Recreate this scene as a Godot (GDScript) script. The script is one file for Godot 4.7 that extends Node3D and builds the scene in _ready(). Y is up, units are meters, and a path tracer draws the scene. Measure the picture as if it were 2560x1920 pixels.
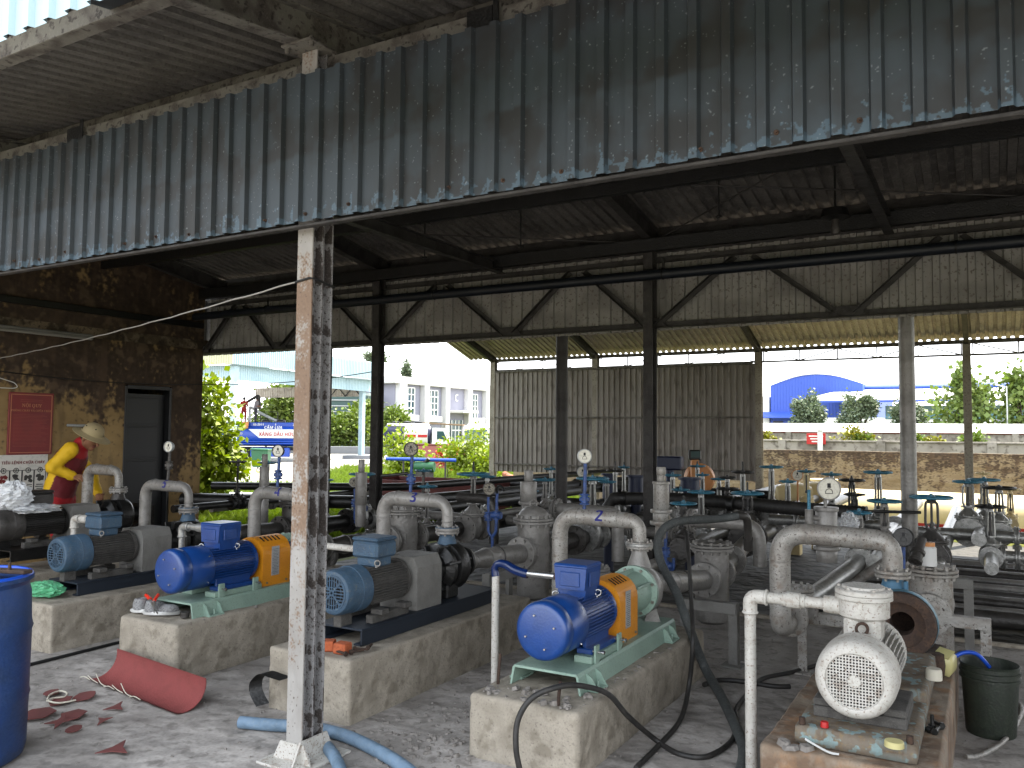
extends Node3D
# Pump station under an open steel shelter. x runs along the row of pumps, -z runs into depth, y is up, metres.
const F := 2060.0
var cam_basis: Basis
var eye := Vector3(0, 1.6, 0)
var M := {}
var taken := {}
var rng := RandomNumberGenerator.new()
var noise := FastNoiseLite.new()

func _ready() -> void:
	rng.seed = 7
	noise.seed = 3
	noise.frequency = 1.0
	cam_basis = Basis(Vector3.UP, deg_to_rad(30.0)) * Basis(Vector3.RIGHT, deg_to_rad(3.25)) * Basis(Vector3.BACK, deg_to_rad(0.5))
	var cam := Camera3D.new()
	cam.name = "camera"
	cam.transform = Transform3D(cam_basis, eye)
	cam.fov = 49.96
	cam.near = 0.05
	cam.far = 900.0
	add_child(cam)
	cam.current = true
	var we := WorldEnvironment.new()
	we.name = "world_environment"
	var env := Environment.new()
	env.background_mode = Environment.BG_SKY
	var sm := ProceduralSkyMaterial.new()
	sm.sky_top_color = Color(0.86, 0.89, 0.93)
	sm.sky_horizon_color = Color(0.97, 0.97, 0.97)
	sm.sky_curve = 0.15
	sm.ground_horizon_color = Color(0.75, 0.74, 0.72)
	sm.ground_bottom_color = Color(0.45, 0.43, 0.4)
	var sky := Sky.new()
	sky.sky_material = sm
	env.sky = sky
	env.background_energy_multiplier = 1.0
	env.tonemap_mode = Environment.TONE_MAPPER_LINEAR
	env.tonemap_exposure = 5.0
	env.sdfgi_enabled = true
	env.ssao_enabled = true
	env.ssil_enabled = true
	we.environment = env
	add_child(we)
	var sun := DirectionalLight3D.new()
	sun.name = "sun"
	sun.light_color = Color(1.0, 0.96, 0.88)
	sun.light_energy = 1.25
	sun.light_angular_distance = 0.5
	sun.shadow_enabled = true
	# the sun stands high beyond the far side of the shelter
	sun.look_at_from_position(Vector3.ZERO, -Vector3(0.28, 1.45, -0.72))
	add_child(sun)
	make_materials()
	build_ground()
	build_shelter()
	build_rear_shelter()
	build_store()
	build_far()
	build_yard()
	build_plinths()
	build_pumps()
	build_pipes()
	build_valves()
	build_back_equipment()
	build_person()
	build_small()

# ---------- pixels to places ----------
func at(px: float, py: float, d: float) -> Vector3:
	return eye + cam_basis * Vector3((px - 1280.0) / F, -(py - 960.0) / F, -1.0) * d

func on_ground(px: float, d: float, y: float) -> Vector3:
	var p := at(px, 1080.0, d)
	return Vector3(p.x, y, p.z)

# ---------- geometry ----------
class Geo:
	var v := PackedVector3Array()
	var n := PackedVector3Array()
	var t := PackedInt32Array()
	var c := PackedColorArray()

	func add(p: Vector3, q: Vector3) -> int:
		v.append(p)
		n.append(q)
		return v.size() - 1

	func tri(a: int, b: int, d: int) -> void:
		var g := (v[b] - v[a]).cross(v[d] - v[a])
		if g.dot(n[a] + n[b] + n[d]) > 0.0:
			t.append(a); t.append(d); t.append(b)
		else:
			t.append(a); t.append(b); t.append(d)

	func face(pts: Array, q: Vector3) -> Geo:
		var k: Array[int] = []
		for p in pts:
			k.append(add(p, q))
		for i in range(1, k.size() - 1):
			tri(k[0], k[i], k[i + 1])
		return self

	func quad(a: Vector3, b: Vector3, d: Vector3, e: Vector3, out: Vector3) -> Geo:
		var q := (b - a).cross(e - a)
		if q.length_squared() < 1e-16:
			q = (d - b).cross(e - b)
		q = q.normalized()
		if q.dot(out) < 0.0:
			q = -q
		return face([a, b, d, e], q)

	func box(p: Vector3, s: Vector3, b := Basis(), ch := 0.0) -> Geo:
		var h := s * 0.5
		if ch <= 0.0:
			for ax in 3:
				for sg in [-1.0, 1.0]:
					var q := Vector3.ZERO
					q[ax] = sg
					var u := Vector3.ZERO
					var w := Vector3.ZERO
					u[(ax + 1) % 3] = h[(ax + 1) % 3]
					w[(ax + 2) % 3] = h[(ax + 2) % 3]
					var o := q * h[ax]
					face([p + b * (o - u - w), p + b * (o + u - w), p + b * (o + u + w), p + b * (o - u + w)], b * q)
			return self
		var m := minf(ch, minf(h.x, minf(h.y, h.z)) * 0.9)
		for ax in 3:
			for sg in [-1.0, 1.0]:
				var q := Vector3.ZERO
				q[ax] = sg
				var a1 := (ax + 1) % 3
				var a2 := (ax + 2) % 3
				var u := Vector3.ZERO
				var w := Vector3.ZERO
				u[a1] = h[a1] - m
				w[a2] = h[a2] - m
				var o := q * h[ax]
				face([p + b * (o - u - w), p + b * (o + u - w), p + b * (o + u + w), p + b * (o - u + w)], b * q)
		for ax in 3:
			var a1 := (ax + 1) % 3
			var a2 := (ax + 2) % 3
			for s1 in [-1.0, 1.0]:
				for s2 in [-1.0, 1.0]:
					var l := Vector3.ZERO
					l[ax] = h[ax] - m
					var e1 := Vector3.ZERO
					e1[a1] = s1 * h[a1]
					e1[a2] = s2 * (h[a2] - m)
					var e2 := Vector3.ZERO
					e2[a1] = s1 * (h[a1] - m)
					e2[a2] = s2 * h[a2]
					var q := Vector3.ZERO
					q[a1] = s1
					q[a2] = s2
					face([p + b * (e1 - l), p + b * (e1 + l), p + b * (e2 + l), p + b * (e2 - l)], (b * q).normalized())
		for sx in [-1.0, 1.0]:
			for sy in [-1.0, 1.0]:
				for sz in [-1.0, 1.0]:
					var g := Vector3(sx, sy, sz)
					face([p + b * (g * (h - Vector3(0, m, m))), p + b * (g * (h - Vector3(m, 0, m))), p + b * (g * (h - Vector3(m, m, 0)))], (b * g).normalized())
		return self

	func lathe(pr: Array, x: Transform3D, seg := 20) -> Geo:
		var ns: Array[Vector2] = []
		for i in pr.size() - 1:
			var e: Vector2 = pr[i + 1] - pr[i]
			ns.append(Vector2(e.y, -e.x).normalized())
		for i in pr.size() - 1:
			var a: Vector2 = pr[i]
			var b: Vector2 = pr[i + 1]
			if a.distance_squared_to(b) < 1e-12:
				continue
			var na := ns[i]
			var nb := ns[i]
			if i > 0 and ns[i - 1].dot(na) > 0.76:
				na = (na + ns[i - 1]).normalized()
			if i < ns.size() - 1 and ns[i + 1].dot(nb) > 0.76:
				nb = (nb + ns[i + 1]).normalized()
			var k0 := v.size()
			for j in seg + 1:
				var w := TAU * j / seg
				var cs := cos(w)
				var sn := sin(w)
				add(x * Vector3(a.x * cs, a.y, a.x * sn), (x.basis * Vector3(na.x * cs, na.y, na.x * sn)).normalized())
				add(x * Vector3(b.x * cs, b.y, b.x * sn), (x.basis * Vector3(nb.x * cs, nb.y, nb.x * sn)).normalized())
			for j in seg:
				var q := k0 + j * 2
				if a.x > 1e-6:
					tri(q, q + 1, q + 2)
				if b.x > 1e-6:
					tri(q + 1, q + 3, q + 2)
		return self

	static func turn(dir: Vector3) -> Basis:
		var y := dir.normalized()
		var h := Vector3.RIGHT if absf(y.x) < 0.9 else Vector3.FORWARD
		var z := h.cross(y).normalized()
		return Basis(y.cross(z).normalized(), y, z)

	func cyl(a: Vector3, b: Vector3, r0: float, r1 := -1.0, seg := 16, caps := true) -> Geo:
		if r1 < 0.0:
			r1 = r0
		var l := a.distance_to(b)
		var pr := [Vector2(r0, 0), Vector2(r1, l)]
		if caps:
			pr = [Vector2(0, 0), Vector2(r0, 0), Vector2(r1, l), Vector2(0, l)]
		return lathe(pr, Transform3D(turn(b - a), a), seg)

	func disc(p: Vector3, ax: Vector3, r: float, th: float, seg := 24, ch := 0.003) -> Geo:
		return lathe([Vector2(0, -th / 2), Vector2(r - ch, -th / 2), Vector2(r, -th / 2 + ch), Vector2(r, th / 2 - ch), Vector2(r - ch, th / 2), Vector2(0, th / 2)], Transform3D(turn(ax), p), seg)

	func bolts(p: Vector3, ax: Vector3, R: float, k: int, r: float, l: float) -> Geo:
		var b := turn(ax)
		for i in k:
			var w := TAU * (i + 0.5) / k
			var q := p + b * Vector3(cos(w) * R, 0, sin(w) * R)
			cyl(q - b.y * l / 2, q + b.y * l / 2, r, r, 6)
		return self

	func tube(pts: Array, r, seg := 10, caps := true) -> Geo:
		var m := pts.size()
		var up := Vector3.UP
		var d0: Vector3 = (pts[1] - pts[0]).normalized()
		if absf(d0.dot(up)) > 0.95:
			up = Vector3.RIGHT
		var s := d0.cross(up).normalized()
		var k0 := v.size()
		for i in m:
			var d: Vector3
			if i == 0:
				d = pts[1] - pts[0]
			elif i == m - 1:
				d = pts[m - 1] - pts[m - 2]
			else:
				d = (pts[i + 1] - pts[i]).normalized() + (pts[i] - pts[i - 1]).normalized()
			d = d.normalized()
			s = (s - d * s.dot(d)).normalized()
			var w := d.cross(s)
			var rr: float = r[i] if r is Array else r
			for j in seg + 1:
				var a := TAU * j / seg
				var q := s * cos(a) + w * sin(a)
				add(pts[i] + q * rr, q)
		for i in m - 1:
			for j in seg:
				var a := k0 + i * (seg + 1) + j
				tri(a, a + 1, a + seg + 1)
				tri(a + 1, a + seg + 2, a + seg + 1)
		if caps:
			for e in [0, m - 1]:
				var q: Vector3 = (pts[0] - pts[1]).normalized() if e == 0 else (pts[m - 1] - pts[m - 2]).normalized()
				var ring := []
				for j in seg:
					ring.append(v[k0 + e * (seg + 1) + j])
				face(ring, q)
		return self

	func torus(p: Vector3, ax: Vector3, R: float, r: float, seg := 28, s2 := 8) -> Geo:
		var b := turn(ax)
		var k0 := v.size()
		for i in seg + 1:
			var a := TAU * i / seg
			var o := b * Vector3(cos(a), 0, sin(a))
			for j in s2 + 1:
				var w := TAU * j / s2
				var q := o * cos(w) + b.y * sin(w)
				add(p + o * R + q * r, q)
		for i in seg:
			for j in s2:
				var a := k0 + i * (s2 + 1) + j
				tri(a, a + 1, a + s2 + 1)
				tri(a + 1, a + s2 + 2, a + s2 + 1)
		return self

	# a polygon in the x-y plane of the transform, pushed out along its z from -d/2 to d/2
	func prism(poly: Array, d: float, x: Transform3D) -> Geo:
		var pv := PackedVector2Array(poly)
		var ix := Geometry2D.triangulate_polygon(pv)
		for sg in [-0.5, 0.5]:
			var k0 := v.size()
			for p in pv:
				add(x * Vector3(p.x, p.y, d * sg), (x.basis.z * sg).normalized())
			for i in range(0, ix.size(), 3):
				tri(k0 + ix[i], k0 + ix[i + 1], k0 + ix[i + 2])
		var area := 0.0
		for i in pv.size():
			area += pv[i].cross(pv[(i + 1) % pv.size()])
		for i in pv.size():
			var a := pv[i]
			var b := pv[(i + 1) % pv.size()]
			var e := b - a
			var q := Vector3(e.y, -e.x, 0) * signf(area)
			face([x * Vector3(a.x, a.y, -d / 2), x * Vector3(b.x, b.y, -d / 2), x * Vector3(b.x, b.y, d / 2), x * Vector3(a.x, a.y, d / 2)], (x.basis * q).normalized())
		return self

	# a ribbed sheet from o along u and w (full lengths), ribs stand out along q
	func ribbed(o: Vector3, u: Vector3, w: Vector3, q: Vector3, pitch: float, deep: float, flat := 0.58, seed_at := 0.0, wave := 0.0) -> Geo:
		var ul := u.length()
		var ud := u / ul
		var k := int(round(ul / pitch))
		var p := ul / k
		var sl := p * 0.07
		var prof: Array[Vector2] = []
		for i in k:
			var a := i * p
			prof.append(Vector2(a, 0))
			prof.append(Vector2(a + p * flat, 0))
			prof.append(Vector2(a + p * flat + sl, deep))
			prof.append(Vector2(a + p - sl, deep))
		prof.append(Vector2(ul, 0))
		for i in prof.size() - 1:
			var a := prof[i]
			var b := prof[i + 1]
			if b.x - a.x < 1e-5:
				continue
			var w0 := q * (sin(seed_at + a.x * 3.1) * wave)
			var w1 := q * (sin(seed_at + b.x * 3.1) * wave)
			var a0 := o + ud * a.x + q * a.y
			var b0 := o + ud * b.x + q * b.y
			quad(a0, b0, b0 + w + w1, a0 + w + w0, q)
		return self

	func join(g: Geo, x := Transform3D()) -> Geo:
		var k := v.size()
		for i in g.v.size():
			v.append(x * g.v[i])
			n.append((x.basis * g.n[i]).normalized())
		for i in g.t:
			t.append(i + k)
		return self

	func mesh(shift := Vector3.ZERO) -> ArrayMesh:
		var a := []
		a.resize(Mesh.ARRAY_MAX)
		var vv := v
		if shift != Vector3.ZERO:
			vv = v.duplicate()
			for i in vv.size():
				vv[i] -= shift
		a[Mesh.ARRAY_VERTEX] = vv
		a[Mesh.ARRAY_NORMAL] = n
		a[Mesh.ARRAY_INDEX] = t
		if c.size() == v.size():
			a[Mesh.ARRAY_COLOR] = c
		var m := ArrayMesh.new()
		m.add_surface_from_arrays(Mesh.PRIMITIVE_TRIANGLES, a)
		return m

func bend(pts: Array, r: float, k := 6) -> Array:
	var o := [pts[0]]
	for i in range(1, pts.size() - 1):
		var a: Vector3 = pts[i - 1]
		var b: Vector3 = pts[i]
		var c: Vector3 = pts[i + 1]
		var l := minf(r, minf(a.distance_to(b), b.distance_to(c)) * 0.49)
		var p := b + (a - b).normalized() * l
		var q := b + (c - b).normalized() * l
		for j in k + 1:
			var s := float(j) / k
			o.append(p.lerp(b, s).lerp(b.lerp(q, s), s))
	o.append(pts[-1])
	return o

func curve(pts: Array, k := 8) -> Array:
	var o := []
	for i in pts.size() - 1:
		var a: Vector3 = pts[maxi(i - 1, 0)]
		var b: Vector3 = pts[i]
		var c: Vector3 = pts[i + 1]
		var d: Vector3 = pts[mini(i + 2, pts.size() - 1)]
		for j in k:
			o.append(b.cubic_interpolate(c, a, d, float(j) / k))
	o.append(pts[-1])
	return o

# ---------- things and parts ----------
func numbered(called: String) -> String:
	var k: int = taken.get(called, 0)
	taken[called] = k + 1
	return called if k == 0 else "%s_%03d" % [called, k]

func thing(called: String, label: String, category: String, where := Vector3.ZERO, group := "", turn := 0.0) -> Node3D:
	var o := Node3D.new()
	o.name = numbered(called)
	add_child(o)
	o.position = where
	o.rotation.y = turn
	o.set_meta("label", label)
	o.set_meta("category", category)
	if group != "":
		o.set_meta("group", group)
	return o

# a part whose shape is given in the thing's own axes
func part(parent: Node, called: String, g: Geo, m: Material, kind := "") -> MeshInstance3D:
	var o := MeshInstance3D.new()
	o.name = called
	o.mesh = g.mesh()
	o.material_override = m
	parent.add_child(o, true)
	if kind != "":
		o.set_meta("kind", kind)
	return o

# a part whose shape is given in the place's axes
func placed(parent: Node3D, called: String, g: Geo, m: Material, kind := "") -> MeshInstance3D:
	var o := MeshInstance3D.new()
	o.name = called
	o.mesh = g.mesh(base_of(parent))
	o.material_override = m
	parent.add_child(o, true)
	if kind != "":
		o.set_meta("kind", kind)
	return o

func base_of(o: Node) -> Vector3:
	var p := Vector3.ZERO
	while o != self and o is Node3D:
		p += o.position
		o = o.get_parent()
	return p

func struct(called: String, g: Geo, m: Material) -> MeshInstance3D:
	var o := MeshInstance3D.new()
	o.name = numbered(called)
	o.mesh = g.mesh()
	o.material_override = m
	add_child(o)
	o.set_meta("kind", "structure")
	return o

func lettering(parent: Node, text: String, size: float, x: Transform3D, m: Material, called := "lettering", serif := false, center := true) -> MeshInstance3D:
	var tm := TextMesh.new()
	var f := SystemFont.new()
	f.font_names = PackedStringArray(["Droid Serif" if serif else "Droid Sans"])
	f.font_weight = 700
	tm.font = f
	# letters the font lacks are set as their base letter with the marks added as small strokes
	var plain := text
	var marks := Geo.new()
	var u := size / 40.0
	for e in ["ỘÔ.", "ỆÊ.", "ỮŨ+", "ƯU+", "ỬU+'", "ẦÂ'", "ẤÂ'"]:
		plain = plain.replace(e[0], e[1])
	var full := f.get_string_size(plain, HORIZONTAL_ALIGNMENT_LEFT, -1, 40).x
	for i in text.length():
		if text[i] == plain[i]:
			continue
		var x0 := f.get_string_size(plain.substr(0, i), HORIZONTAL_ALIGNMENT_LEFT, -1, 40).x
		var cw := f.get_string_size(plain[i], HORIZONTAL_ALIGNMENT_LEFT, -1, 40).x
		var cx := (x0 + cw / 2 - (full / 2 if center else 0.0)) * u
		if text[i] in "ỘỆ":
			marks.box(Vector3(cx, -size * 0.48, 0), Vector3(size, size, 0.02) * 0.1)
		elif text[i] in "ỮƯỬ":
			marks.box(Vector3(cx + cw * u * 0.45, size * 0.32, 0), Vector3(size * 0.12, size * 0.12, 0.002))
		if text[i] in "ỬẦẤ":
			marks.box(Vector3(cx + size * 0.1, size * 0.62, 0), Vector3(size * 0.06, size * 0.16, 0.002), Basis(Vector3.BACK, 0.6 if text[i] == "Ầ" else -0.6))
	tm.text = plain
	tm.font_size = 40
	tm.pixel_size = u
	tm.depth = 0.002
	tm.horizontal_alignment = HORIZONTAL_ALIGNMENT_CENTER if center else HORIZONTAL_ALIGNMENT_LEFT
	var o := MeshInstance3D.new()
	o.name = called
	o.mesh = tm
	o.material_override = m
	parent.add_child(o, true)
	o.transform = x
	if marks.v.size() > 0:
		part(parent, called + "_accents", marks, m, "stuff").transform = x
	return o

# ---------- materials ----------
func tex(base: Color, layers: Array, sd: int, size := 384) -> ImageTexture:
	var n := size * size
	var im0 := Image.create(size, size, false, Image.FORMAT_RGBF)
	im0.fill(base)
	var c := im0.get_data().to_float32_array()
	for li in layers.size():
		var l: Array = layers[li]   # [frequency, low, high, colour, strength, squeeze]
		var fn := FastNoiseLite.new()
		fn.seed = sd * 17 + li * 5 + 1
		fn.noise_type = FastNoiseLite.TYPE_SIMPLEX_SMOOTH
		fn.fractal_type = FastNoiseLite.FRACTAL_FBM
		fn.fractal_octaves = 4
		fn.frequency = l[0]
		var sq: int = l[5] if l.size() > 5 else 1
		var im := fn.get_seamless_image(size, size / sq)
		if sq > 1:
			im.resize(size, size, Image.INTERPOLATE_BILINEAR)
		im.convert(Image.FORMAT_L8)
		var d := im.get_data()
		var lut := PackedFloat32Array()
		lut.resize(256)
		for i in 256:
			lut[i] = clampf((i / 255.0 - l[1]) / (l[2] - l[1]), 0.0, 1.0) * l[4]
		var cl: Color = l[3]
		var cr := cl.r
		var cg := cl.g
		var cb := cl.b
		for i in n:
			var k := lut[d[i]]
			if k > 0.0:
				var j := i * 3
				c[j] += (cr - c[j]) * k
				c[j + 1] += (cg - c[j + 1]) * k
				c[j + 2] += (cb - c[j + 2]) * k
	var o := Image.create_from_data(size, size, false, Image.FORMAT_RGBF, c.to_byte_array())
	o.convert(Image.FORMAT_RGB8)
	return ImageTexture.create_from_image(o)

func relief(sd: int, freq: float, strength: float, size := 256) -> ImageTexture:
	var fn := FastNoiseLite.new()
	fn.seed = sd
	fn.fractal_octaves = 5
	fn.frequency = freq
	var im := fn.get_seamless_image(size, size)
	im.convert(Image.FORMAT_RGBA8)
	im.bump_map_to_normal_map(strength)
	return ImageTexture.create_from_image(im)

func mat(col, rough := 0.7, metal := 0.0, scale := 1.0, bump: Texture2D = null, bump_by := 0.5) -> StandardMaterial3D:
	var m := StandardMaterial3D.new()
	if col is Color:
		m.albedo_color = col
	else:
		m.albedo_texture = col
	m.roughness = rough
	m.metallic = metal
	m.uv1_triplanar = true
	m.uv1_world_triplanar = true
	m.uv1_scale = Vector3.ONE * scale
	m.cull_mode = BaseMaterial3D.CULL_DISABLED
	if bump != null:
		m.normal_enabled = true
		m.normal_texture = bump
		m.normal_scale = bump_by
	return m

func make_materials() -> void:
	var rough_b := relief(5, 0.03, 6.0)
	var fine_b := relief(9, 0.12, 3.0)
	M.floor = mat(tex(Color(0.615, 0.593, 0.573), [[0.004, 0.38, 0.68, Color(0.51, 0.49, 0.47), 0.85], [0.012, 0.5, 0.85, Color(0.66, 0.64, 0.62), 0.6], [0.03, 0.62, 0.8, Color(0.36, 0.34, 0.32), 0.5], [0.15, 0.45, 0.85, Color(0.46, 0.445, 0.425), 0.4], [0.25, 0.75, 0.82, Color(0.66, 0.65, 0.63), 0.5]], 1, 768), 0.92, 0.0, 0.35, rough_b, 0.5)
	M.oily = mat(tex(Color(0.10, 0.092, 0.085), [[0.012, 0.45, 0.7, Color(0.05, 0.045, 0.04), 0.9], [0.06, 0.6, 0.85, Color(0.2, 0.18, 0.165), 0.5]], 2), 0.75, 0.0, 0.4, rough_b, 0.7)
	M.plinth = mat(tex(Color(0.585, 0.555, 0.505), [[0.006, 0.4, 0.75, Color(0.50, 0.47, 0.42), 0.8], [0.016, 0.58, 0.8, Color(0.38, 0.35, 0.30), 0.5], [0.02, 0.6, 0.85, Color(0.63, 0.60, 0.545), 0.6], [0.2, 0.45, 0.85, Color(0.46, 0.43, 0.385), 0.4], [0.12, 0.72, 0.8, Color(0.35, 0.32, 0.29), 0.5]], 3, 512), 0.92, 0.0, 0.7, rough_b, 0.35)
	M.plinth_stained = mat(tex(Color(0.53, 0.48, 0.42), [[0.006, 0.4, 0.7, Color(0.38, 0.30, 0.235), 0.85], [0.012, 0.55, 0.8, Color(0.58, 0.42, 0.29), 0.6], [0.03, 0.55, 0.85, Color(0.56, 0.53, 0.49), 0.5], [0.2, 0.5, 0.85, Color(0.34, 0.3, 0.26), 0.35]], 4, 512), 0.9, 0.0, 0.8, rough_b, 0.4)
	M.rubble = mat(tex(Color(0.5, 0.48, 0.46), [[0.05, 0.4, 0.7, Color(0.42, 0.40, 0.38), 0.8]], 5, 128), 0.95, 0.0, 3.0, rough_b, 0.8)
	M.silver = mat(tex(Color(0.53, 0.52, 0.505), [[0.006, 0.4, 0.75, Color(0.41, 0.40, 0.385), 0.8], [0.12, 0.77, 0.85, Color(0.24, 0.2, 0.18), 0.6], [0.03, 0.66, 0.85, Color(0.33, 0.31, 0.29), 0.5], [0.2, 0.45, 0.85, Color(0.40, 0.39, 0.38), 0.4]], 6, 512), 0.44, 0.2, 1.0, fine_b, 0.3)
	M.silver_spotted = mat(tex(Color(0.58, 0.57, 0.55), [[0.008, 0.4, 0.75, Color(0.49, 0.47, 0.445), 0.8], [0.07, 0.73, 0.77, Color(0.2, 0.16, 0.14), 0.85], [0.2, 0.77, 0.82, Color(0.18, 0.14, 0.12), 0.8], [0.02, 0.66, 0.85, Color(0.40, 0.34, 0.29), 0.6]], 7, 512), 0.5, 0.25, 1.1, fine_b, 0.3)
	M.silver_bright = mat(tex(Color(0.62, 0.62, 0.61), [[0.03, 0.45, 0.75, Color(0.5, 0.5, 0.49), 0.7], [0.16, 0.68, 0.78, Color(0.3, 0.28, 0.27), 0.5]], 8, 256), 0.36, 0.6, 2.0, fine_b, 0.3)
	M.grimy = mat(tex(Color(0.26, 0.25, 0.24), [[0.01, 0.4, 0.75, Color(0.18, 0.17, 0.16), 0.8], [0.08, 0.6, 0.85, Color(0.34, 0.33, 0.315), 0.5]], 9, 512), 0.5, 0.25, 1.0, fine_b, 0.3)
	M.black = mat(tex(Color(0.085, 0.083, 0.082), [[0.03, 0.5, 0.85, Color(0.15, 0.145, 0.14), 0.6]], 10, 256), 0.42, 0.1, 1.5, fine_b, 0.3)
	M.rubber = mat(tex(Color(0.12, 0.115, 0.11), [[0.04, 0.5, 0.8, Color(0.26, 0.245, 0.23), 0.5]], 11, 128), 0.6, 0.0, 3.0)
	M.hose_grey = mat(tex(Color(0.25, 0.265, 0.265), [[0.03, 0.45, 0.75, Color(0.19, 0.2, 0.2), 0.8], [0.1, 0.6, 0.8, Color(0.42, 0.41, 0.39), 0.6]], 12, 256), 0.75, 0.0, 2.0, fine_b, 0.3)
	M.hose_blue = mat(tex(Color(0.40, 0.49, 0.57), [[0.02, 0.45, 0.75, Color(0.33, 0.41, 0.48), 0.8], [0.1, 0.62, 0.8, Color(0.5, 0.53, 0.55), 0.5]], 13, 256), 0.7, 0.0, 1.5, fine_b, 0.3)
	var new_blue := mat(tex(Color(0.055, 0.225, 0.475), [[0.01, 0.4, 0.75, Color(0.055, 0.205, 0.43), 0.7], [0.06, 0.62, 0.85, Color(0.11, 0.25, 0.45), 0.45], [0.25, 0.78, 0.84, Color(0.2, 0.27, 0.4), 0.5]], 14, 384), 0.38, 0.0, 2.0, fine_b, 0.12)
	new_blue.clearcoat_enabled = true
	new_blue.clearcoat = 0.35
	new_blue.clearcoat_roughness = 0.25
	M.new_blue = new_blue
	M.old_blue = mat(tex(Color(0.215, 0.31, 0.395), [[0.012, 0.45, 0.75, Color(0.2, 0.275, 0.345), 0.8], [0.05, 0.66, 0.8, Color(0.36, 0.38, 0.38), 0.6], [0.2, 0.72, 0.8, Color(0.18, 0.17, 0.17), 0.6]], 15, 384), 0.62, 0.0, 1.4, fine_b, 0.25)
	M.dusty = mat(tex(Color(0.29, 0.282, 0.27), [[0.02, 0.4, 0.75, Color(0.22, 0.213, 0.205), 0.8], [0.2, 0.55, 0.85, Color(0.42, 0.41, 0.39), 0.5]], 16), 0.9, 0.0, 1.5, fine_b, 0.3)
	M.dust_grey = mat(tex(Color(0.46, 0.455, 0.44), [[0.01, 0.4, 0.75, Color(0.41, 0.405, 0.39), 0.8], [0.2, 0.5, 0.85, Color(0.38, 0.37, 0.36), 0.4]], 17), 0.85, 0.0, 1.2, fine_b, 0.3)
	M.yellow = mat(tex(Color(0.80, 0.52, 0.09), [[0.01, 0.45, 0.75, Color(0.76, 0.48, 0.085), 0.7], [0.2, 0.74, 0.82, Color(0.45, 0.3, 0.1), 0.4]], 18, 256), 0.5, 0.0, 1.5, fine_b, 0.12)
	M.mint = mat(tex(Color(0.51, 0.60, 0.55), [[0.012, 0.45, 0.75, Color(0.47, 0.56, 0.51), 0.7], [0.16, 0.72, 0.8, Color(0.38, 0.39, 0.36), 0.5]], 19, 256), 0.45, 0.0, 1.5, fine_b, 0.15)
	M.old_white = mat(tex(Color(0.70, 0.69, 0.665), [[0.01, 0.45, 0.75, Color(0.64, 0.63, 0.60), 0.8], [0.07, 0.72, 0.77, Color(0.38, 0.31, 0.26), 0.8], [0.015, 0.68, 0.8, Color(0.52, 0.48, 0.44), 0.6], [0.2, 0.79, 0.84, Color(0.4, 0.33, 0.28), 0.6]], 20, 512), 0.6, 0.0, 1.6, fine_b, 0.25)
	M.rust = mat(tex(Color(0.22, 0.165, 0.135), [[0.03, 0.4, 0.7, Color(0.30, 0.22, 0.165), 0.8], [0.12, 0.5, 0.8, Color(0.14, 0.1, 0.085), 0.7]], 21, 256), 0.85, 0.1, 2.0, rough_b, 0.4)
	M.flaking = mat(tex(Color(0.41, 0.375, 0.33), [[0.012, 0.45, 0.7, Color(0.34, 0.28, 0.22), 0.8], [0.016, 0.6, 0.66, Color(0.46, 0.58, 0.60), 0.8], [0.05, 0.6, 0.8, Color(0.5, 0.4, 0.24), 0.5], [0.2, 0.5, 0.85, Color(0.45, 0.42, 0.38), 0.4]], 22, 512), 0.85, 0.0, 1.3, fine_b, 0.3)
	M.column = mat(tex(Color(0.50, 0.495, 0.495), [[0.008, 0.6, 0.64, Color(0.17, 0.145, 0.13), 0.8], [0.05, 0.68, 0.73, Color(0.18, 0.15, 0.135), 0.75], [0.16, 0.68, 0.76, Color(0.2, 0.17, 0.16), 0.7], [0.15, 0.6, 0.8, Color(0.5, 0.49, 0.48), 0.5]], 23, 768), 0.7, 0.1, 0.8, rough_b, 0.3)
	M.column_rusty = column_paint()
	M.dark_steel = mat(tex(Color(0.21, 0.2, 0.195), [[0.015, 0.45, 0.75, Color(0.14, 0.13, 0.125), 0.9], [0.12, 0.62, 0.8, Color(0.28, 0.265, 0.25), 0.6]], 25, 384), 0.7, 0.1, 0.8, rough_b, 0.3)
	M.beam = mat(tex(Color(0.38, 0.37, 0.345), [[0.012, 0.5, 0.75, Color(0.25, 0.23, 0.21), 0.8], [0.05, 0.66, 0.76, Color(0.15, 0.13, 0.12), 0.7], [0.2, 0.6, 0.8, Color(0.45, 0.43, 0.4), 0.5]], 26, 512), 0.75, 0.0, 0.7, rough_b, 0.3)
	M.fascia = fascia_paint()
	M.lit_steel = mat(tex(Color(0.56, 0.54, 0.49), [[0.01, 0.45, 0.75, Color(0.48, 0.45, 0.40), 0.8], [0.1, 0.66, 0.8, Color(0.36, 0.32, 0.28), 0.6]], 58, 256), 0.75, 0.0, 0.8, rough_b, 0.3)  # beam steel made paler, the outside light on it put into the colour
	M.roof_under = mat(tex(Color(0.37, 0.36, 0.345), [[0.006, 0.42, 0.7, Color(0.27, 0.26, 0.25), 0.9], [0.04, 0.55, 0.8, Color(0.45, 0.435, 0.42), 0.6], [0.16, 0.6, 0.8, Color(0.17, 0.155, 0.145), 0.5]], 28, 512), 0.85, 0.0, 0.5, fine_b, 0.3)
	M.rear_roof = mat(tex(Color(0.68, 0.645, 0.605), [[0.008, 0.42, 0.7, Color(0.56, 0.525, 0.485), 0.9], [0.03, 0.55, 0.8, Color(0.75, 0.70, 0.63), 0.6], [0.12, 0.64, 0.8, Color(0.32, 0.27, 0.23), 0.6]], 29, 512), 0.85, 0.0, 0.4, fine_b, 0.3)
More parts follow.
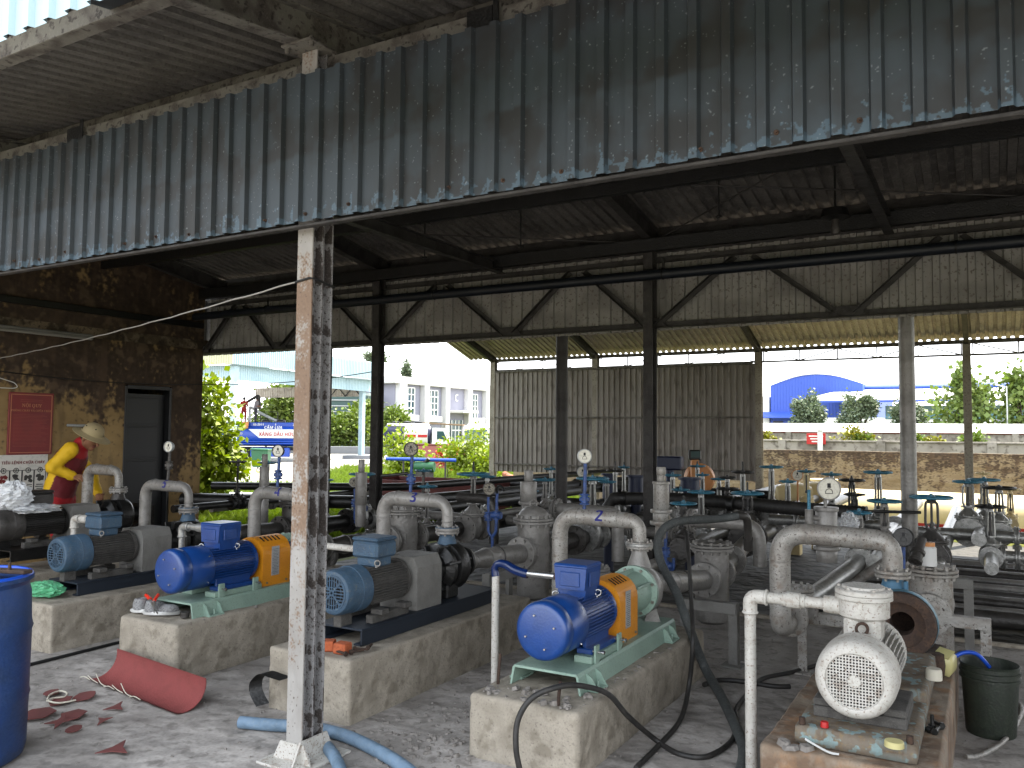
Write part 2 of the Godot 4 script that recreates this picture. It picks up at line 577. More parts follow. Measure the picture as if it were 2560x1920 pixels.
	M.truss_sheet = mat(tex(Color(0.54, 0.53, 0.515), [[0.005, 0.42, 0.7, Color(0.465, 0.455, 0.44), 0.8], [0.08, 0.68, 0.78, Color(0.28, 0.24, 0.21), 0.6]], 30, 512), 0.8, 0.0, 0.5, fine_b, 0.2)
	M.screen_sheet = mat(tex(Color(0.54, 0.52, 0.495), [[0.004, 0.45, 0.7, Color(0.46, 0.44, 0.42), 0.8, 4], [0.03, 0.62, 0.78, Color(0.32, 0.29, 0.265), 0.5, 4], [0.1, 0.64, 0.8, Color(0.54, 0.51, 0.48), 0.5]], 31, 512), 0.75, 0.0, 0.35, fine_b, 0.2)
	M.ochre = mat(tex(Color(0.56, 0.465, 0.31), [[0.01, 0.5, 0.66, Color(0.40, 0.32, 0.21), 0.8], [0.03, 0.58, 0.68, Color(0.22, 0.17, 0.12), 0.85], [0.09, 0.6, 0.72, Color(0.26, 0.2, 0.15), 0.5]], 33, 256), 0.95, 0.0, 0.4, rough_b, 0.5)
	M.old_wall = mat(tex(Color(0.46, 0.405, 0.33), [[0.005, 0.42, 0.64, Color(0.3, 0.255, 0.2), 0.85], [0.02, 0.5, 0.62, Color(0.21, 0.175, 0.135), 0.85], [0.05, 0.55, 0.75, Color(0.5, 0.45, 0.38), 0.7], [0.14, 0.62, 0.76, Color(0.15, 0.125, 0.1), 0.6]], 34, 512), 0.95, 0.0, 0.22, rough_b, 0.3)
	M.far_wall = mat(tex(Color(0.5, 0.475, 0.45), [[0.012, 0.45, 0.65, Color(0.40, 0.375, 0.35), 0.85], [0.08, 0.62, 0.76, Color(0.28, 0.255, 0.235), 0.6]], 35), 0.95, 0.0, 0.12, rough_b, 0.3)
	M.door = mat(Color(0.055, 0.06, 0.068), 0.5)
	M.door_rail = mat(Color(0.17, 0.165, 0.16), 0.6)
	M.void = mat(Color(0.03, 0.03, 0.03), 0.9)
	M.fan_dark = mat(tex(Color(0.10, 0.09, 0.085), [[0.05, 0.5, 0.75, Color(0.22, 0.19, 0.17), 0.7]], 36, 128), 0.9, 0.0, 4.0)
	M.bolt = mat(Color(0.5, 0.49, 0.46), 0.4, 0.6)
	M.chrome = mat(Color(0.72, 0.72, 0.72), 0.25, 0.9)
	M.wheel_blue = mat(tex(Color(0.21, 0.46, 0.56), [[0.05, 0.5, 0.8, Color(0.15, 0.35, 0.42), 0.7], [0.15, 0.6, 0.75, Color(0.08, 0.08, 0.08), 0.6]], 37, 128), 0.5, 0.0, 4.0)
	M.cock_blue = mat(tex(Color(0.13, 0.25, 0.46), [[0.05, 0.5, 0.75, Color(0.08, 0.15, 0.29), 0.8]], 38, 128), 0.5, 0.0, 4.0)
	M.ink_blue = mat(Color(0.10, 0.12, 0.42), 0.7)
	M.ink_dark = mat(Color(0.1, 0.1, 0.11), 0.7)
	M.dial = mat(tex(Color(0.80, 0.79, 0.74), [[0.05, 0.5, 0.75, Color(0.7, 0.68, 0.62), 0.7]], 39, 128), 0.5, 0.0, 6.0)
	M.dial_dirty = mat(tex(Color(0.52, 0.5, 0.45), [[0.06, 0.45, 0.65, Color(0.24, 0.21, 0.18), 0.85]], 40, 128), 0.7, 0.0, 8.0)
	M.paper = mat(tex(Color(0.80, 0.79, 0.76), [[0.05, 0.5, 0.75, Color(0.72, 0.71, 0.68), 0.7]], 41, 128), 0.8, 0.0, 2.0)
	M.plate = mat(tex(Color(0.66, 0.67, 0.67), [[0.08, 0.5, 0.75, Color(0.56, 0.57, 0.58), 0.6]], 42, 128), 0.45, 0.3, 6.0)
	M.sign_red = mat(tex(Color(0.46, 0.12, 0.12), [[0.02, 0.45, 0.7, Color(0.41, 0.105, 0.11), 0.7]], 43, 128), 0.5, 0.0, 1.0)
	M.sign_gold = mat(Color(0.66, 0.42, 0.30), 0.6)
	M.sign_line = mat(Color(0.55, 0.24, 0.20), 0.6)
	M.sign_print_red = mat(Color(0.42, 0.12, 0.12), 0.7)
	M.drum = mat(tex(Color(0.09, 0.205, 0.39), [[0.01, 0.45, 0.75, Color(0.10, 0.185, 0.32), 0.8], [0.12, 0.62, 0.8, Color(0.17, 0.24, 0.37), 0.5]], 44), 0.45, 0.0, 1.2, fine_b, 0.3)
	M.drum_lid = mat(Color(0.06, 0.27, 0.68), 0.4)
	M.gasket = mat(tex(Color(0.50, 0.235, 0.225), [[0.01, 0.45, 0.75, Color(0.46, 0.215, 0.205), 0.8], [0.12, 0.62, 0.8, Color(0.42, 0.2, 0.195), 0.5]], 45), 0.85, 0.0, 2.0, fine_b, 0.3)
	M.gasket_old = mat(tex(Color(0.40, 0.215, 0.205), [[0.02, 0.45, 0.75, Color(0.36, 0.2, 0.19), 0.8]], 59, 128), 0.9, 0.0, 3.0)
	M.cord_white = mat(Color(0.74, 0.72, 0.66), 0.85)
	M.brick = mat(tex(Color(0.66, 0.34, 0.20), [[0.06, 0.45, 0.7, Color(0.56, 0.28, 0.17), 0.8]], 46, 128), 0.9, 0.0, 5.0, rough_b, 0.5)
	M.pail = mat(tex(Color(0.125, 0.155, 0.115), [[0.03, 0.45, 0.7, Color(0.09, 0.11, 0.085), 0.8], [0.1, 0.62, 0.75, Color(0.22, 0.22, 0.19), 0.6]], 47, 256), 0.6, 0.0, 2.0, fine_b, 0.3)
	M.jug = mat(Color(0.70, 0.67, 0.47), 0.4)
	M.white = mat(Color(0.80, 0.80, 0.79), 0.6)
	M.red = mat(Color(0.62, 0.06, 0.06), 0.5)
	M.orange = mat(Color(0.80, 0.16, 0.06), 0.5)
	M.shoe = mat(tex(Color(0.52, 0.52, 0.52), [[0.06, 0.5, 0.7, Color(0.3, 0.3, 0.31), 0.8]], 48, 128), 0.85, 0.0, 8.0)
	M.cream = mat(tex(Color(0.80, 0.73, 0.55), [[0.012, 0.45, 0.7, Color(0.74, 0.66, 0.48), 0.8]], 49, 256), 0.5, 0.0, 0.5)
	M.tan = mat(tex(Color(0.76, 0.52, 0.30), [[0.02, 0.45, 0.7, Color(0.68, 0.45, 0.25), 0.8]], 50, 128), 0.5, 0.0, 1.0)
	M.oxide = mat(tex(Color(0.34, 0.14, 0.13), [[0.02, 0.45, 0.7, Color(0.25, 0.10, 0.10), 0.8]], 51, 128), 0.8, 0.0, 1.0)
	M.navy_box = mat(Color(0.09, 0.13, 0.24), 0.5)
	M.wire_dark = mat(Color(0.07, 0.07, 0.07), 0.6)
	M.wire_pale = mat(Color(0.55, 0.54, 0.52), 0.6)
	M.tube_lamp = mat(Color(0.55, 0.54, 0.52), 0.5)
	var bag := mat(Color(0.86, 0.87, 0.88, 0.62), 0.25)
	bag.transparency = BaseMaterial3D.TRANSPARENCY_ALPHA
	M.bag_white = bag
	var bag_c := mat(Color(0.86, 0.87, 0.88, 0.3), 0.2)
	bag_c.transparency = BaseMaterial3D.TRANSPARENCY_ALPHA
	M.bag_clear = bag_c
	var bag_g := mat(Color(0.38, 0.70, 0.52, 0.72), 0.3)
	bag_g.transparency = BaseMaterial3D.TRANSPARENCY_ALPHA
	M.bag_green = bag_g
	# the place outside
	M.earth = mat(tex(Color(0.34, 0.36, 0.17), [[0.01, 0.4, 0.7, Color(0.27, 0.30, 0.12), 0.8], [0.05, 0.5, 0.8, Color(0.40, 0.40, 0.22), 0.6]], 52), 0.95, 0.0, 0.15)
	M.yard = mat(tex(Color(0.56, 0.55, 0.53), [[0.01, 0.45, 0.7, Color(0.5, 0.49, 0.47), 0.8], [0.06, 0.58, 0.75, Color(0.44, 0.43, 0.41), 0.6]], 53, 256), 0.9, 0.0, 0.1)
	M.kerb = mat(Color(0.46, 0.47, 0.49), 0.9)
	M.sheet_pale = mat(tex(Color(0.60, 0.69, 0.72), [[0.01, 0.45, 0.7, Color(0.55, 0.64, 0.68), 0.7]], 54, 128), 0.6, 0.0, 0.3)
	M.sheet_cream = mat(Color(0.66, 0.66, 0.55), 0.6)
	M.lilac = mat(tex(Color(0.52, 0.52, 0.57), [[0.01, 0.45, 0.7, Color(0.49, 0.49, 0.545), 0.7]], 55, 128), 0.85, 0.0, 0.2)
	M.stucco = mat(Color(0.72, 0.72, 0.72), 0.85)
	M.glass_dark = mat(Color(0.16, 0.27, 0.28), 0.08)
	M.truck_blue = mat(Color(0.07, 0.24, 0.60), 0.3)
	M.truck_navy = mat(Color(0.07, 0.08, 0.22), 0.35)
	M.tyre = mat(Color(0.05, 0.05, 0.05), 0.85)
	M.bin_green = mat(Color(0.05, 0.30, 0.17), 0.5)
	M.hall_blue = mat(tex(Color(0.19, 0.31, 0.66), [[0.01, 0.45, 0.7, Color(0.18, 0.29, 0.62), 0.7]], 56, 128), 0.55, 0.0, 0.1)
	M.hall_white = mat(Color(0.76, 0.76, 0.75), 0.7)
	M.teal = mat(Color(0.24, 0.38, 0.42), 0.6)
	M.slate_green = mat(Color(0.22, 0.30, 0.29), 0.7)
	M.bark = mat(tex(Color(0.28, 0.24, 0.2), [[0.05, 0.45, 0.7, Color(0.18, 0.155, 0.13), 0.8]], 57, 128), 0.95, 0.0, 1.0)
	M.leaf_bright = leaf(Color(0.47, 0.54, 0.08), Color(0.80, 0.82, 0.14))
	M.leaf_mid = leaf(Color(0.37, 0.44, 0.16), Color(0.64, 0.68, 0.22))
	M.leaf_dark = leaf(Color(0.36, 0.41, 0.32), Color(0.4, 0.45, 0.3))
	M.leaf_teak = leaf(Color(0.38, 0.45, 0.21), Color(0.62, 0.64, 0.26))
	M.leaf_yellow = leaf(Color(0.48, 0.48, 0.10), Color(0.6, 0.58, 0.12))
	M.petal = leaf(Color(0.66, 0.24, 0.12), Color(0.5, 0.2, 0.08))
	M.grass = leaf(Color(0.44, 0.52, 0.13), Color(0.72, 0.76, 0.17))
	var skin := mat(Color.WHITE, 0.75)
	skin.vertex_color_use_as_albedo = true
	M.figure = skin

func leaf(col: Color, through: Color) -> StandardMaterial3D:
	var m := mat(col, 0.6)
	m.backlight_enabled = true
	m.backlight = through
	m.vertex_color_use_as_albedo = true
	return m

# old plaster with the mould and damp runs that have grown on it: over the upper part of the store wall and
# beside its door, and down from the top of the boundary wall
func wall_paint(store: bool) -> StandardMaterial3D:
	var W := 768
	var H := 384
	var ns: Array = []
	for q in [[0.009, 5, 1], [0.035, 6, 1], [0.12, 7, 1], [0.016, 8, 1], [0.05, 9, 8]]:
		var fn := FastNoiseLite.new()
		fn.seed = q[1] + (0 if store else 20)
		fn.noise_type = FastNoiseLite.TYPE_SIMPLEX_SMOOTH
		fn.fractal_octaves = 5
		fn.frequency = q[0]
		var im := fn.get_seamless_image(W, H / q[2])
		if q[2] > 1:
			im.resize(W, H, Image.INTERPOLATE_BILINEAR)
		im.convert(Image.FORMAT_L8)
		ns.append(im.get_data())
	var a: PackedByteArray = ns[0]
	var b: PackedByteArray = ns[1]
	var c: PackedByteArray = ns[2]
	var d: PackedByteArray = ns[3]
	var r: PackedByteArray = ns[4]
	var high := 4.1 if store else 1.95
	var pale := Color(0.60, 0.50, 0.335) if store else Color(0.50, 0.45, 0.37)
	var dull := Color(0.50, 0.41, 0.27) if store else Color(0.42, 0.36, 0.28)
	var o := PackedByteArray()
	o.resize(W * H * 3)
	for j in H:
		var y := (1.0 - (j + 0.5) / H) * high
		for i in W:
			var z := -8.0 * (i + 0.5) / W
			var k := j * W + i
			var grown := 0.0
			if store:
				grown = smoothstep(1.5, 2.45, y + 0.25 * smoothstep(-5.5, -6.5, z) + 0.75 * smoothstep(-7.0, -7.6, z))
			else:
				grown = smoothstep(0.5, 2.5, y)
			var run := r[k] / 255.0
			var n := a[k] / 255.0 * 0.26 + b[k] / 255.0 * 0.26 + c[k] / 255.0 * 0.26 + run * 0.22
			var m := smoothstep(0.0, 0.17, n - lerpf(0.62, 0.26, grown))
			var base := pale.lerp(dull, d[k] / 255.0)
			base = base.lerp(Color(0.40, 0.33, 0.24), smoothstep(0.5, 0.8, run) * 0.45)
			base = base.lerp(Color(0.30, 0.24, 0.18), smoothstep(0.7, 0.8, c[k] / 255.0) * 0.4)
			var mould := Color(0.25, 0.195, 0.15).lerp(Color(0.165, 0.13, 0.105), c[k] / 255.0)
			mould = mould.lerp(Color(0.40, 0.335, 0.27), smoothstep(0.6, 0.8, b[k] / 255.0) * 0.6)
			mould = mould.lerp(Color(0.33, 0.26, 0.2), smoothstep(0.55, 0.8, run) * 0.5)
			var e := base.lerp(mould, m * 0.93)
			o[k * 3] = int(e.r * 255.0)
			o[k * 3 + 1] = int(e.g * 255.0)
			o[k * 3 + 2] = int(e.b * 255.0)
	var mt := mat(ImageTexture.create_from_image(Image.create_from_data(W, H, false, Image.FORMAT_RGB8, o)), 0.95, 0.0, 1.0, relief(5, 0.03, 6.0), 0.4)
	mt.uv1_scale = Vector3(0.125, 1.0 / high, 0.125)
	if not store:
		mt.uv1_offset = Vector3(0, 0.72 / high, 0)
	return mt

# blue sheet paint: greyed by dirt, with the blue still showing in ragged patches along the bottom edge and in streaks
func fascia_paint() -> StandardMaterial3D:
	var W := 1024
	var H := 192
	var ns: Array = []
	for q in [[0.012, 15], [0.05, 16], [0.18, 17], [0.004, 18]]:
		var fn := FastNoiseLite.new()
		fn.seed = q[1]
		fn.noise_type = FastNoiseLite.TYPE_SIMPLEX_SMOOTH
		fn.fractal_octaves = 4
		fn.frequency = q[0]
		var im := fn.get_seamless_image(W, H)
		im.convert(Image.FORMAT_L8)
		ns.append(im.get_data())
	var st := FastNoiseLite.new()
	st.seed = 19
	st.frequency = 0.06
	st.fractal_octaves = 3
	var o := PackedByteArray()
	o.resize(W * H * 3)
	for i in W:
		var run := st.get_noise_1d(i * 1.0) * 0.5 + 0.5
		for j in H:
			var k := j * W + i
			var h := (1.0 - (j + 0.5) / H) * 0.76   # metres above the bottom edge
			var a: float = ns[0][k] / 255.0
			var b: float = ns[1][k] / 255.0
			var c: float = ns[2][k] / 255.0
			var e := Color(0.172, 0.20, 0.222).lerp(Color(0.135, 0.142, 0.147), smoothstep(0.35, 0.7, a))
			e = e.lerp(Color(0.21, 0.25, 0.28), smoothstep(0.5, 0.8, ns[3][k] / 255.0) * 0.7)
			# blue left bare: the patch reaches as high as the streak there
			var reach := 0.03 + 0.16 * run * run + 0.05 * (b - 0.5)
			if h < reach and b + c * 0.4 > 0.5 + 0.5 * h / reach:
				e = e.lerp(Color(0.30, 0.395, 0.46), 0.6)
			if c > 0.8 and b > 0.5:
				e = e.lerp(Color(0.5, 0.52, 0.53), 0.7)
			o[k * 3] = int(e.r * 255.0)
			o[k * 3 + 1] = int(e.g * 255.0)
			o[k * 3 + 2] = int(e.b * 255.0)
	var mt := mat(ImageTexture.create_from_image(Image.create_from_data(W, H, false, Image.FORMAT_RGB8, o)), 0.6, 0.05, 1.0)
	mt.uv1_scale = Vector3(0.25, 1.0 / 0.76, 0.25)
	mt.uv1_offset = Vector3(0, -2.59 / 0.76, 0)
	return mt

# grey white paint of the column flange with rust stains over its middle and upper length
func column_paint() -> StandardMaterial3D:
	var W := 192
	var H := 768
	var ns: Array = []
	for q in [[0.012, 25], [0.05, 26], [0.25, 27]]:
		var fn := FastNoiseLite.new()
		fn.seed = q[1]
		fn.fractal_octaves = 4
		fn.frequency = q[0]
		var im := fn.get_seamless_image(W, H)
		im.convert(Image.FORMAT_L8)
		ns.append(im.get_data())
	var o := PackedByteArray()
	o.resize(W * H * 3)
	for j in H:
		var y := (1.0 - (j + 0.5) / H) * 3.5
		var area := smoothstep(0.5, 1.6, y) * (1.0 - smoothstep(2.25, 2.6, y) * 0.8)
		for i in W:
			var k := j * W + i
			var a: float = ns[0][k] / 255.0
			var b: float = ns[1][k] / 255.0
			var c: float = ns[2][k] / 255.0
			var e := Color(0.60, 0.59, 0.575).lerp(Color(0.50, 0.485, 0.465), a)
			var r := smoothstep(0.0, 0.16, a * 0.4 + b * 0.3 + c * 0.3 - lerpf(0.62, 0.36, area))
			e = e.lerp(Color(0.47, 0.35, 0.25).lerp(Color(0.36, 0.26, 0.19), c), r * 0.68)
			e = e.lerp(Color(0.22, 0.18, 0.16), smoothstep(0.8, 0.86, c) * 0.7)
			o[k * 3] = int(e.r * 255.0)
			o[k * 3 + 1] = int(e.g * 255.0)
			o[k * 3 + 2] = int(e.b * 255.0)
	var mt := mat(ImageTexture.create_from_image(Image.create_from_data(W, H, false, Image.FORMAT_RGB8, o)), 0.8, 0.0, 1.0, relief(5, 0.03, 6.0), 0.3)
	mt.uv1_scale = Vector3(1.2, 1.0 / 3.5, 1.2)
	return mt

# ---------- the ground ----------
func height(x: float, z: float) -> float:
	if x > -8.9 and z > -16.7:
		return -0.75
	var r := sqrt(x * x + z * z)
	return lerpf(-0.12, -0.6, smoothstep(13.0, 34.0, r))

func build_ground() -> void:
	var xs := [-320.0, -240, -180, -140, -110, -90, -75, -62, -52, -44, -38, -33, -29, -26, -23, -20.5, -18, -16, -14, -12, -10.5, -9.6, -9.01, -8.99, -6, -3, 0, 3, 6, 10, 15, 22, 32, 50, 80, 130, 220]
	var zs := [60.0, 30, 15, 8, 2, -4, -7, -9, -11, -13, -15, -16.69, -16.71, -18, -20, -22, -24, -26, -28, -31, -35, -40, -46, -53, -62, -75, -90, -110, -140, -190, -260, -400]
	var g := Geo.new()
	for z in zs:
		for x in xs:
			var e := 0.6
			var q := Vector3(height(x - e, z) - height(x + e, z), 2.0 * e, height(x, z - e) - height(x, z + e)).normalized()
			if absf(x + 9.0) < 0.7 or absf(z + 16.7) < 0.7:
				q = Vector3.UP
			g.add(Vector3(x, height(x, z), z), q)
	for i in zs.size() - 1:
		for j in xs.size() - 1:
			var a := i * xs.size() + j
			g.tri(a, a + 1, a + xs.size())
			g.tri(a + 1, a + xs.size() + 1, a + xs.size())
	struct("ground", g, M.earth)
	# pump floor: a concrete slab that ends at the pipe pit
	var s := Geo.new()
	s.box(Vector3(0.0, -0.2, 0.55), Vector3(28.0, 0.4, 15.9), Basis(), 0.01)
	struct("floor", s, M.floor)
	var p := Geo.new()
	p.box(Vector3(0.6, -0.45, -12.05), Vector3(19.0, 0.3, 9.28), Basis(), 0.01)
	struct("pit_floor", p, M.oily)
	# concrete yard around the filling canopy
	var y := Geo.new()
	var poly := [Vector3(-23, 0, -23.5), Vector3(-33, 0, -38), Vector3(-47, 0, -66), Vector3(-90, 0, -80), Vector3(-120, 0, -40), Vector3(-60, 0, -8), Vector3(-33, 0, -13)]
	for i in poly.size():
		poly[i].y = -0.592
	y.face(poly, Vector3.UP)
	struct("yard", y, M.yard)
	var r := Geo.new()
	r.face([Vector3(-33, -0.59, -52), Vector3(-27, -0.59, -50), Vector3(-20, -0.59, -95), Vector3(-46, -0.59, -95), Vector3(-44, -0.59, -66)], Vector3.UP)
	struct("road", r, M.yard)
	# a paved path across the lawn
	var pa := Geo.new()
	pa.box(Vector3(-24.5, -0.45, -20.0), Vector3(1.5, 0.16, 16.0), Basis(Vector3.UP, 0.95), 0.02)
	struct("path", pa, M.yard)
	# grass
	var blade := Geo.new()
	for i in 7:
		var a := TAU * i / 7.0 + 0.4 * (i % 3)
		var d := Vector3(cos(a), 0, sin(a))
		var w := Vector3(-d.z, 0, d.x) * 0.012
		var o := d * 0.03
		var h := 0.10 + 0.02 * (i % 4)
		blade.face([o - w, o + w, o + d * 0.03 + Vector3(0, h * 0.6, 0) + w * 0.7, o + d * 0.03 + Vector3(0, h * 0.6, 0) - w * 0.7], d)
		blade.face([o + d * 0.03 + Vector3(0, h * 0.6, 0) - w * 0.7, o + d * 0.03 + Vector3(0, h * 0.6, 0) + w * 0.7, o + d * 0.09 + Vector3(0, h, 0)], d)
	var mm := MultiMesh.new()
	mm.transform_format = MultiMesh.TRANSFORM_3D
	mm.use_colors = true
	mm.mesh = blade.mesh()
	var spots: Array[Transform3D] = []
	var r2 := RandomNumberGenerator.new()
	r2.seed = 21
	while spots.size() < 16000:
		var d := r2.randf_range(11.0, 46.0)
		var px := r2.randf_range(420.0, 1480.0)
		var q := on_ground(px, d, 0.0)
		if (q.x > -9.0 and q.z > -16.75) or (q.x > -14.2 and q.z > -8.1):
			continue
		if q.z < -22.0 and Geometry2D.is_point_in_polygon(Vector2(q.x, q.z), PackedVector2Array(poly.map(func(k): return Vector2(k.x, k.z)))):
			continue
		q.y = height(q.x, q.z) - 0.005
		var sc := r2.randf_range(0.7, 1.5) * (1.0 + d / 60.0)
		spots.append(Transform3D(Basis(Vector3.UP, r2.randf() * TAU).scaled(Vector3(sc, sc * r2.randf_range(0.6, 1.2), sc)), q))
	mm.instance_count = spots.size()
	for i in spots.size():
		mm.set_instance_transform(i, spots[i])
		var k := r2.randf_range(0.75, 1.2)
		mm.set_instance_color(i, Color(k, k, k * 0.9))
	var mi := MultiMeshInstance3D.new()
	mi.name = "grass"
	mi.multimesh = mm
	mi.material_override = M.grass
	add_child(mi)
	mi.set_meta("kind", "stuff")
	mi.set_meta("label", "bright green grass of the lawn behind the pump shelter")
	mi.set_meta("category", "grass")

# an I section from a to b: h deep along up, w wide
func ibeam(g: Geo, a: Vector3, b: Vector3, h: float, w: float, up: Vector3, tf := 0.010, tw := 0.007) -> Geo:
	var d := (b - a).normalized()
	var s := d.cross(up).normalized()
	var u := s.cross(d).normalized()
	var bs := Basis(s, u, -d)
	var l := a.distance_to(b)
	var m := (a + b) / 2
	g.box(m + u * (h / 2 - tf / 2), Vector3(w, tf, l), bs, 0.0015)
	g.box(m - u * (h / 2 - tf / 2), Vector3(w, tf, l), bs, 0.0015)
	g.box(m, Vector3(tw, h - 2 * tf, l), bs)
	return g

func bar(g: Geo, a: Vector3, b: Vector3, w: float, h: float, up := Vector3.UP) -> Geo:
	var d := (b - a).normalized()
	if absf(d.dot(up)) > 0.98:
		up = Vector3.RIGHT
	var s := d.cross(up).normalized()
	g.box((a + b) / 2, Vector3(w, h, a.distance_to(b)), Basis(s, s.cross(d).normalized(), -d), minf(w, h) * 0.12)
	return g

func angle_bar(g: Geo, a: Vector3, b: Vector3, w: float, up: Vector3) -> Geo:
	var d := (b - a).normalized()
	var s := d.cross(up).normalized()
	var u := s.cross(d).normalized()
	var bs := Basis(s, u, -d)
	var l := a.distance_to(b)
	var m := (a + b) / 2
	g.box(m, Vector3(w, 0.006, l), bs)
	g.box(m + u * (w / 2) - s * (w / 2 - 0.003), Vector3(0.006, w, l), bs)
	return g

func under(z: float) -> float:
	return 3.92 - 0.16 * absf(z + 5.45)

func build_shelter() -> void:
	var t := thing("pump_shelter", "weathered steel pump shelter with blue ribbed sheet fascia and gable roof", "shelter", Vector3(-2.95, 0, -5.45))
	# the rusty I-section column in front
	for x in [-6.42, -2.92, 0.58, 4.08, 7.58]:
		var c := Geo.new()
		var top := 3.50
		c.box(Vector3(x, top / 2, -3.0 - 0.065), Vector3(0.10, top, 0.009), Basis(), 0.0015)
		c.box(Vector3(x, top / 2, -3.065), Vector3(0.007, top, 0.121))
		var col := placed(t, "column", c, M.column)
		var fl := Geo.new()
		fl.box(Vector3(x, top / 2, -2.995), Vector3(0.10, top, 0.010), Basis(), 0.0015)
		placed(col, "front_flange", fl, M.column_rusty)
		var bf := Geo.new()
		bf.box(Vector3(x, top / 2, -3.135), Vector3(0.10, top, 0.010), Basis(), 0.0015)
		placed(col, "back_flange", bf, M.column)
		var pl := Geo.new()
		pl.box(Vector3(x, 0.006, -3.065), Vector3(0.3, 0.012, 0.34), Basis(), 0.002)
		pl.prism([Vector2(-0.12, 0), Vector2(0.12, 0), Vector2(0.075, 0.085), Vector2(-0.075, 0.085)], 0.01, Transform3D(Basis(), Vector3(x, 0.012, -2.983)))
		pl.prism([Vector2(-0.14, 0), Vector2(0.14, 0), Vector2(0.09, 0.1), Vector2(-0.09, 0.1)], 0.01, Transform3D(Basis(Vector3.UP, PI / 2), Vector3(x + 0.056, 0.012, -3.065)))
		placed(col, "base_plate", pl, M.old_white)
		var cp := Geo.new()
		cp.box(Vector3(x, top + 0.006, -3.04), Vector3(0.2, 0.012, 0.3), Basis(), 0.002)
		cp.bolts(Vector3(x, top + 0.002, -3.0), Vector3.UP, 0.115, 4, 0.012, 0.05)
		placed(col, "cap_plate", cp, M.beam)
	for x in [-6.46, -2.95, 0.57, 4.08, 7.58]:
		var c := Geo.new()
		ibeam(c, Vector3(x, -0.3, -7.9), Vector3(x, 3.5, -7.9), 0.13, 0.10, Vector3.BACK)
		c.box(Vector3(x, 3.505, -7.9), Vector3(0.22, 0.014, 0.22), Basis(), 0.002)
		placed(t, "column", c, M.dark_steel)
	# rafters
	for x in [-9.4, -6.45, -2.94, 0.57, 4.08, 7.58]:
		for s in [[-1.66, -5.45], [-5.45, -8.3]]:
			var g := Geo.new()
			ibeam(g, Vector3(x, under(s[0]) + 0.09, s[0]), Vector3(x, under(s[1]) + 0.09, s[1]), 0.18, 0.09, Vector3.UP)
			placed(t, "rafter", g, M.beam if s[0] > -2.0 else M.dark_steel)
	# tie beams and long beams
	for x in [-0.72, -4.7]:
		var g := Geo.new()
		ibeam(g, Vector3(x, 3.42, -3.1), Vector3(x, 3.42, -7.9), 0.12, 0.08, Vector3.UP)
		placed(t, "tie_beam", g, M.dark_steel)
	for q in [[-6.25, 3.61, 0.10, 0.07], [-7.72, 3.46, 0.13, 0.07]]:
		var g := Geo.new()
		g.box(Vector3(-0.1, q[1], q[0]), Vector3(18.8, q[2], q[3]), Basis(), 0.004)
		placed(t, "long_beam", g, M.black)
	for z in [-2.12, -3.6, -4.9, -5.9, -7.1, -8.25]:
		var g := Geo.new()
		var yy: float = under(z) + 0.21
		g.box(Vector3(-0.1, yy, z), Vector3(18.8, 0.055, 0.006))
		g.box(Vector3(-0.1, yy + 0.027, z - 0.02), Vector3(18.8, 0.005, 0.045))
		g.box(Vector3(-0.1, yy - 0.027, z - 0.02), Vector3(18.8, 0.005, 0.045))
		placed(t, "purlin", g, M.beam)
	# the pale beam right above the blue fascia, and the outer eave beam
	var hb := Geo.new()
	hb.box(Vector3(-0.1, 3.43, -3.08), Vector3(18.8, 0.13, 0.008), Basis(), 0.002)
	hb.box(Vector3(-0.1, 3.368, -3.11), Vector3(18.8, 0.008, 0.06), Basis(), 0.002)
	hb.box(Vector3(-0.1, 3.492, -3.11), Vector3(18.8, 0.008, 0.06), Basis(), 0.002)
	placed(t, "head_beam", hb, M.beam)
	var eb := Geo.new()
	eb.box(Vector3(-0.1, 3.31, -2.08), Vector3(18.8, 0.012, 0.07), Basis(), 0.003)
	eb.box(Vector3(-0.1, 3.35, -2.045), Vector3(18.8, 0.09, 0.007), Basis(), 0.002)
	placed(t, "eave_beam", eb, M.beam)
	# dark debris clumps on the head beam, shaped as flat plates
	for x in [-5.0, -1.95]:
		var g := Geo.new()
		g.box(Vector3(x, 3.44, -3.06), Vector3(0.14, 0.13, 0.014), Basis(), 0.003)
		g.box(Vector3(x + 0.09, 3.44, -3.05), Vector3(0.03, 0.2, 0.01), Basis(), 0.003)
		placed(t, "debris_clump", g, M.black)
	# roof sheets
	for k in 20:
		var x0 := -10.4 + k * 0.984
		for s in [[-1.62, -5.45], [-8.55, -5.45]]:
			var g := Geo.new()
			var o := Vector3(x0, under(s[0]) + 0.245 + (k % 2) * 0.003, s[0])
			var e := Vector3(x0, under(s[1]) + 0.245 + (k % 2) * 0.003, s[1])
			g.ribbed(o, Vector3(0.99, 0, 0), e - o, Vector3.UP, 0.123, 0.028, 0.5)
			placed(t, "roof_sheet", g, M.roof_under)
	var rc := Geo.new()
	rc.box(Vector3(-0.1, under(-5.45) + 0.30, -5.45), Vector3(19.2, 0.006, 0.5), Basis(), 0.001)
	placed(t, "ridge_cap", rc, M.fascia)
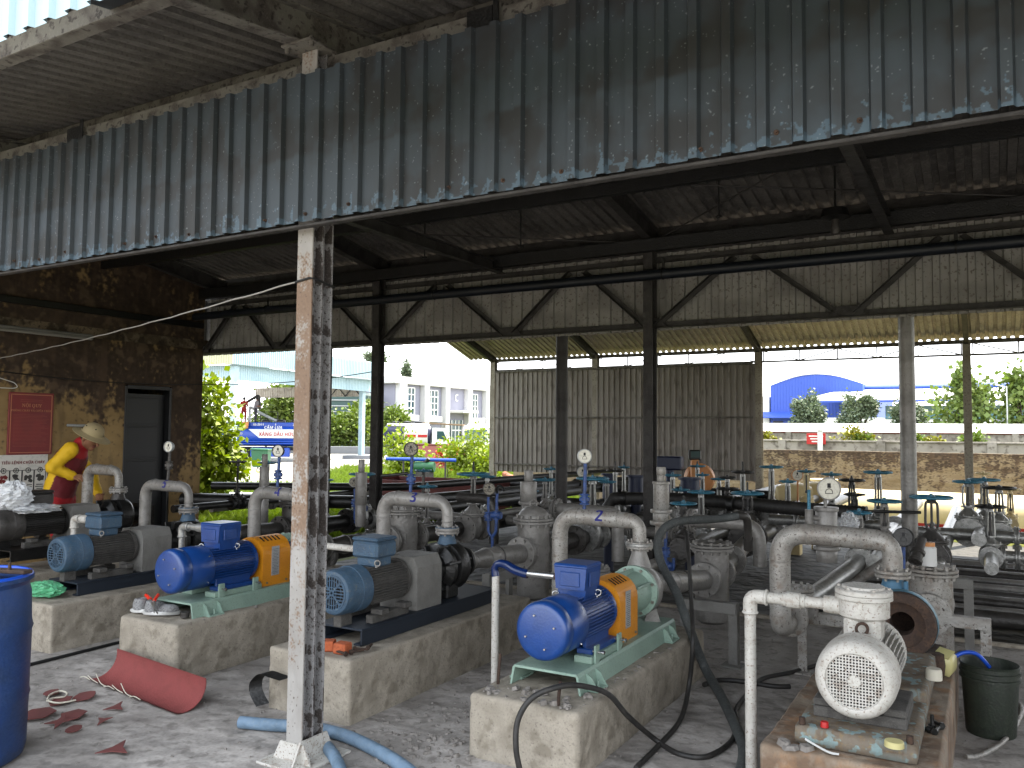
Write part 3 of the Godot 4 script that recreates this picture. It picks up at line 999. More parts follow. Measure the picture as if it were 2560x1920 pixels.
	# blue fascia sheets
	for k in 15:
		var x0 := -7.9 + k * 1.107
		var g := Geo.new()
		g.ribbed(Vector3(x0, 2.597 + 0.004 * sin(k * 2.1), -2.90 + 0.002 * (k % 2)), Vector3(1.112, 0, 0), Vector3(0, 0.73, 0), Vector3.BACK, 0.123, 0.022, 0.6, k * 1.7, 0.004)
		var sh := placed(t, "fascia_sheet", g, M.fascia)
		var bo := Geo.new()
		for i in 4:
			var px := x0 + 0.1 + i * 0.27
			bo.disc(Vector3(px, 2.64 + 0.01 * sin(px * 9.0), -2.897), Vector3.BACK, 0.010, 0.005, 8, 0.001)
			bo.cyl(Vector3(px, 2.64 + 0.01 * sin(px * 9.0), -2.895), Vector3(px, 2.64 + 0.01 * sin(px * 9.0), -2.886), 0.005, 0.005, 6)
		placed(sh, "screws", bo, M.rust, "stuff")
	var fr := Geo.new()
	fr.box(Vector3(0.4, 2.585, -2.925), Vector3(16.6, 0.014, 0.04), Basis(), 0.003)
	placed(t, "fascia_rail", fr, M.dark_steel)
	# outer eave fascia under the open sky
	for k in 11:
		var x0 := -3.12 + k * 1.107
		var g := Geo.new()
		g.ribbed(Vector3(x0, 3.0, -1.60), Vector3(1.11, 0, 0), Vector3(0, 0.5, 0), Vector3.BACK, 0.123, 0.02, 0.6)
		placed(t, "eave_sheet", g, M.sheet_pale)
	var so := Geo.new()
	so.box(Vector3(2.86, 3.30, -1.84), Vector3(11.96, 0.006, 0.42), Basis(Vector3.RIGHT, 0.16), 0.001)
	placed(t, "soffit_sheet", so, M.fascia)
	var cr := Geo.new()
	cr.box(Vector3(-3.2, 3.2, -1.62), Vector3(0.1, 0.3, 0.09), Basis(), 0.01)
	placed(t, "eave_bracket", cr, M.rust)
	# the lattice girder with its sheet behind the back columns
	var ch := Geo.new()
	for y in [2.66, 3.33]:
		angle_bar(ch, Vector3(-9.7, y, -7.96), Vector3(9.2, y, -7.96), 0.06, Vector3.UP)
	placed(t, "girder_chord", ch, M.dark_steel)
	var bn := [-9.7, -8.2, -6.48, -4.63, -2.95, -1.08, 0.6, 2.3, 4.05, 5.8, 7.55, 9.2]
	for i in bn.size() - 1:
		var mid: float = (bn[i] + bn[i + 1]) / 2.0
		for e in [[bn[i] + 0.06, mid - 0.08], [bn[i + 1] - 0.06, mid + 0.08]]:
			var g := Geo.new()
			angle_bar(g, Vector3(e[0], 2.68, -7.955), Vector3(e[1], 3.31, -7.955), 0.05, Vector3.BACK)
			placed(t, "girder_diagonal", g, M.dark_steel)
		var gp := Geo.new()
		gp.prism([Vector2(-0.16, 0), Vector2(0.16, 0), Vector2(0.08, 0.09), Vector2(-0.08, 0.09)], 0.008, Transform3D(Basis(), Vector3(bn[i], 2.67, -7.94)))
		placed(t, "gusset_plate", gp, M.dark_steel)
	for k in 19:
		var g := Geo.new()
		var x0 := -10.73 + k * 1.08
		g.ribbed(Vector3(x0, 2.64, -8.06 + 0.002 * (k % 2)), Vector3(1.085, 0, 0), Vector3(0, 0.80, 0), Vector3.BACK, 0.135, 0.025, 0.5)
		placed(t, "girder_sheet", g, M.truss_sheet)
	var cl := Geo.new()
	cl.box(Vector3(-0.9, 3.57, -8.09), Vector3(19.6, 0.3, 0.012), Basis(), 0.002)  # dark sheet added to block sky light between girder and roof
	placed(t, "eave_light_block", cl, M.dark_steel)
	# bracing rods under the roof
	for e in [[Vector3(-2.9, 3.70, -6.2), Vector3(0.5, 3.52, -7.85)], [Vector3(-2.9, 3.52, -7.85), Vector3(-0.75, 3.74, -6.1)], [Vector3(-6.4, 3.70, -6.2), Vector3(-3.0, 3.52, -7.85)]]:
		var g := Geo.new()
		g.cyl(e[0], e[1], 0.008, 0.008, 8)
		placed(t, "bracing_rod", g, M.dark_steel)
	for q in [[-5.05, -6.9], [-1.9, -6.7], [-3.9, -6.9]]:
		var g := Geo.new()
		g.cyl(Vector3(q[0], 3.38, q[1]), Vector3(q[0], under(q[1]) + 0.2, q[1]), 0.008, 0.008, 8)
		g.disc(Vector3(q[0], 3.39, q[1]), Vector3.UP, 0.03, 0.012, 10)
		placed(t, "hanger_rod", g, M.black)
	# a dark blue service pipe along the girder
	var sp := thing("service_pipe", "long dark blue service pipe running along the lattice girder", "pipe", Vector3(-2.9, 3.15, -7.72))
	var g2 := Geo.new()
	g2.cyl(Vector3(-9.6, 3.155, -7.72), Vector3(9.2, 3.165, -7.72), 0.052, 0.052, 14)
	placed(sp, "pipe", g2, mat(Color(0.05, 0.075, 0.11), 0.5))
	for x in [-8.2, -5.5, -2.75, -0.2]:
		var gb := Geo.new()
		gb.torus(Vector3(x, 3.16, -7.72), Vector3.RIGHT, 0.053, 0.008, 16, 6)
		gb.box(Vector3(x, 3.265, -7.74), Vector3(0.03, 0.11, 0.008))
		placed(sp, "clamp", gb, M.black)
	# a hanging lamp, switched off
	var lp := thing("hanging_lamp", "small dark caged lamp hanging under the shelter roof", "lamp", Vector3(-1.08, 3.28, -7.3))
	var lg := Geo.new()
	lg.lathe([Vector2(0, 0.2), Vector2(0.1, 0.19), Vector2(0.12, 0.12), Vector2(0.05, 0.1)], Transform3D(Basis(), Vector3(-1.08, 3.30, -7.3)), 16)
	lg.cyl(Vector3(-1.08, 3.5, -7.3), Vector3(-1.08, 3.86, -7.3), 0.01, 0.01, 8)
	placed(lp, "housing", lg, M.black)
	var lb := Geo.new()
	lb.lathe([Vector2(0, 0), Vector2(0.03, 0.01), Vector2(0.042, 0.05), Vector2(0.03, 0.1), Vector2(0.03, 0.13)], Transform3D(Basis(), Vector3(-1.08, 3.27, -7.3)), 14)
	placed(lp, "globe", lb, M.grimy)

	# unseen wall added at the shelter end to block light from the side
	var ew := thing("shade_wall", "added plain ochre wall out of view that blocks side light from the pump shelter", "wall", Vector3(9.3, 0, -5.4))
	var eg := Geo.new()
	eg.prism([Vector2(-8.0, 0.0), Vector2(-2.6, 0.0), Vector2(-2.6, 3.4), Vector2(-5.45, 3.9), Vector2(-8.0, 3.4)], 0.2, Transform3D(Basis(Vector3.UP, -PI / 2), Vector3(9.3, 0, 0)))
	placed(ew, "wall", eg, M.ochre)

func build_rear_shelter() -> void:
	var t := thing("rear_shelter", "brownish open shelter behind the girder with ribbed sheet screen", "shelter", Vector3(-4, 0, -12.4))
	for x in [-7.7, -4.17, -0.635]:
		var g := Geo.new()
		g.cyl(Vector3(x, -0.3, -8.35), Vector3(x, 3.45, -8.35), 0.068, 0.068, 16)
		g.box(Vector3(x, -0.29, -8.35), Vector3(0.26, 0.02, 0.26), Basis(), 0.003)
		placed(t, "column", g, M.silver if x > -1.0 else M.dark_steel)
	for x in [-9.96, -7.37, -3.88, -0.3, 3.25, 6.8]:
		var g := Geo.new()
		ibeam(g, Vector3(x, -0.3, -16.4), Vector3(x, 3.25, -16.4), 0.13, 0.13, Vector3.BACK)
		placed(t, "column", g, M.lit_steel)
	var top := func(z: float) -> float: return 4.62 - 0.32 * absf(z + 12.35)
	for x in [-9.96, -7.37, -3.88, -0.3, 3.25, 6.8]:
		for s in [[-8.2, -12.35], [-16.55, -12.35]]:
			var g := Geo.new()
			ibeam(g, Vector3(x, top.call(s[0]) - 0.09, s[0]), Vector3(x, top.call(s[1]) - 0.09, s[1]), 0.14, 0.08, Vector3.UP)
			placed(t, "rafter", g, M.dark_steel)
	for k in 19:
		var x0 := -10.75 + k * 1.04
		for s in [[-8.1, -12.35], [-16.62, -12.35]]:
			var g := Geo.new()
			var o := Vector3(x0, top.call(s[0]) + 0.03, s[0])
			var e := Vector3(x0, top.call(s[1]) + 0.03, s[1])
			g.ribbed(o, Vector3(1.045, 0, 0), e - o, Vector3.UP, 0.13, 0.03, 0.5)
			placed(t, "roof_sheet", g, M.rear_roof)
	for z in [-9.3, -10.9, -13.8, -15.3]:
		var g := Geo.new()
		g.box(Vector3(-1.0, top.call(z) - 0.01, z), Vector3(19.2, 0.07, 0.04), Basis(), 0.003)
		placed(t, "purlin", g, M.rear_roof)
	# eave girder over the back columns
	var ch := Geo.new()
	bar(ch, Vector3(-9.96, 3.225, -16.4), Vector3(8.9, 3.225, -16.4), 0.06, 0.07)
	bar(ch, Vector3(-9.96, 2.995, -16.4), Vector3(8.9, 2.995, -16.4), 0.035, 0.035)
	placed(t, "eave_girder", ch, M.beam)
	for b in [[-9.9, -7.44, 4], [-7.3, -3.95, 5], [-3.78, -0.38, 5], [-0.2, 3.2, 5], [3.3, 6.75, 5]]:
		var w: float = (b[1] - b[0]) / b[2]
		for i in int(b[2]) + 1:
			var g := Geo.new()
			var x: float = b[0] + i * w
			bar(g, Vector3(x, 3.01, -16.4), Vector3(x, 3.20, -16.4), 0.022, 0.022)
			placed(t, "girder_post", g, M.beam)
			if i < int(b[2]):
				var d := Geo.new()
				var up: bool = i % 2 == 1
				bar(d, Vector3(x + 0.02, 3.01 if up else 3.19, -16.41), Vector3(x + w - 0.02, 3.19 if up else 3.01, -16.41), 0.018, 0.02)
				placed(t, "girder_diagonal", d, M.beam)
	# ribbed screen sheets between the back columns
	for k in 6:
		var x0 := -9.9 + k * 0.995
		if k == 5:
			x0 = -4.925
		var g := Geo.new()
		g.ribbed(Vector3(x0, 0.67 + 0.01 * sin(k * 2.3), -16.36 + 0.003 * (k % 2)), Vector3(1.0, 0, 0), Vector3(0, 2.30, 0), Vector3.BACK, 0.125, 0.026, 0.62)
		placed(t, "screen_sheet", g, M.screen_sheet)
	for y in [0.85, 1.905, 2.955]:
		var g := Geo.new()
		g.box(Vector3(-6.92, y, -16.31), Vector3(5.9, 0.035, 0.035), Basis(), 0.004)
		placed(t, "rail", g, M.beam)

# ---------- the store at the side ----------
func build_store() -> void:
	var t := thing("store_building", "ochre plastered store with dark mouldy patches and a black door", "building", Vector3(-11.8, 0, -2.5))
	var w := Geo.new()
	var xw := -9.68
	# wall with the door opening
	w.box(Vector3(xw - 0.1, 1.08, -7.695), Vector3(0.2, 2.16, 0.51))
	w.box(Vector3(xw - 0.1, 1.08, -1.85), Vector3(0.2, 2.16, 9.78))
	w.prism([Vector2(-7.95, 2.16), Vector2(3.04, 2.16), Vector2(3.04, 2.75), Vector2(-5.45, 4.1), Vector2(-7.95, 3.7)], 0.2, Transform3D(Basis(Vector3.UP, -PI / 2), Vector3(xw - 0.1, 0, 0)))
	placed(t, "wall", w, wall_paint(true))
	# lower band where the ochre plaster is still clean
	var b := Geo.new()
	b.box(Vector3(xw - 2.3, 1.2, -7.84), Vector3(4.2, 3.0, 0.2))
	b.box(Vector3(xw - 2.3, 1.2, 2.94), Vector3(4.2, 3.0, 0.2))
	b.box(Vector3(xw - 4.3, 1.2, -2.45), Vector3(0.2, 3.0, 10.6))
	placed(t, "back_wall", b, M.ochre)
	var rf := Geo.new()
	rf.box(Vector3(xw - 2.3, 2.78, -2.45), Vector3(4.6, 0.15, 11.2), Basis(), 0.01)
	placed(t, "roof", rf, M.old_wall)
	var fr := Geo.new()
	for z in [-6.755, -7.425]:
		fr.box(Vector3(xw - 0.06, 1.07, z), Vector3(0.14, 2.14, 0.035), Basis(), 0.004)
	fr.box(Vector3(xw - 0.06, 2.13, -7.09), Vector3(0.14, 0.05, 0.635), Basis(), 0.004)
	placed(t, "door_frame", fr, M.door)
	var d := Geo.new()
	d.box(Vector3(xw - 0.10, 1.03, -7.09), Vector3(0.03, 2.04, 0.62), Basis(), 0.003)
	var door := placed(t, "door", d, M.door)
	for q in [[0.2, 0.55], [0.75, 1.15], [1.2, 1.6], [1.65, 1.98]]:
		var g := Geo.new()
		g.box(Vector3(xw - 0.083, (q[0] + q[1]) / 2, -7.06), Vector3(0.008, q[1] - q[0], 0.46), Basis(), 0.003)
		placed(door, "panel", g, M.fan_dark if q[0] < 0.5 else M.door)
		var r := Geo.new()
		r.box(Vector3(xw - 0.079, q[1] + 0.022, -7.06), Vector3(0.006, 0.012, 0.5), Basis(), 0.002)
		placed(door, "rail", r, M.door_rail)
	# dark tie beam on the wall
	var tb := Geo.new()
	bar(tb, Vector3(xw + 0.03, 3.05, -7.9), Vector3(xw + 0.03, 3.05, -2.9), 0.06, 0.08)
	placed(t, "wall_beam", tb, M.black)
	# red notice
	var s := thing("notice_board", "faded red notice board with gold border and lettering", "sign", Vector3(xw + 0.02, 1.64, -5.53))
	var g1 := Geo.new()
	g1.box(Vector3(xw + 0.012, 1.635, -5.53), Vector3(0.02, 0.72, 0.52), Basis(), 0.004)
	placed(s, "board", g1, M.sign_red)
	var g2 := Geo.new()
	for e in [[Vector3(0, 0.335, 0), Vector3(0.004, 0.008, 0.48)], [Vector3(0, -0.335, 0), Vector3(0.004, 0.008, 0.48)], [Vector3(0, 0, 0.236), Vector3(0.004, 0.67, 0.008)], [Vector3(0, 0, -0.236), Vector3(0.004, 0.67, 0.008)]]:
		g2.box(Vector3(xw + 0.0235, 1.635, -5.53) + e[0], e[1])
	placed(s, "border", g2, M.sign_gold)
	var face := Basis(Vector3.UP, PI / 2)
	lettering(s, "NỘI QUY", 0.052, Transform3D(face, Vector3(0.0045, 0.205, 0.0)), M.sign_gold, "heading", true)
	lettering(s, "PHÒNG CHÁY VÀ CHỮA CHÁY", 0.031, Transform3D(face, Vector3(0.0045, 0.145, 0.0)), M.sign_gold, "heading", true)
	var ln := Geo.new()
	var r3 := RandomNumberGenerator.new()
	r3.seed = 5
	for i in 24:
		var wd := r3.randf_range(0.3, 0.41)
		ln.box(Vector3(xw + 0.0228, 1.735 - i * 0.0158, -5.53 + (0.41 - wd) / 2), Vector3(0.0015, 0.004, wd))
	for i in 2:
		ln.box(Vector3(xw + 0.0228, 1.91 - i * 0.02, -5.53), Vector3(0.0015, 0.005, 0.26))
	placed(s, "small_print", ln, M.sign_line, "stuff")
	# fire instructions
	var q := thing("fire_instructions", "white fire drill poster with four numbered picture panels", "sign", Vector3(xw + 0.01, 1.02, -5.42))
	var g3 := Geo.new()
	g3.box(Vector3(xw + 0.008, 1.02, -5.42), Vector3(0.012, 0.51, 0.66), Basis(), 0.002)
	placed(q, "board", g3, M.paper)
	lettering(q, "TIÊU LỆNH CHỮA CHÁY", 0.045, Transform3D(face, Vector3(0.0055, 0.165, -0.045)), M.sign_print_red, "heading")
	for i in 4:
		var zc := -5.245 - i * 0.139
		var fr2 := Geo.new()
		for e in [[Vector3(0, 0.075, 0), Vector3(0.003, 0.006, 0.135)], [Vector3(0, -0.205, 0), Vector3(0.003, 0.006, 0.135)], [Vector3(0, -0.065, 0.066), Vector3(0.003, 0.28, 0.006)], [Vector3(0, -0.065, -0.066), Vector3(0.003, 0.28, 0.006)]]:
			fr2.box(Vector3(xw + 0.0152, 1.02, zc) + e[0], e[1])
		fr2.torus(Vector3(xw + 0.0152, 1.095, zc), Vector3.RIGHT, 0.028, 0.004, 20, 6)
		placed(q, "panel_frame", fr2, M.ink_dark)
		lettering(q, str(i + 1), 0.042, Transform3D(face, Vector3(0.0055, 0.075, zc + 5.42)), M.ink_dark, "number")
		var pic := Geo.new()
		r3.seed = 40 + i
		for k in 7:
			var a := r3.randf() * TAU
			pic.prism([Vector2(-0.02, -0.012), Vector2(0.018, -0.016), Vector2(0.024, 0.01), Vector2(0.0, 0.026), Vector2(-0.018, 0.012)], 0.002, Transform3D(face * Basis(Vector3.BACK, a), Vector3(xw + 0.0152 + k * 0.0002, 1.0 + r3.randf_range(-0.035, 0.035), zc + r3.randf_range(-0.035, 0.035))))
		placed(q, "picture", pic, M.sign_print_red if i == 0 else M.grimy, "stuff")
		var tx := Geo.new()
		for k in 4:
			tx.box(Vector3(xw + 0.0152, 0.925 - k * 0.024, zc), Vector3(0.002, 0.009, r3.randf_range(0.07, 0.11)))
		placed(q, "caption", tx, M.ink_dark, "stuff")
	# wall lamp, hook rail, wires
	var l := thing("tube_light", "long unlit fluorescent tube fitting high on the ochre wall", "lamp", Vector3(xw + 0.05, 2.72, -5.6))
	var lg := Geo.new()
	lg.box(Vector3(xw + 0.03, 2.715, -5.62), Vector3(0.05, 0.07, 1.25), Basis(), 0.012)
	placed(l, "housing", lg, M.dust_grey)
	var lt := Geo.new()
	lt.cyl(Vector3(xw + 0.07, 2.69, -5.05), Vector3(xw + 0.07, 2.69, -6.2), 0.016, 0.016, 12)
	placed(l, "tube", lt, M.tube_lamp)
	var k := thing("coat_rail", "short white metal rail fixed to the wall beside the door", "rail", Vector3(xw + 0.05, 1.62, -6.1))
	var kg := Geo.new()
	kg.cyl(Vector3(xw + 0.05, 1.62, -5.95), Vector3(xw + 0.05, 1.615, -6.35), 0.016, 0.016, 10)
	kg.cyl(Vector3(xw, 1.62, -6.0), Vector3(xw + 0.05, 1.62, -6.0), 0.01, 0.01, 8)
	kg.cyl(Vector3(xw, 1.615, -6.3), Vector3(xw + 0.05, 1.615, -6.3), 0.01, 0.01, 8)
	placed(k, "rail", kg, M.plate)
	var hgt := thing("wire_hanger", "white wire clothes hanger on the ochre wall above the red notice", "hanger", Vector3(xw + 0.04, 2.1, -5.18))
	var hg := Geo.new()
	var hx := xw + 0.03
	hg.tube(bend([Vector3(hx, 2.12, -5.10), Vector3(hx, 2.17, -5.06), Vector3(hx, 2.10, -5.32), Vector3(hx, 2.05, -5.36), Vector3(hx, 2.035, -5.30), Vector3(hx, 2.035, -4.85), Vector3(hx, 2.06, -4.80), Vector3(hx, 2.15, -5.02)], 0.03, 4), 0.005, 8)
	hg.tube(curve([Vector3(hx, 2.15, -5.04), Vector3(hx, 2.2, -5.04), Vector3(hx, 2.23, -5.06), Vector3(hx - 0.03, 2.22, -5.07)], 4), 0.004, 6)
	placed(hgt, "hanger", hg, M.white)
	var wr := thing("washing_line", "pale wire strung from the rusty column across to the store", "wire", Vector3(-2.92, 2.1, -3.0))
	var wg := Geo.new()
	var w0 := Vector3(-2.97, 2.33, -2.985)
	var w1 := on_x(-40, 903, -9.66)
	var wp := []
	for i in 40:
		var s1 := i / 39.0
		wp.append(w0.lerp(w1, s1) + Vector3(0, -0.12 * s1 * (1 - s1) + 0.003 * sin(i * 1.9), 0))
	wg.tube(wp, 0.0045, 6)
	placed(wr, "wire", wg, M.wire_pale)
	var kn := Geo.new()
	var lo := []
	for i in 15:
		var a := i / 14.0
		var qx := [Vector3(-2.975, 2.33, -2.985), Vector3(-2.865, 2.345, -2.983), Vector3(-2.863, 2.32, -3.146), Vector3(-2.977, 2.325, -3.146), Vector3(-2.975, 2.33, -2.985)]
		var j := mini(int(a * 4.0), 3)
		lo.append(qx[j].lerp(qx[j + 1], a * 4.0 - j))
	kn.tube(lo, 0.006, 6)
	placed(wr, "tie", kn, M.wire_dark)
	var ca := thing("overhead_cable", "thin black cable sagging along the ochre wall towards the canopy", "cable", Vector3(xw + 0.05, 2.3, -6))
	var cg := Geo.new()
	var c0 := Vector3(xw + 0.04, 2.34, -4.0)
	var c1 := Vector3(xw + 0.04, 2.22, -7.9)
	var cp := []
	for i in 16:
		var s2 := i / 15.0
		cp.append(c0.lerp(c1, s2) + Vector3(0, -0.10 * 4 * s2 * (1 - s2), 0))
	for i in 14:
		var s2 := (i + 1) / 14.0
		cp.append(c1.lerp(Vector3(-6.52, 2.33, -8.0), s2) + Vector3(0, -0.06 * 4 * s2 * (1 - s2), 0))
	cg.tube(cp, 0.006, 6)
	placed(ca, "cable", cg, M.wire_dark)

# ---------- plants ----------
func on_x(px: float, py: float, x: float) -> Vector3:
	var d := cam_basis * Vector3((px - 1280.0) / F, -(py - 960.0) / F, -1.0)
	return eye + d * (x / d.x)

func on_z(px: float, py: float, z: float) -> Vector3:
	var d := cam_basis * Vector3((px - 1280.0) / F, -(py - 960.0) / F, -1.0)
	return eye + d * (z / d.z)

func on_y(px: float, py: float, y: float) -> Vector3:
	var d := cam_basis * Vector3((px - 1280.0) / F, -(py - 960.0) / F, -1.0)
	return eye + d * ((y - eye.y) / d.y)

func leaves(g: Geo, c: Vector3, rad: Vector3, count: int, size: float, clumps: int, r: RandomNumberGenerator, hang := 0.0, spread := 0.3) -> void:
	var cs: Array[Vector3] = []
	for i in clumps:
		var u := Vector3(r.randfn(), r.randfn(), r.randfn()).normalized() * pow(r.randf(), 0.4)
		cs.append(Vector3(u.x * rad.x, u.y * rad.y, u.z * rad.z) * 0.9)
	for i in count:
		var k := cs[r.randi() % clumps]
		var u := Vector3(r.randfn(), r.randfn(), r.randfn()) * spread
		var p := c + k + Vector3(u.x * rad.x, u.y * rad.y, u.z * rad.z)
		var out := (p - c).normalized()
		var d := (out + Vector3(r.randfn(), r.randfn() - hang, r.randfn()) * 0.8).normalized()
		var s := d.cross(Vector3(r.randfn(), r.randfn() + 1.0, r.randfn())).normalized()
		var q := s.cross(d).normalized()
		var l := size * r.randf_range(0.6, 1.25)
		var w := l * 0.42
		var tone := r.randf_range(0.65, 1.25)
		var col := Color(tone * r.randf_range(0.9, 1.12), tone, tone * r.randf_range(0.8, 1.05))
		var b := p + d * l * 0.5
		var k0 := g.v.size()
		g.add(p, q); g.add(b + s * w + q * l * 0.07, q); g.add(p + d * l, q); g.add(b - s * w + q * l * 0.07, q)
		g.tri(k0, k0 + 1, k0 + 2)
		g.tri(k0, k0 + 2, k0 + 3)
		for j in 4:
			g.c.append(col)

func tree(called: String, label: String, category: String, foot: Vector3, crowns: Array, count: int, size: float, m: Material, sd: int, group := "", trunk_r := 0.06, hang := 0.0, spread := 0.3) -> Node3D:
	var t := thing(called, label, category, foot, group)
	var r := RandomNumberGenerator.new()
	r.seed = sd
	var tr := Geo.new()
	var cr := Geo.new()
	var mid := Vector3.ZERO
	for e in crowns:
		mid += e[0]
	mid /= crowns.size()
	var fork := foot.lerp(mid, 0.45)
	fork.x = lerpf(foot.x, mid.x, 0.3)
	fork.z = lerpf(foot.z, mid.z, 0.3)
	tr.tube([foot - Vector3(0, 0.1, 0), foot.lerp(fork, 0.5) + Vector3(0.02, 0, 0.02), fork], [trunk_r * 1.2, trunk_r, trunk_r * 0.8], 8)
	for e in crowns:
		var c: Vector3 = e[0]
		var rad: Vector3 = e[1]
		for k in 4:
			var tip := c + Vector3(r.randf_range(-0.6, 0.6) * rad.x, r.randf_range(-0.1, 0.7) * rad.y, r.randf_range(-0.6, 0.6) * rad.z)
			tr.tube([fork, fork.lerp(tip, 0.55) + Vector3(0, 0.05, 0), tip], [trunk_r * 0.6, trunk_r * 0.38, trunk_r * 0.12], 6)
		leaves(cr, c, rad, int(count / crowns.size()), size, 26, r, hang, spread)
	placed(t, "trunk", tr, M.bark)
	placed(t, "crown", cr, m)
	return t

func palm(label: String, foot: Vector3, h: float, sd: int) -> void:
	var t := thing("palm_tree", label, "tree", foot, "palm trees behind the office")
	var tr := Geo.new()
	tr.tube([foot, foot + Vector3(0.1, h * 0.5, 0), foot + Vector3(0.15, h, 0)], [0.2, 0.15, 0.12], 8)
	placed(t, "trunk", tr, M.bark)
	var r := RandomNumberGenerator.new()
	r.seed = sd
	var g := Geo.new()
	var top := foot + Vector3(0.15, h, 0)
	for i in 15:
		var a := TAU * i / 15.0 + r.randf() * 0.3
		var el := r.randf_range(-0.1, 0.9)
		var d := Vector3(cos(a), 0, sin(a))
		var l := r.randf_range(2.0, 2.8)
		var prev := top
		for k in range(1, 9):
			var s := k / 8.0
			var p := top + d * l * s * cos(el * 0.7) + Vector3(0, l * (sin(el) * s - 0.75 * s * s), 0)
			var sd2 := d.cross(Vector3.UP)
			for sg in [-1.0, 1.0]:
				for j in 2:
					var o := prev.lerp(p, j * 0.5)
					var e: Vector3 = o + sd2 * sg * 0.55 * (1.1 - s) + Vector3(0, -0.22, 0) + d * 0.2
					g.face([o, o + d * 0.09, e], Vector3.UP)
			g.face([prev, p, p + Vector3(0, 0.04, 0), prev + Vector3(0, 0.04, 0)], sd2)
			prev = p
	for i in g.v.size():
		g.c.append(Color(1, 1, 1))
	placed(t, "crown", g, M.leaf_dark)

# ---------- far things beyond the shelter ----------
func build_far() -> void:
	# mouldy boundary wall behind the tank
	var t := thing("boundary_wall", "mouldy plastered boundary wall behind the cream tank", "wall", Vector3(0, -0.6, -21))
	var g := Geo.new()
	var topline := [Vector2(-12, -0.7)]
	topline.append(Vector2(12, -0.7))
	for i in 49:
		var x := 12.0 - i * 0.5
		topline.append(Vector2(x, 1.19 + 0.012 * noise.get_noise_1d(x * 2.3)))
	g.prism(topline, 0.2, Transform3D(Basis(), Vector3(0, 0, -21.0)))
	placed(t, "wall", g, wall_paint(false))
	for q in [[-32.0, 1.30, "low grey parapet wall with dry grass along its foot", 0.0], [-45.0, 1.63, "pale weathered panel wall with posts under the white shed roof", 1.0]]:
		var w := thing("parapet_wall", q[2], "wall", Vector3(0, -0.6, q[0]))
		var k := Geo.new()
		k.box(Vector3(8, (q[1] - 0.65) / 2, q[0]), Vector3(44, q[1] + 0.65, 0.18), Basis(), 0.01)
		placed(w, "wall", k, M.far_wall)
		for i in 13:
			var x = -13.5 + i * 3.4 + q[3]
			var p := Geo.new()
			p.box(Vector3(x, (q[1] - 0.6) / 2 + 0.03, q[0] + 0.13), Vector3(0.28, q[1] + 0.68, 0.1), Basis(), 0.01)
			placed(w, "pilaster", p, M.far_wall)
		var cp := Geo.new()
		cp.box(Vector3(8, q[1] + 0.03, q[0]), Vector3(44, 0.06, 0.3), Basis(), 0.01)
		placed(w, "coping", cp, M.oxide if q[3] > 0.5 else M.far_wall)
	var gp := on_z(2050, 1100, -31.6)
	var po := thing("gate_post", "slim white gate post in front of the grey parapet wall", "post", Vector3(gp.x, -0.6, -31.6))
	var pg := Geo.new()
	pg.box(Vector3(gp.x, 0.55, -31.6), Vector3(0.16, 2.3, 0.16), Basis(), 0.01)
	pg.box(Vector3(gp.x, 1.73, -31.6), Vector3(0.22, 0.08, 0.22), Basis(), 0.01)
	placed(po, "post", pg, M.stucco)
	var sp := on_z(2040, 1097, -31.8)
	var sn := thing("warning_sign", "small red warning sign on the grey parapet wall", "sign", sp)
	var sg := Geo.new()
	sg.box(sp, Vector3(0.66, 0.4, 0.04), Basis(), 0.005)
	placed(sn, "plate", sg, M.red)
	var sl := Geo.new()
	for i in 3:
		sl.box(sp + Vector3(0, 0.1 - i * 0.1, 0.022), Vector3(0.5 - 0.1 * i, 0.045, 0.006))
	placed(sn, "print", sl, M.white, "stuff")
	# long white low roof
	var wr := thing("white_shed", "long low white roofed shed behind the panel wall", "shed", Vector3(0, -0.6, -50))
	var wg := Geo.new()
	wg.prism([Vector2(-45.6, 1.5), Vector2(-56, 2.25), Vector2(-56, 2.15), Vector2(-45.6, 1.42)], 56.0, Transform3D(Basis(Vector3.UP, -PI / 2), Vector3(2, 0, 0)))
	placed(wr, "roof", wg, M.hall_white)
	var wb := Geo.new()
	wb.box(Vector3(2, 0.45, -55.5), Vector3(55, 2.3, 0.2))
	placed(wr, "wall", wb, M.hall_white)
	# trees
	tree("round_tree", "round dark green tree in front of the blue arched hall", "tree", Vector3(-10.9, -0.6, -60), [[Vector3(-10.9, 2.9, -60), Vector3(1.0, 1.4, 1.0)]], 6000, 0.19, M.leaf_dark, 11, "round trees before the halls", 0.12, 0.0, 0.2)
	tree("round_tree", "round dark green tree before the sloping edge of the white hall", "tree", Vector3(-7.6, -0.6, -60), [[Vector3(-7.9, 2.7, -60), Vector3(1.0, 1.3, 1.1)], [Vector3(-7.0, 3.5, -60), Vector3(0.7, 0.75, 0.8)]], 6000, 0.19, M.leaf_dark, 12, "round trees before the halls", 0.12, 0.0, 0.2)
	tree("round_tree", "smaller dark green tree half hidden by the grey pipe column", "tree", Vector3(-4.55, -0.6, -60), [[Vector3(-4.55, 2.7, -60), Vector3(1.0, 1.1, 1.0)]], 5000, 0.19, M.leaf_dark, 13, "round trees before the halls", 0.12, 0.0, 0.2)
	tree("teak_tree", "tall loose pale green tree rising over the white hall roof", "tree", Vector3(-1.4, -0.6, -58), [[Vector3(-1.9, 2.9, -58), Vector3(1.0, 1.5, 0.9)], [Vector3(-0.4, 3.6, -58), Vector3(0.8, 1.2, 0.8)], [Vector3(-1.3, 4.7, -58), Vector3(0.45, 0.9, 0.5)]], 1900, 0.34, M.leaf_teak, 14, "pale trees before the white hall", 0.12, 0.3, 0.42)
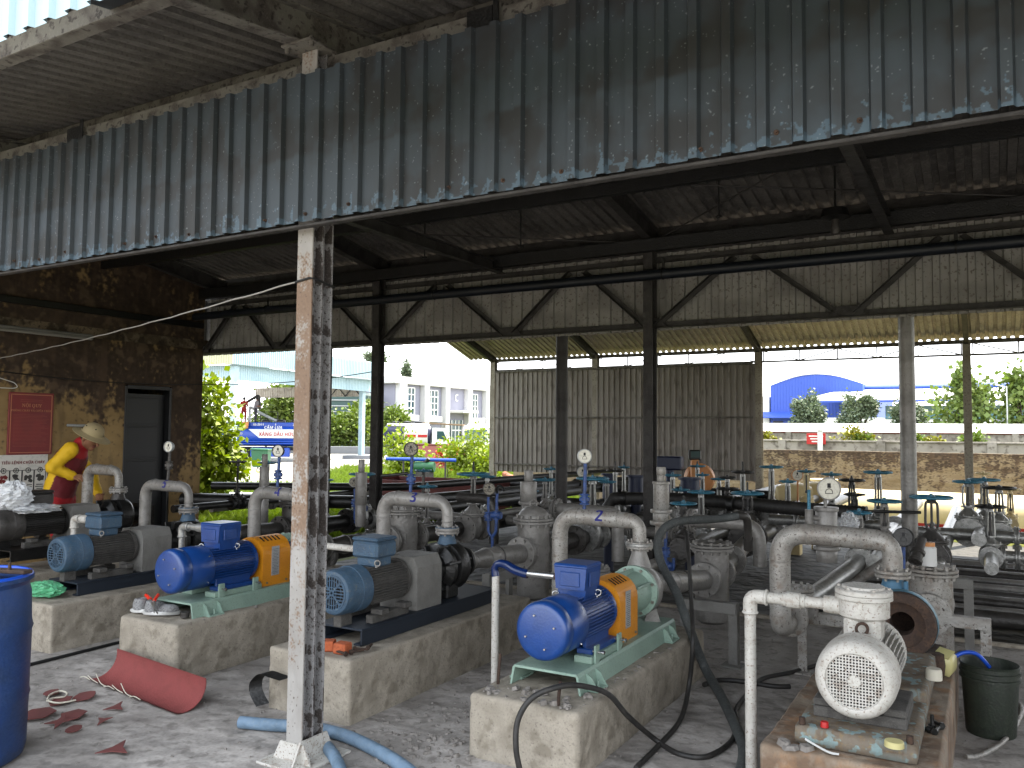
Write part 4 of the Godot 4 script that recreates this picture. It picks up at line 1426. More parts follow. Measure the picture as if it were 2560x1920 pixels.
	tree("teak_tree", "pale green tree at the far end of the white hall", "tree", Vector3(1.8, -0.6, -58), [[Vector3(1.9, 3.0, -58), Vector3(1.1, 1.5, 0.9)], [Vector3(1.5, 4.5, -58), Vector3(0.5, 0.9, 0.5)]], 1300, 0.34, M.leaf_teak, 15, "pale trees before the white hall", 0.12, 0.3, 0.42)
	var i0 := 0
	for q in [[2130, 1093, 1.1, "yellow flowering bush on the parapet wall near the gate post"], [2160, 1097, 0.7, "small green bush beside the yellow flowering bush"], [1912, 1094, 0.6, "small green bush next to the ribbed screen"], [2285, 1091, 0.55, "small green bush behind the grey pipe column"], [2332, 1101, 0.45, "tiny yellow bush by the leaning stakes"], [2433, 1098, 0.7, "yellow green bush behind the far pale column"]]:
		var p := on_z(q[0], q[1], -33.0)
		tree("parapet_bush", q[3], "bush", Vector3(p.x, -0.5, -33.0), [[p + Vector3(0, -0.1, 0), Vector3(q[2], q[2] * 0.7, 0.4) * 0.6]], 500, 0.13, M.leaf_yellow if i0 % 2 == 0 else M.leaf_mid, 50 + i0, "", 0.03)
		i0 += 1
	# blue hall with arched roof
	var h := thing("arched_hall", "blue sheet clad hall with a shallow arched roof", "building", Vector3(-15.5, -0.6, -90))
	var poly := [Vector2(-20.05, -0.7), Vector2(-10.9, -0.7)]
	for i in 21:
		var s := i / 20.0
		poly.append(Vector2(lerpf(-10.9, -20.05, s), 6.68 + 1.08 * sin(PI * s)))
	var hg := Geo.new()
	hg.prism(poly, 30.0, Transform3D(Basis(), Vector3(0, 0, -105.0)))
	placed(h, "wall", hg, M.hall_blue)
	for i in 30:
		var x := -20.0 + i * 0.307
		var s2 := (x + 20.05) / 9.15
		var rb := Geo.new()
		var hh := 6.66 + 1.08 * sin(PI * s2)
		rb.box(Vector3(x, hh / 2, -89.98), Vector3(0.06, hh, 0.05))
		placed(h, "rib", rb, M.hall_blue)
	var ar := Geo.new()
	var ap := []
	for i in 21:
		var s := i / 20.0
		ap.append(Vector3(lerpf(-20.2, -10.75, s), 6.72 + 1.08 * sin(PI * s), -89.9))
	ar.tube(ap, 0.07, 6)
	placed(h, "verge_trim", ar, M.hall_white)
	var aw := Geo.new()
	aw.prism([Vector2(0, 0), Vector2(1.6, -0.55), Vector2(1.6, -0.68), Vector2(0, -0.5)], 4.6, Transform3D(Basis(Vector3.UP, -PI / 2), Vector3(-18.6, 3.85, -90)))
	placed(h, "awning", aw, M.hall_blue)
	var ds := Geo.new()
	ds.box(Vector3(-19.3, 1.2, -89.95), Vector3(1.0, 3.4, 0.06))
	placed(h, "door", ds, M.navy_box)
	var an := Geo.new()
	an.box(Vector3(-24.0, 2.4, -93), Vector3(7.6, 6.2, 6.0), Basis(), 0.05)
	placed(h, "annex", an, M.hall_white)
	# white hall
	var wh := thing("white_hall", "long white hall with pale roof and blue ridge strip", "building", Vector3(-2, -0.6, -86))
	var r1 := Geo.new()
	r1.quad(Vector3(-15.6, 4.72, -82), Vector3(9, 4.72, -82), Vector3(9, 6.2, -92), Vector3(-13.2, 6.2, -92), Vector3.UP)
	r1.quad(Vector3(-15.6, 4.60, -82), Vector3(9, 4.60, -82), Vector3(9, 6.1, -92), Vector3(-13.2, 6.1, -92), Vector3.DOWN)
	placed(wh, "roof", r1, M.hall_white)
	var r2 := Geo.new()
	r2.box(Vector3(-1.0, 6.38, -92), Vector3(20.6, 0.5, 0.8), Basis(), 0.2)
	placed(wh, "ridge_strip", r2, M.hall_blue)
	var r4 := Geo.new()
	r4.box(Vector3(-3.3, 4.58, -81.9), Vector3(24.8, 0.16, 0.1), Basis(), 0.02)
	placed(wh, "gutter", r4, M.hall_blue)
	var wl := Geo.new()
	wl.box(Vector3(-3.0, 1.2, -84.5), Vector3(24.0, 3.8, 4.4))
	placed(wh, "wall", wl, M.hall_white)
	var tb := Geo.new()
	tb.box(Vector3(0.4, 3.7, -82.28), Vector3(17.0, 0.95, 0.05))
	placed(wh, "upper_band", tb, M.slate_green)
	var tl := Geo.new()
	tl.box(Vector3(0.4, 3.2, -82.26), Vector3(17.0, 0.45, 0.05))
	placed(wh, "lower_band", tl, M.teal)
	var gd := Geo.new()
	gd.box(Vector3(2.0, 1.1, -82.26), Vector3(3.4, 3.6, 0.06), Basis(), 0.01)
	placed(wh, "gate", gd, M.lilac)
	# lamp pole by the far tree
	var lp := on_z(2520, 1120, -57)
	var pl := thing("lamp_pole", "thin grey pole standing before the far pale tree", "pole", Vector3(lp.x, -0.6, -57))
	var plg := Geo.new()
	plg.cyl(Vector3(lp.x, -0.6, -57), Vector3(lp.x, 4.5, -57), 0.05, 0.035, 8)
	plg.cyl(Vector3(lp.x, 4.45, -57), Vector3(lp.x - 0.6, 4.6, -57), 0.03, 0.03, 6)
	placed(pl, "pole", plg, M.plate)
	# cream tank beyond the shelter
	var tk := thing("cream_tank", "long cream horizontal tank with a red stripe beyond the shelter", "tank", Vector3(-1, -0.3, -18.2))
	var tg := Geo.new()
	tg.lathe([Vector2(0, -0.2), Vector2(0.25, -0.16), Vector2(0.42, -0.05), Vector2(0.6, 0.1), Vector2(0.6, 9.6), Vector2(0.5, 9.8), Vector2(0, 9.95)], Transform3D(Geo.turn(Vector3.RIGHT), Vector3(-4.0, -0.13, -18.3)), 32)
	placed(tk, "shell", tg, M.cream)
	var tr := Geo.new()
	tr.box(Vector3(0.9, -0.14, -17.695), Vector3(9.2, 0.09, 0.02), Basis(), 0.003)
	placed(tk, "stripe", tr, M.red)
	for x in [-2.8, 0.2, 3.2]:
		var sd := Geo.new()
		sd.box(Vector3(x, -0.35, -18.3), Vector3(0.3, 0.5, 0.95), Basis(), 0.01)
		placed(tk, "saddle", sd, M.far_wall)
	var lid := Geo.new()
	lid.cyl(Vector3(-3.0, 0.4, -18.3), Vector3(-3.0, 0.62, -18.3), 0.22, 0.22, 20)
	lid.disc(Vector3(-3.0, 0.63, -18.3), Vector3.UP, 0.28, 0.04)
	placed(tk, "manhole", lid, M.cream)

# ---------- the yard with the filling canopy, trucks and office ----------
func build_yard() -> void:
	var t := thing("filling_canopy", "pale blue sheet clad filling canopy on slim columns", "canopy", Vector3(-39, -0.6, -41))
	var yb := -0.59
	var P := [Vector3(-38.4, 0, -33.8), Vector3(-40.4, 0, -48.6)]
	for p in [P[0], P[1] + Vector3(-0.3, 0, 0.6), P[0] + Vector3(-14, 0, 1.5)]:
		var g := Geo.new()
		g.box(Vector3(p.x, 2.35, p.z), Vector3(0.36, 5.9, 0.36), Basis(), 0.02)
		placed(t, "column", g, M.sheet_pale)
		var b := Geo.new()
		b.box(Vector3(p.x, yb + 0.13, p.z), Vector3(2.6, 0.3, 1.1), Basis(Vector3.UP, 0.5), 0.03)
		placed(t, "column_foot", b, M.kerb)
	# long fascia that runs away from us, and the short one that faces us
	var a = P[0] + Vector3(0.5, 0, 0.6)
	var e = P[1] + Vector3(0.5, 0, -0.6)
	var n := 12
	for k in n:
		var q = a.lerp(e, k / float(n))
		var q2 = a.lerp(e, (k + 1) / float(n))
		var g := Geo.new()
		g.ribbed(Vector3(q.x, 5.35, q.z), q2 - q, Vector3(0, 1.25, 0), Vector3.RIGHT, 0.2, 0.04, 0.6)
		placed(t, "fascia_sheet", g, M.sheet_cream if k == n - 1 else M.sheet_pale)
	for k in 8:
		var g := Geo.new()
		g.ribbed(a + Vector3(-1.45 * k, 5.35, 0), Vector3(-1.45, 0, 0), Vector3(0, 1.25, 0), Vector3.BACK, 0.2, 0.04, 0.6)
		placed(t, "fascia_sheet", g, M.sheet_cream)
	var lo := Geo.new()
	lo.ribbed(P[0] + Vector3(0, 4.45, 0), P[1] - P[0], Vector3(0, 0.9, 0), Vector3.RIGHT, 0.2, 0.03, 0.6)
	placed(t, "lower_fascia", lo, M.sheet_pale)
	var lo2 := Geo.new()
	lo2.ribbed(P[0] + Vector3(0, 4.45, 0), Vector3(-11.5, 0, 0), Vector3(0, 0.9, 0), Vector3.BACK, 0.2, 0.03, 0.6)
	placed(t, "lower_fascia", lo2, M.sheet_pale)
	var rf := Geo.new()
	rf.quad(a + Vector3(0, 6.58, 0), e + Vector3(0, 6.58, 0), e + Vector3(-6, 7.7, 0), a + Vector3(-6, 7.7, 0), Vector3.UP)
	rf.quad(a + Vector3(-12, 6.58, 0), e + Vector3(-12, 6.58, 0), e + Vector3(-6, 7.7, 0), a + Vector3(-6, 7.7, 0), Vector3.UP)
	placed(t, "roof", rf, M.sheet_pale)
	var gi := Geo.new()
	gi.ribbed(P[1] + Vector3(-0.4, 4.1, 0.3), Vector3(-11, 0, 0.5), Vector3(0, 0.8, 0), Vector3.BACK, 0.25, 0.03, 0.5)
	placed(t, "girder_sheet", gi, M.rear_roof)
	for k in 7:
		var g := Geo.new()
		var x = P[1].x - 0.6 - k * 1.5
		bar(g, Vector3(x, 4.12, P[1].z + 0.45), Vector3(x - 0.75, 4.85, P[1].z + 0.45), 0.07, 0.07)
		bar(g, Vector3(x - 1.5, 4.12, P[1].z + 0.45), Vector3(x - 0.75, 4.85, P[1].z + 0.45), 0.07, 0.07)
		placed(t, "girder_diagonal", g, M.dark_steel)
	var jb := Geo.new()
	jb.box(Vector3(P[0].x + 0.22, 1.2, P[0].z + 0.22), Vector3(0.3, 0.4, 0.12), Basis(), 0.01)
	placed(t, "switch_box", jb, M.white)
	# low kerb wall at the back of the yard
	var kw := thing("kerb_wall", "low pale grey kerb wall at the back of the yard", "wall", Vector3(-48, -0.6, -64))
	var kg := Geo.new()
	bar(kg, on_ground(700, 74, -0.3), on_ground(1010, 74, -0.3), 0.3, 0.75)
	placed(kw, "wall", kg, M.kerb)
	build_blue_truck()
	build_other_trucks()
	build_office()
	# wheeled bin
	var b0 := on_ground(655, 45.0, -0.58)
	var b := thing("wheeled_bin", "green plastic wheeled bin beside the blue tank truck", "bin", b0, "", deg_to_rad(30))
	var bg := Geo.new()
	bg.prism([Vector2(-0.36, 0.1), Vector2(0.36, 0.1), Vector2(0.46, 1.0), Vector2(-0.46, 1.0)], 0.7, Transform3D(Basis(), Vector3(0, 0, 0)))
	part(b, "body", bg, M.bin_green)
	var bl := Geo.new()
	bl.box(Vector3(0, 1.05, 0), Vector3(1.0, 0.09, 0.86), Basis(Vector3.BACK, -0.04), 0.03)
	part(b, "lid", bl, M.bin_green)
	for s in [-0.3, 0.3]:
		var wg := Geo.new()
		wg.cyl(Vector3(s, 0.1, -0.35), Vector3(s + 0.05, 0.1, -0.35), 0.1, 0.1, 14)
		part(b, "wheel", wg, M.tyre)
	var bp := Geo.new()
	bp.prism([Vector2(-0.06, 0), Vector2(0.06, 0), Vector2(0, 0.11)], 0.01, Transform3D(Basis(), Vector3(0.18, 0.62, 0.352)))
	for i in 3:
		bp.box(Vector3(0.18, 0.42 - i * 0.06, 0.352), Vector3(0.24, 0.03, 0.006))
	part(b, "print", bp, M.white, "stuff")
	# bushes
	tree("leafy_shrub", "bright yellow green leafy shrub at the corner of the store", "shrub", Vector3(-13.2, -0.2, -11.0), [
		[at(512, 1000, 15.6), Vector3(0.36, 0.42, 0.4)], [at(548, 1085, 15.8), Vector3(0.42, 0.5, 0.4)], [at(505, 1130, 15.5), Vector3(0.40, 0.5, 0.4)], [at(560, 1170, 15.9), Vector3(0.42, 0.3, 0.4)], [at(505, 1235, 15.6), Vector3(0.3, 0.4, 0.4)]], 3400, 0.14, M.leaf_bright, 31, "", 0.03, 0.2, 0.36)
	tree("round_bush", "large rounded light green bush behind the yard kerb wall", "bush", on_ground(870, 78, -0.6), [[at(895, 1075, 78), Vector3(2.7, 2.0, 2.0)], [at(830, 1080, 78), Vector3(2.2, 1.9, 2.0)], [at(910, 1035, 80), Vector3(1.1, 1.1, 1.0)]], 5200, 0.36, M.leaf_mid, 32, "", 0.12)
	tree("yard_tree", "tall light green tree seen through the filling canopy", "tree", on_ground(715, 72, -0.6), [[at(725, 1000, 72), Vector3(1.9, 1.8, 1.8)], [at(700, 1045, 72), Vector3(2.4, 1.5, 1.8)]], 3400, 0.36, M.leaf_mid, 33, "", 0.12)
	tree("flower_shrub", "thin yellow green shrub growing beside the grey stepped pipe", "shrub", on_ground(1010, 30, -0.5), [[at(1000, 1130, 30), Vector3(0.75, 0.75, 0.5)], [at(1025, 1160, 30), Vector3(0.5, 0.5, 0.4)]], 1500, 0.16, M.leaf_bright, 34, "", 0.03, 0.1, 0.4)
	tree("flower_shrub", "yellow green shrub with small flowers next to the sheet screen", "shrub", on_ground(1190, 34, -0.5), [[at(1190, 1120, 34), Vector3(0.75, 0.7, 0.5)], [at(1140, 1135, 34), Vector3(0.65, 0.55, 0.5)], [at(1215, 1155, 33), Vector3(0.5, 0.5, 0.4)]], 2400, 0.16, M.leaf_bright, 35, "", 0.03, 0.1, 0.4)
	tree("flower_shrub", "low red orange flowering shrub in front of the parked white truck", "shrub", on_ground(1120, 36, -0.5), [[at(1120, 1142, 36), Vector3(0.55, 0.35, 0.4)]], 700, 0.13, M.petal, 36, "", 0.03, 0.1, 0.4)
	tree("hedge_bush", "green bush in front of the office windows", "bush", on_ground(985, 76, -0.6), [[at(985, 1045, 76), Vector3(1.3, 1.1, 1.0)]], 1400, 0.3, M.leaf_mid, 37, "", 0.08)
	palm("palm tree rising behind the office roof near the sheet screen", on_ground(1196, 110, -0.6), 8.2, 3)
	palm("short palm crown showing over the top of the sheet screen", on_ground(1340, 105, -0.6), 9.0, 4)
	palm("feathery palm crown behind the top of the sheet screen", on_ground(1545, 105, -0.6), 8.9, 6)
	tree("slim_tree", "slim dark tree standing behind the office roof", "tree", on_ground(1018, 112, -0.6), [[at(1015, 932, 112), Vector3(0.5, 1.4, 0.5)]], 900, 0.4, M.leaf_dark, 38, "", 0.12)
	tree("slim_tree", "rounded dark treetop behind the end of the filling canopy", "tree", on_ground(938, 112, -0.6), [[at(938, 895, 112), Vector3(1.4, 0.9, 1.0)]], 900, 0.4, M.leaf_dark, 39, "", 0.12)

func wheel(parent: Node3D, p: Vector3, r: float, w: float) -> void:
	var g := Geo.new()
	g.lathe([Vector2(r * 0.55, -w / 2), Vector2(r * 0.92, -w / 2), Vector2(r, -w / 3), Vector2(r, w / 3), Vector2(r * 0.92, w / 2), Vector2(r * 0.55, w / 2)], Transform3D(Geo.turn(Vector3.BACK), p), 22)
	var o := part(parent, "wheel", g, M.tyre)
	var h := Geo.new()
	h.disc(p, Vector3.BACK, r * 0.56, w * 0.8, 16)
	part(o, "rim", h, M.plate)

func build_blue_truck() -> void:
	var o := on_ground(680, 56.0, -0.59)
	var t := thing("tank_truck", "blue fuel tank truck with a white lettered band under the canopy", "truck", o, "", deg_to_rad(30))
	var oval := func(x0: float, x1: float, g: Geo) -> void:
		var pr := [Vector2(0, x0), Vector2(0.55, x0 + 0.02), Vector2(0.74, x0 + 0.1), Vector2(0.78, x0 + 0.22), Vector2(0.78, x1 - 0.22), Vector2(0.74, x1 - 0.1), Vector2(0, x1)]
		var b := Basis(Vector3(0, 0.92, 0), Vector3(1, 0, 0), Vector3(0, 0, -1.25))
		g.lathe(pr, Transform3D(b, Vector3(0, 1.72, 0)), 28)
	var g := Geo.new()
	oval.call(-3.5, 2.3, g)
	part(t, "tank", g, M.truck_blue)
	var tr := Geo.new()
	tr.box(Vector3(-0.6, 2.46, 0.0), Vector3(5.2, 0.3, 1.1), Basis(), 0.04)
	part(t, "top_rail", tr, M.truck_blue)
	for x in [-2.6, -0.4, 0.6, 1.6]:
		var h := Geo.new()
		h.lathe([Vector2(0.32, 0), Vector2(0.32, 0.12), Vector2(0.25, 0.2), Vector2(0, 0.22)], Transform3D(Basis(), Vector3(x, 2.6, 0)), 16)
		part(t, "hatch", h, M.black)
	var bd := Geo.new()
	bd.prism([Vector2(-1.3, 0.25), Vector2(-0.55, -0.33), Vector2(2.1, -0.33), Vector2(2.1, 0.25)], 0.02, Transform3D(Basis(Vector3.RIGHT, -0.12), Vector3(0, 1.9, 0.965)))
	part(t, "band", bd, M.white)
	lettering(t, "XĂNG DẦU HỮU L", 0.32, Transform3D(Basis(Vector3.RIGHT, -0.12), Vector3(0.75, 1.82, 1.0)), M.red)
	lettering(t, "CẤM LỬA", 0.28, Transform3D(Basis(Vector3.RIGHT, -0.45), Vector3(0.35, 2.27, 0.93)), M.white)
	lettering(t, "65-2011", 0.2, Transform3D(Basis(), Vector3(-0.75, 2.46, 0.56)), M.white)
	lettering(t, "1", 0.2, Transform3D(Basis(), Vector3(0.4, 2.46, 0.56)), M.white)
	lettering(t, "2", 0.2, Transform3D(Basis(), Vector3(1.6, 2.46, 0.56)), M.white)
	lettering(t, "630-917.23", 0.17, Transform3D(Basis(), Vector3(-2.1, 1.85, 0.985)), M.white)
	lettering(t, "630-917", 0.17, Transform3D(Basis(), Vector3(-3.05, 1.5, 0.93)), M.white)
	var ch := Geo.new()
	ch.box(Vector3(0.0, 0.85, 0), Vector3(6.6, 0.22, 0.9), Basis(), 0.02)
	part(t, "chassis", ch, M.black)
	var sk := Geo.new()
	for s in [0.0, 0.14]:
		sk.tube(bend([Vector3(-2.9, 0.7, 1.0), Vector3(-2.5, 1.15 + s, 1.02), Vector3(2.2, 1.22 + s, 1.02)], 0.3), 0.055, 8)
	part(t, "side_pipe", sk, M.truck_blue)
	var bx := Geo.new()
	bx.box(Vector3(0.2, 0.62, 0.95), Vector3(2.6, 0.6, 0.3), Basis(), 0.03)
	part(t, "side_locker", bx, M.truck_blue)
	var mg := Geo.new()
	mg.box(Vector3(-3.3, 0.72, 0.95), Vector3(1.0, 0.12, 0.35), Basis(Vector3.BACK, 0.5), 0.03)
	part(t, "mudguard", mg, M.truck_blue)
	for x in [-2.5, -1.55, 3.0]:
		wheel(t, Vector3(x, 0.48, 0.9), 0.48, 0.3)
	var cab := Geo.new()
	cab.box(Vector3(3.15, 1.5, 0), Vector3(1.3, 1.9, 2.1), Basis(), 0.12)
	part(t, "cab", cab, M.truck_blue)
	var ld := Geo.new()
	for y in [0.8, 1.2, 1.6, 2.0, 2.4]:
		ld.cyl(Vector3(-3.62, y, -0.2), Vector3(-3.62, y, 0.3), 0.02, 0.02, 6)
	ld.cyl(Vector3(-3.62, 0.7, -0.2), Vector3(-3.62, 2.7, -0.2), 0.02, 0.02, 6)
	ld.cyl(Vector3(-3.62, 0.7, 0.3), Vector3(-3.62, 2.7, 0.3), 0.02, 0.02, 6)
	part(t, "ladder", ld, M.truck_blue)
	# orange bucket hanging from the rail
	var bk := thing("orange_bucket", "orange bucket standing on the edge of the blue tank", "bucket", o + Basis(Vector3.UP, deg_to_rad(30)) * Vector3(-1.55, 2.2, 0.78), "", deg_to_rad(30))
	var bg := Geo.new()
	bg.lathe([Vector2(0, 0), Vector2(0.17, 0), Vector2(0.22, 0.42), Vector2(0.24, 0.43), Vector2(0.2, 0.4), Vector2(0, 0.05)], Transform3D(), 18)
	part(bk, "body", bg, M.tan)
	var bh := Geo.new()
	bh.torus(Vector3(0, 0.43, 0), Vector3.UP, 0.23, 0.012, 20, 6)
	part(bk, "rim", bh, M.tan)
	# loading arm and rail on top
	var la := thing("loading_arm", "grey folded loading arm standing over the blue tank truck", "loading arm", o + Basis(Vector3.UP, deg_to_rad(30)) * Vector3(-1.8, 2.61, -0.8), "", deg_to_rad(30))
	var lg := Geo.new()
	lg.tube(bend([Vector3(0, -0.2, 0), Vector3(0, 1.1, 0), Vector3(0.9, 0.6, 0.2), Vector3(2.0, 0.1, 0.4)], 0.15), 0.09, 10)
	part(la, "pipe", lg, M.plate)
	var l2 := Geo.new()
	l2.tube(bend([Vector3(-0.2, 1.4, 0), Vector3(0.6, 1.9, 0), Vector3(0.7, 0.9, 0)], 0.2), 0.1, 10)
	part(la, "counterweight_arm", l2, M.dark_steel)
	var l3 := Geo.new()
	for s in [-1.5, -0.5, 0.6, 1.8]:
		l3.cyl(Vector3(s, -0.3, -0.5), Vector3(s, 0.75, -0.5), 0.03, 0.03, 6)
	for y in [0.3, 0.75]:
		l3.cyl(Vector3(-1.5, y, -0.5), Vector3(1.8, y, -0.5), 0.025, 0.025, 6)
	part(la, "guard_rail", l3, M.dark_steel)

func build_other_trucks() -> void:
	var o := on_ground(1035, 72.0, -0.59)
	var t := thing("tanker_lorry", "white and navy tanker lorry with red stripes before the office", "truck", o, "", deg_to_rad(30))
	var g := Geo.new()
	g.lathe([Vector2(0, -2.6), Vector2(0.7, -2.55), Vector2(0.85, -2.35), Vector2(0.85, 1.3), Vector2(0.75, 1.5), Vector2(0, 1.55)], Transform3D(Basis(Vector3(0, 1, 0), Vector3(1, 0, 0), Vector3(0, 0, -1.1)), Vector3(0, 1.75, 0)), 26)
	part(t, "tank", g, M.truck_navy)
	var w := Geo.new()
	w.lathe([Vector2(0.86, -0.75), Vector2(0.86, 1.28)], Transform3D(Basis(Vector3(0, 1.005, 0), Vector3(1, 0, 0), Vector3(0, 0, -1.105)), Vector3(0, 1.75, 0)), 26)
	part(t, "white_wrap", w, M.white)
	var s := Geo.new()
	s.box(Vector3(-0.2, 1.68, 0.965), Vector3(0.95, 0.24, 0.02))
	s.box(Vector3(0.85, 1.68, 0.965), Vector3(0.8, 0.24, 0.02))
	part(t, "stripe", s, M.red)
	var tr := Geo.new()
	tr.box(Vector3(-0.5, 2.62, 0), Vector3(3.6, 0.25, 1.0), Basis(), 0.05)
	part(t, "top_rail", tr, M.white)
	for x in [-1.6, -0.6, 0.4]:
		var h := Geo.new()
		h.lathe([Vector2(0.35, 0), Vector2(0.35, 0.15), Vector2(0, 0.22)], Transform3D(Basis(), Vector3(x, 2.75, 0)), 14)
		part(t, "hatch", h, M.black)
	var c := Geo.new()
	c.prism([Vector2(1.7, 0.4), Vector2(3.1, 0.4), Vector2(3.1, 1.3), Vector2(2.75, 2.35), Vector2(1.7, 2.4)], 2.0, Transform3D())
	part(t, "cab", c, M.white)
	var wi := Geo.new()
	wi.prism([Vector2(2.1, 1.4), Vector2(2.95, 1.4), Vector2(2.65, 2.1), Vector2(2.1, 2.1)], 0.03, Transform3D(Basis(), Vector3(0, 0, 1.01)))
	part(t, "window", wi, M.glass_dark)
	var ch := Geo.new()
	ch.box(Vector3(0, 0.7, 0), Vector3(5.8, 0.25, 0.9), Basis(), 0.02)
	part(t, "chassis", ch, M.black)
	for x in [-1.9, -1.0, 2.3]:
		wheel(t, Vector3(x, 0.45, 0.85), 0.45, 0.28)
	# lorry seen from the front
	var o2 := on_ground(1190, 70.0, -0.59)
	var t2 := thing("white_lorry", "white lorry parked facing us with a large windscreen", "truck", o2, "", deg_to_rad(24))
	var b := Geo.new()
	b.box(Vector3(0, 1.55, -0.9), Vector3(2.3, 2.1, 1.7), Basis(), 0.16)
	part(t2, "cab", b, M.white)
	var ws := Geo.new()
	ws.box(Vector3(0, 1.85, -0.03), Vector3(1.95, 0.85, 0.04), Basis(Vector3.RIGHT, -0.08), 0.05)
	part(t2, "windscreen", ws, M.glass_dark)
	var gr := Geo.new()
	gr.box(Vector3(0, 0.95, -0.03), Vector3(1.5, 0.35, 0.05), Basis(), 0.02)
	part(t2, "grille", gr, M.dark_steel)
	for x in [-0.95, 0.95]:
		var hl := Geo.new()
		hl.box(Vector3(x, 0.75, -0.03), Vector3(0.34, 0.24, 0.06), Basis(), 0.03)
		part(t2, "headlight", hl, M.plate)
		var mr := Geo.new()
		mr.box(Vector3(x * 1.4, 1.9, -0.1), Vector3(0.16, 0.5, 0.1), Basis(), 0.03)
		part(t2, "mirror", mr, M.black)
		wheel(t2, Vector3(x, 0.45, -0.9), 0.45, 0.28)
	var bx := Geo.new()
	bx.box(Vector3(0.1, 1.75, -4.5), Vector3(2.4, 2.0, 5.0), Basis(), 0.05)
	part(t2, "body", bx, M.white)
	# pale red skip panel and blue pipe on posts
	var s0 := on_ground(1082, 44.0, -0.55)
	var sk := thing("red_skip", "faded red steel skip behind the blue pipe rail", "skip", s0, "", deg_to_rad(30))
	var sg := Geo.new()
	sg.prism([Vector2(-1.0, 0.1), Vector2(0.9, 0.1), Vector2(1.05, 1.35), Vector2(-1.2, 1.35)], 1.2, Transform3D())
	part(sk, "body", sg, mat(Color(0.56, 0.33, 0.31), 0.8))
	var sr := Geo.new()
	sr.box(Vector3(-0.08, 1.37, 0.6), Vector3(2.3, 0.07, 0.06), Basis(), 0.01)
	sr.box(Vector3(-0.08, 1.37, -0.6), Vector3(2.3, 0.07, 0.06), Basis(), 0.01)
	part(sk, "rim", sr, M.oxide)
	var a := at(965, 1147, 26.0)
	var e := at(1140, 1151, 26.0)
	var bp := thing("pipe_rail", "straight bright blue pipe rail on posts across the lawn", "pipe", Vector3(a.x, height(a.x, a.z), a.z))
	var bg := Geo.new()
	bg.cyl(a, e, 0.055, 0.055, 12)
	placed(bp, "pipe", bg, M.truck_blue)
	for sf in [0.25, 0.85]:
		var q := a.lerp(e, sf)
		var pg := Geo.new()
		pg.cyl(Vector3(q.x, height(q.x, q.z), q.z), q, 0.03, 0.03, 8)
		placed(bp, "post", pg, M.dark_steel)
	var gm := at(1062, 1163, 26.0)
	var mo := thing("small_motor", "small dark green motor pump under the blue pipe rail", "pump", Vector3(gm.x, height(gm.x, gm.z), gm.z))
	var mg := Geo.new()
	mg.cyl(gm + Vector3(-0.3, -0.05, 0.1), gm + Vector3(0.3, -0.05, -0.1), 0.16, 0.16, 16)
	placed(mo, "body", mg, M.bin_green)
	var mb := Geo.new()
	mb.cyl(gm + Vector3(0.0, 0.05, 0), gm + Vector3(0.15, 0.22, 0), 0.08, 0.06, 12)
	placed(mo, "box", mb, M.black)
	var ms := Geo.new()
	ms.box(Vector3(gm.x, (height(gm.x, gm.z) + gm.y - 0.2) / 2, gm.z), Vector3(0.5, maxf(0.05, gm.y - 0.2 - height(gm.x, gm.z)), 0.3), Basis(), 0.01)
	placed(mo, "stand", ms, M.dark_steel)
	# two parts of an orange drain pipe lying on the lawn by the screen
	var dp := thing("drain_pipe", "orange clay drain pipe lying on the grass under the sheet screen", "pipe", on_ground(1300, 24, -0.3))
	var dg := Geo.new()
	dg.tube([on_y(1262, 1186, -0.1), on_y(1345, 1217, -0.05)], 0.09, 12)
	placed(dp, "pipe", dg, mat(Color(0.56, 0.32, 0.22), 0.8))
	var dc := Geo.new()
	dc.tube([on_y(1262, 1186, -0.1), on_y(1270, 1189, -0.1)], 0.12, 12)
	placed(dp, "collar", dc, mat(Color(0.5, 0.27, 0.18), 0.8))

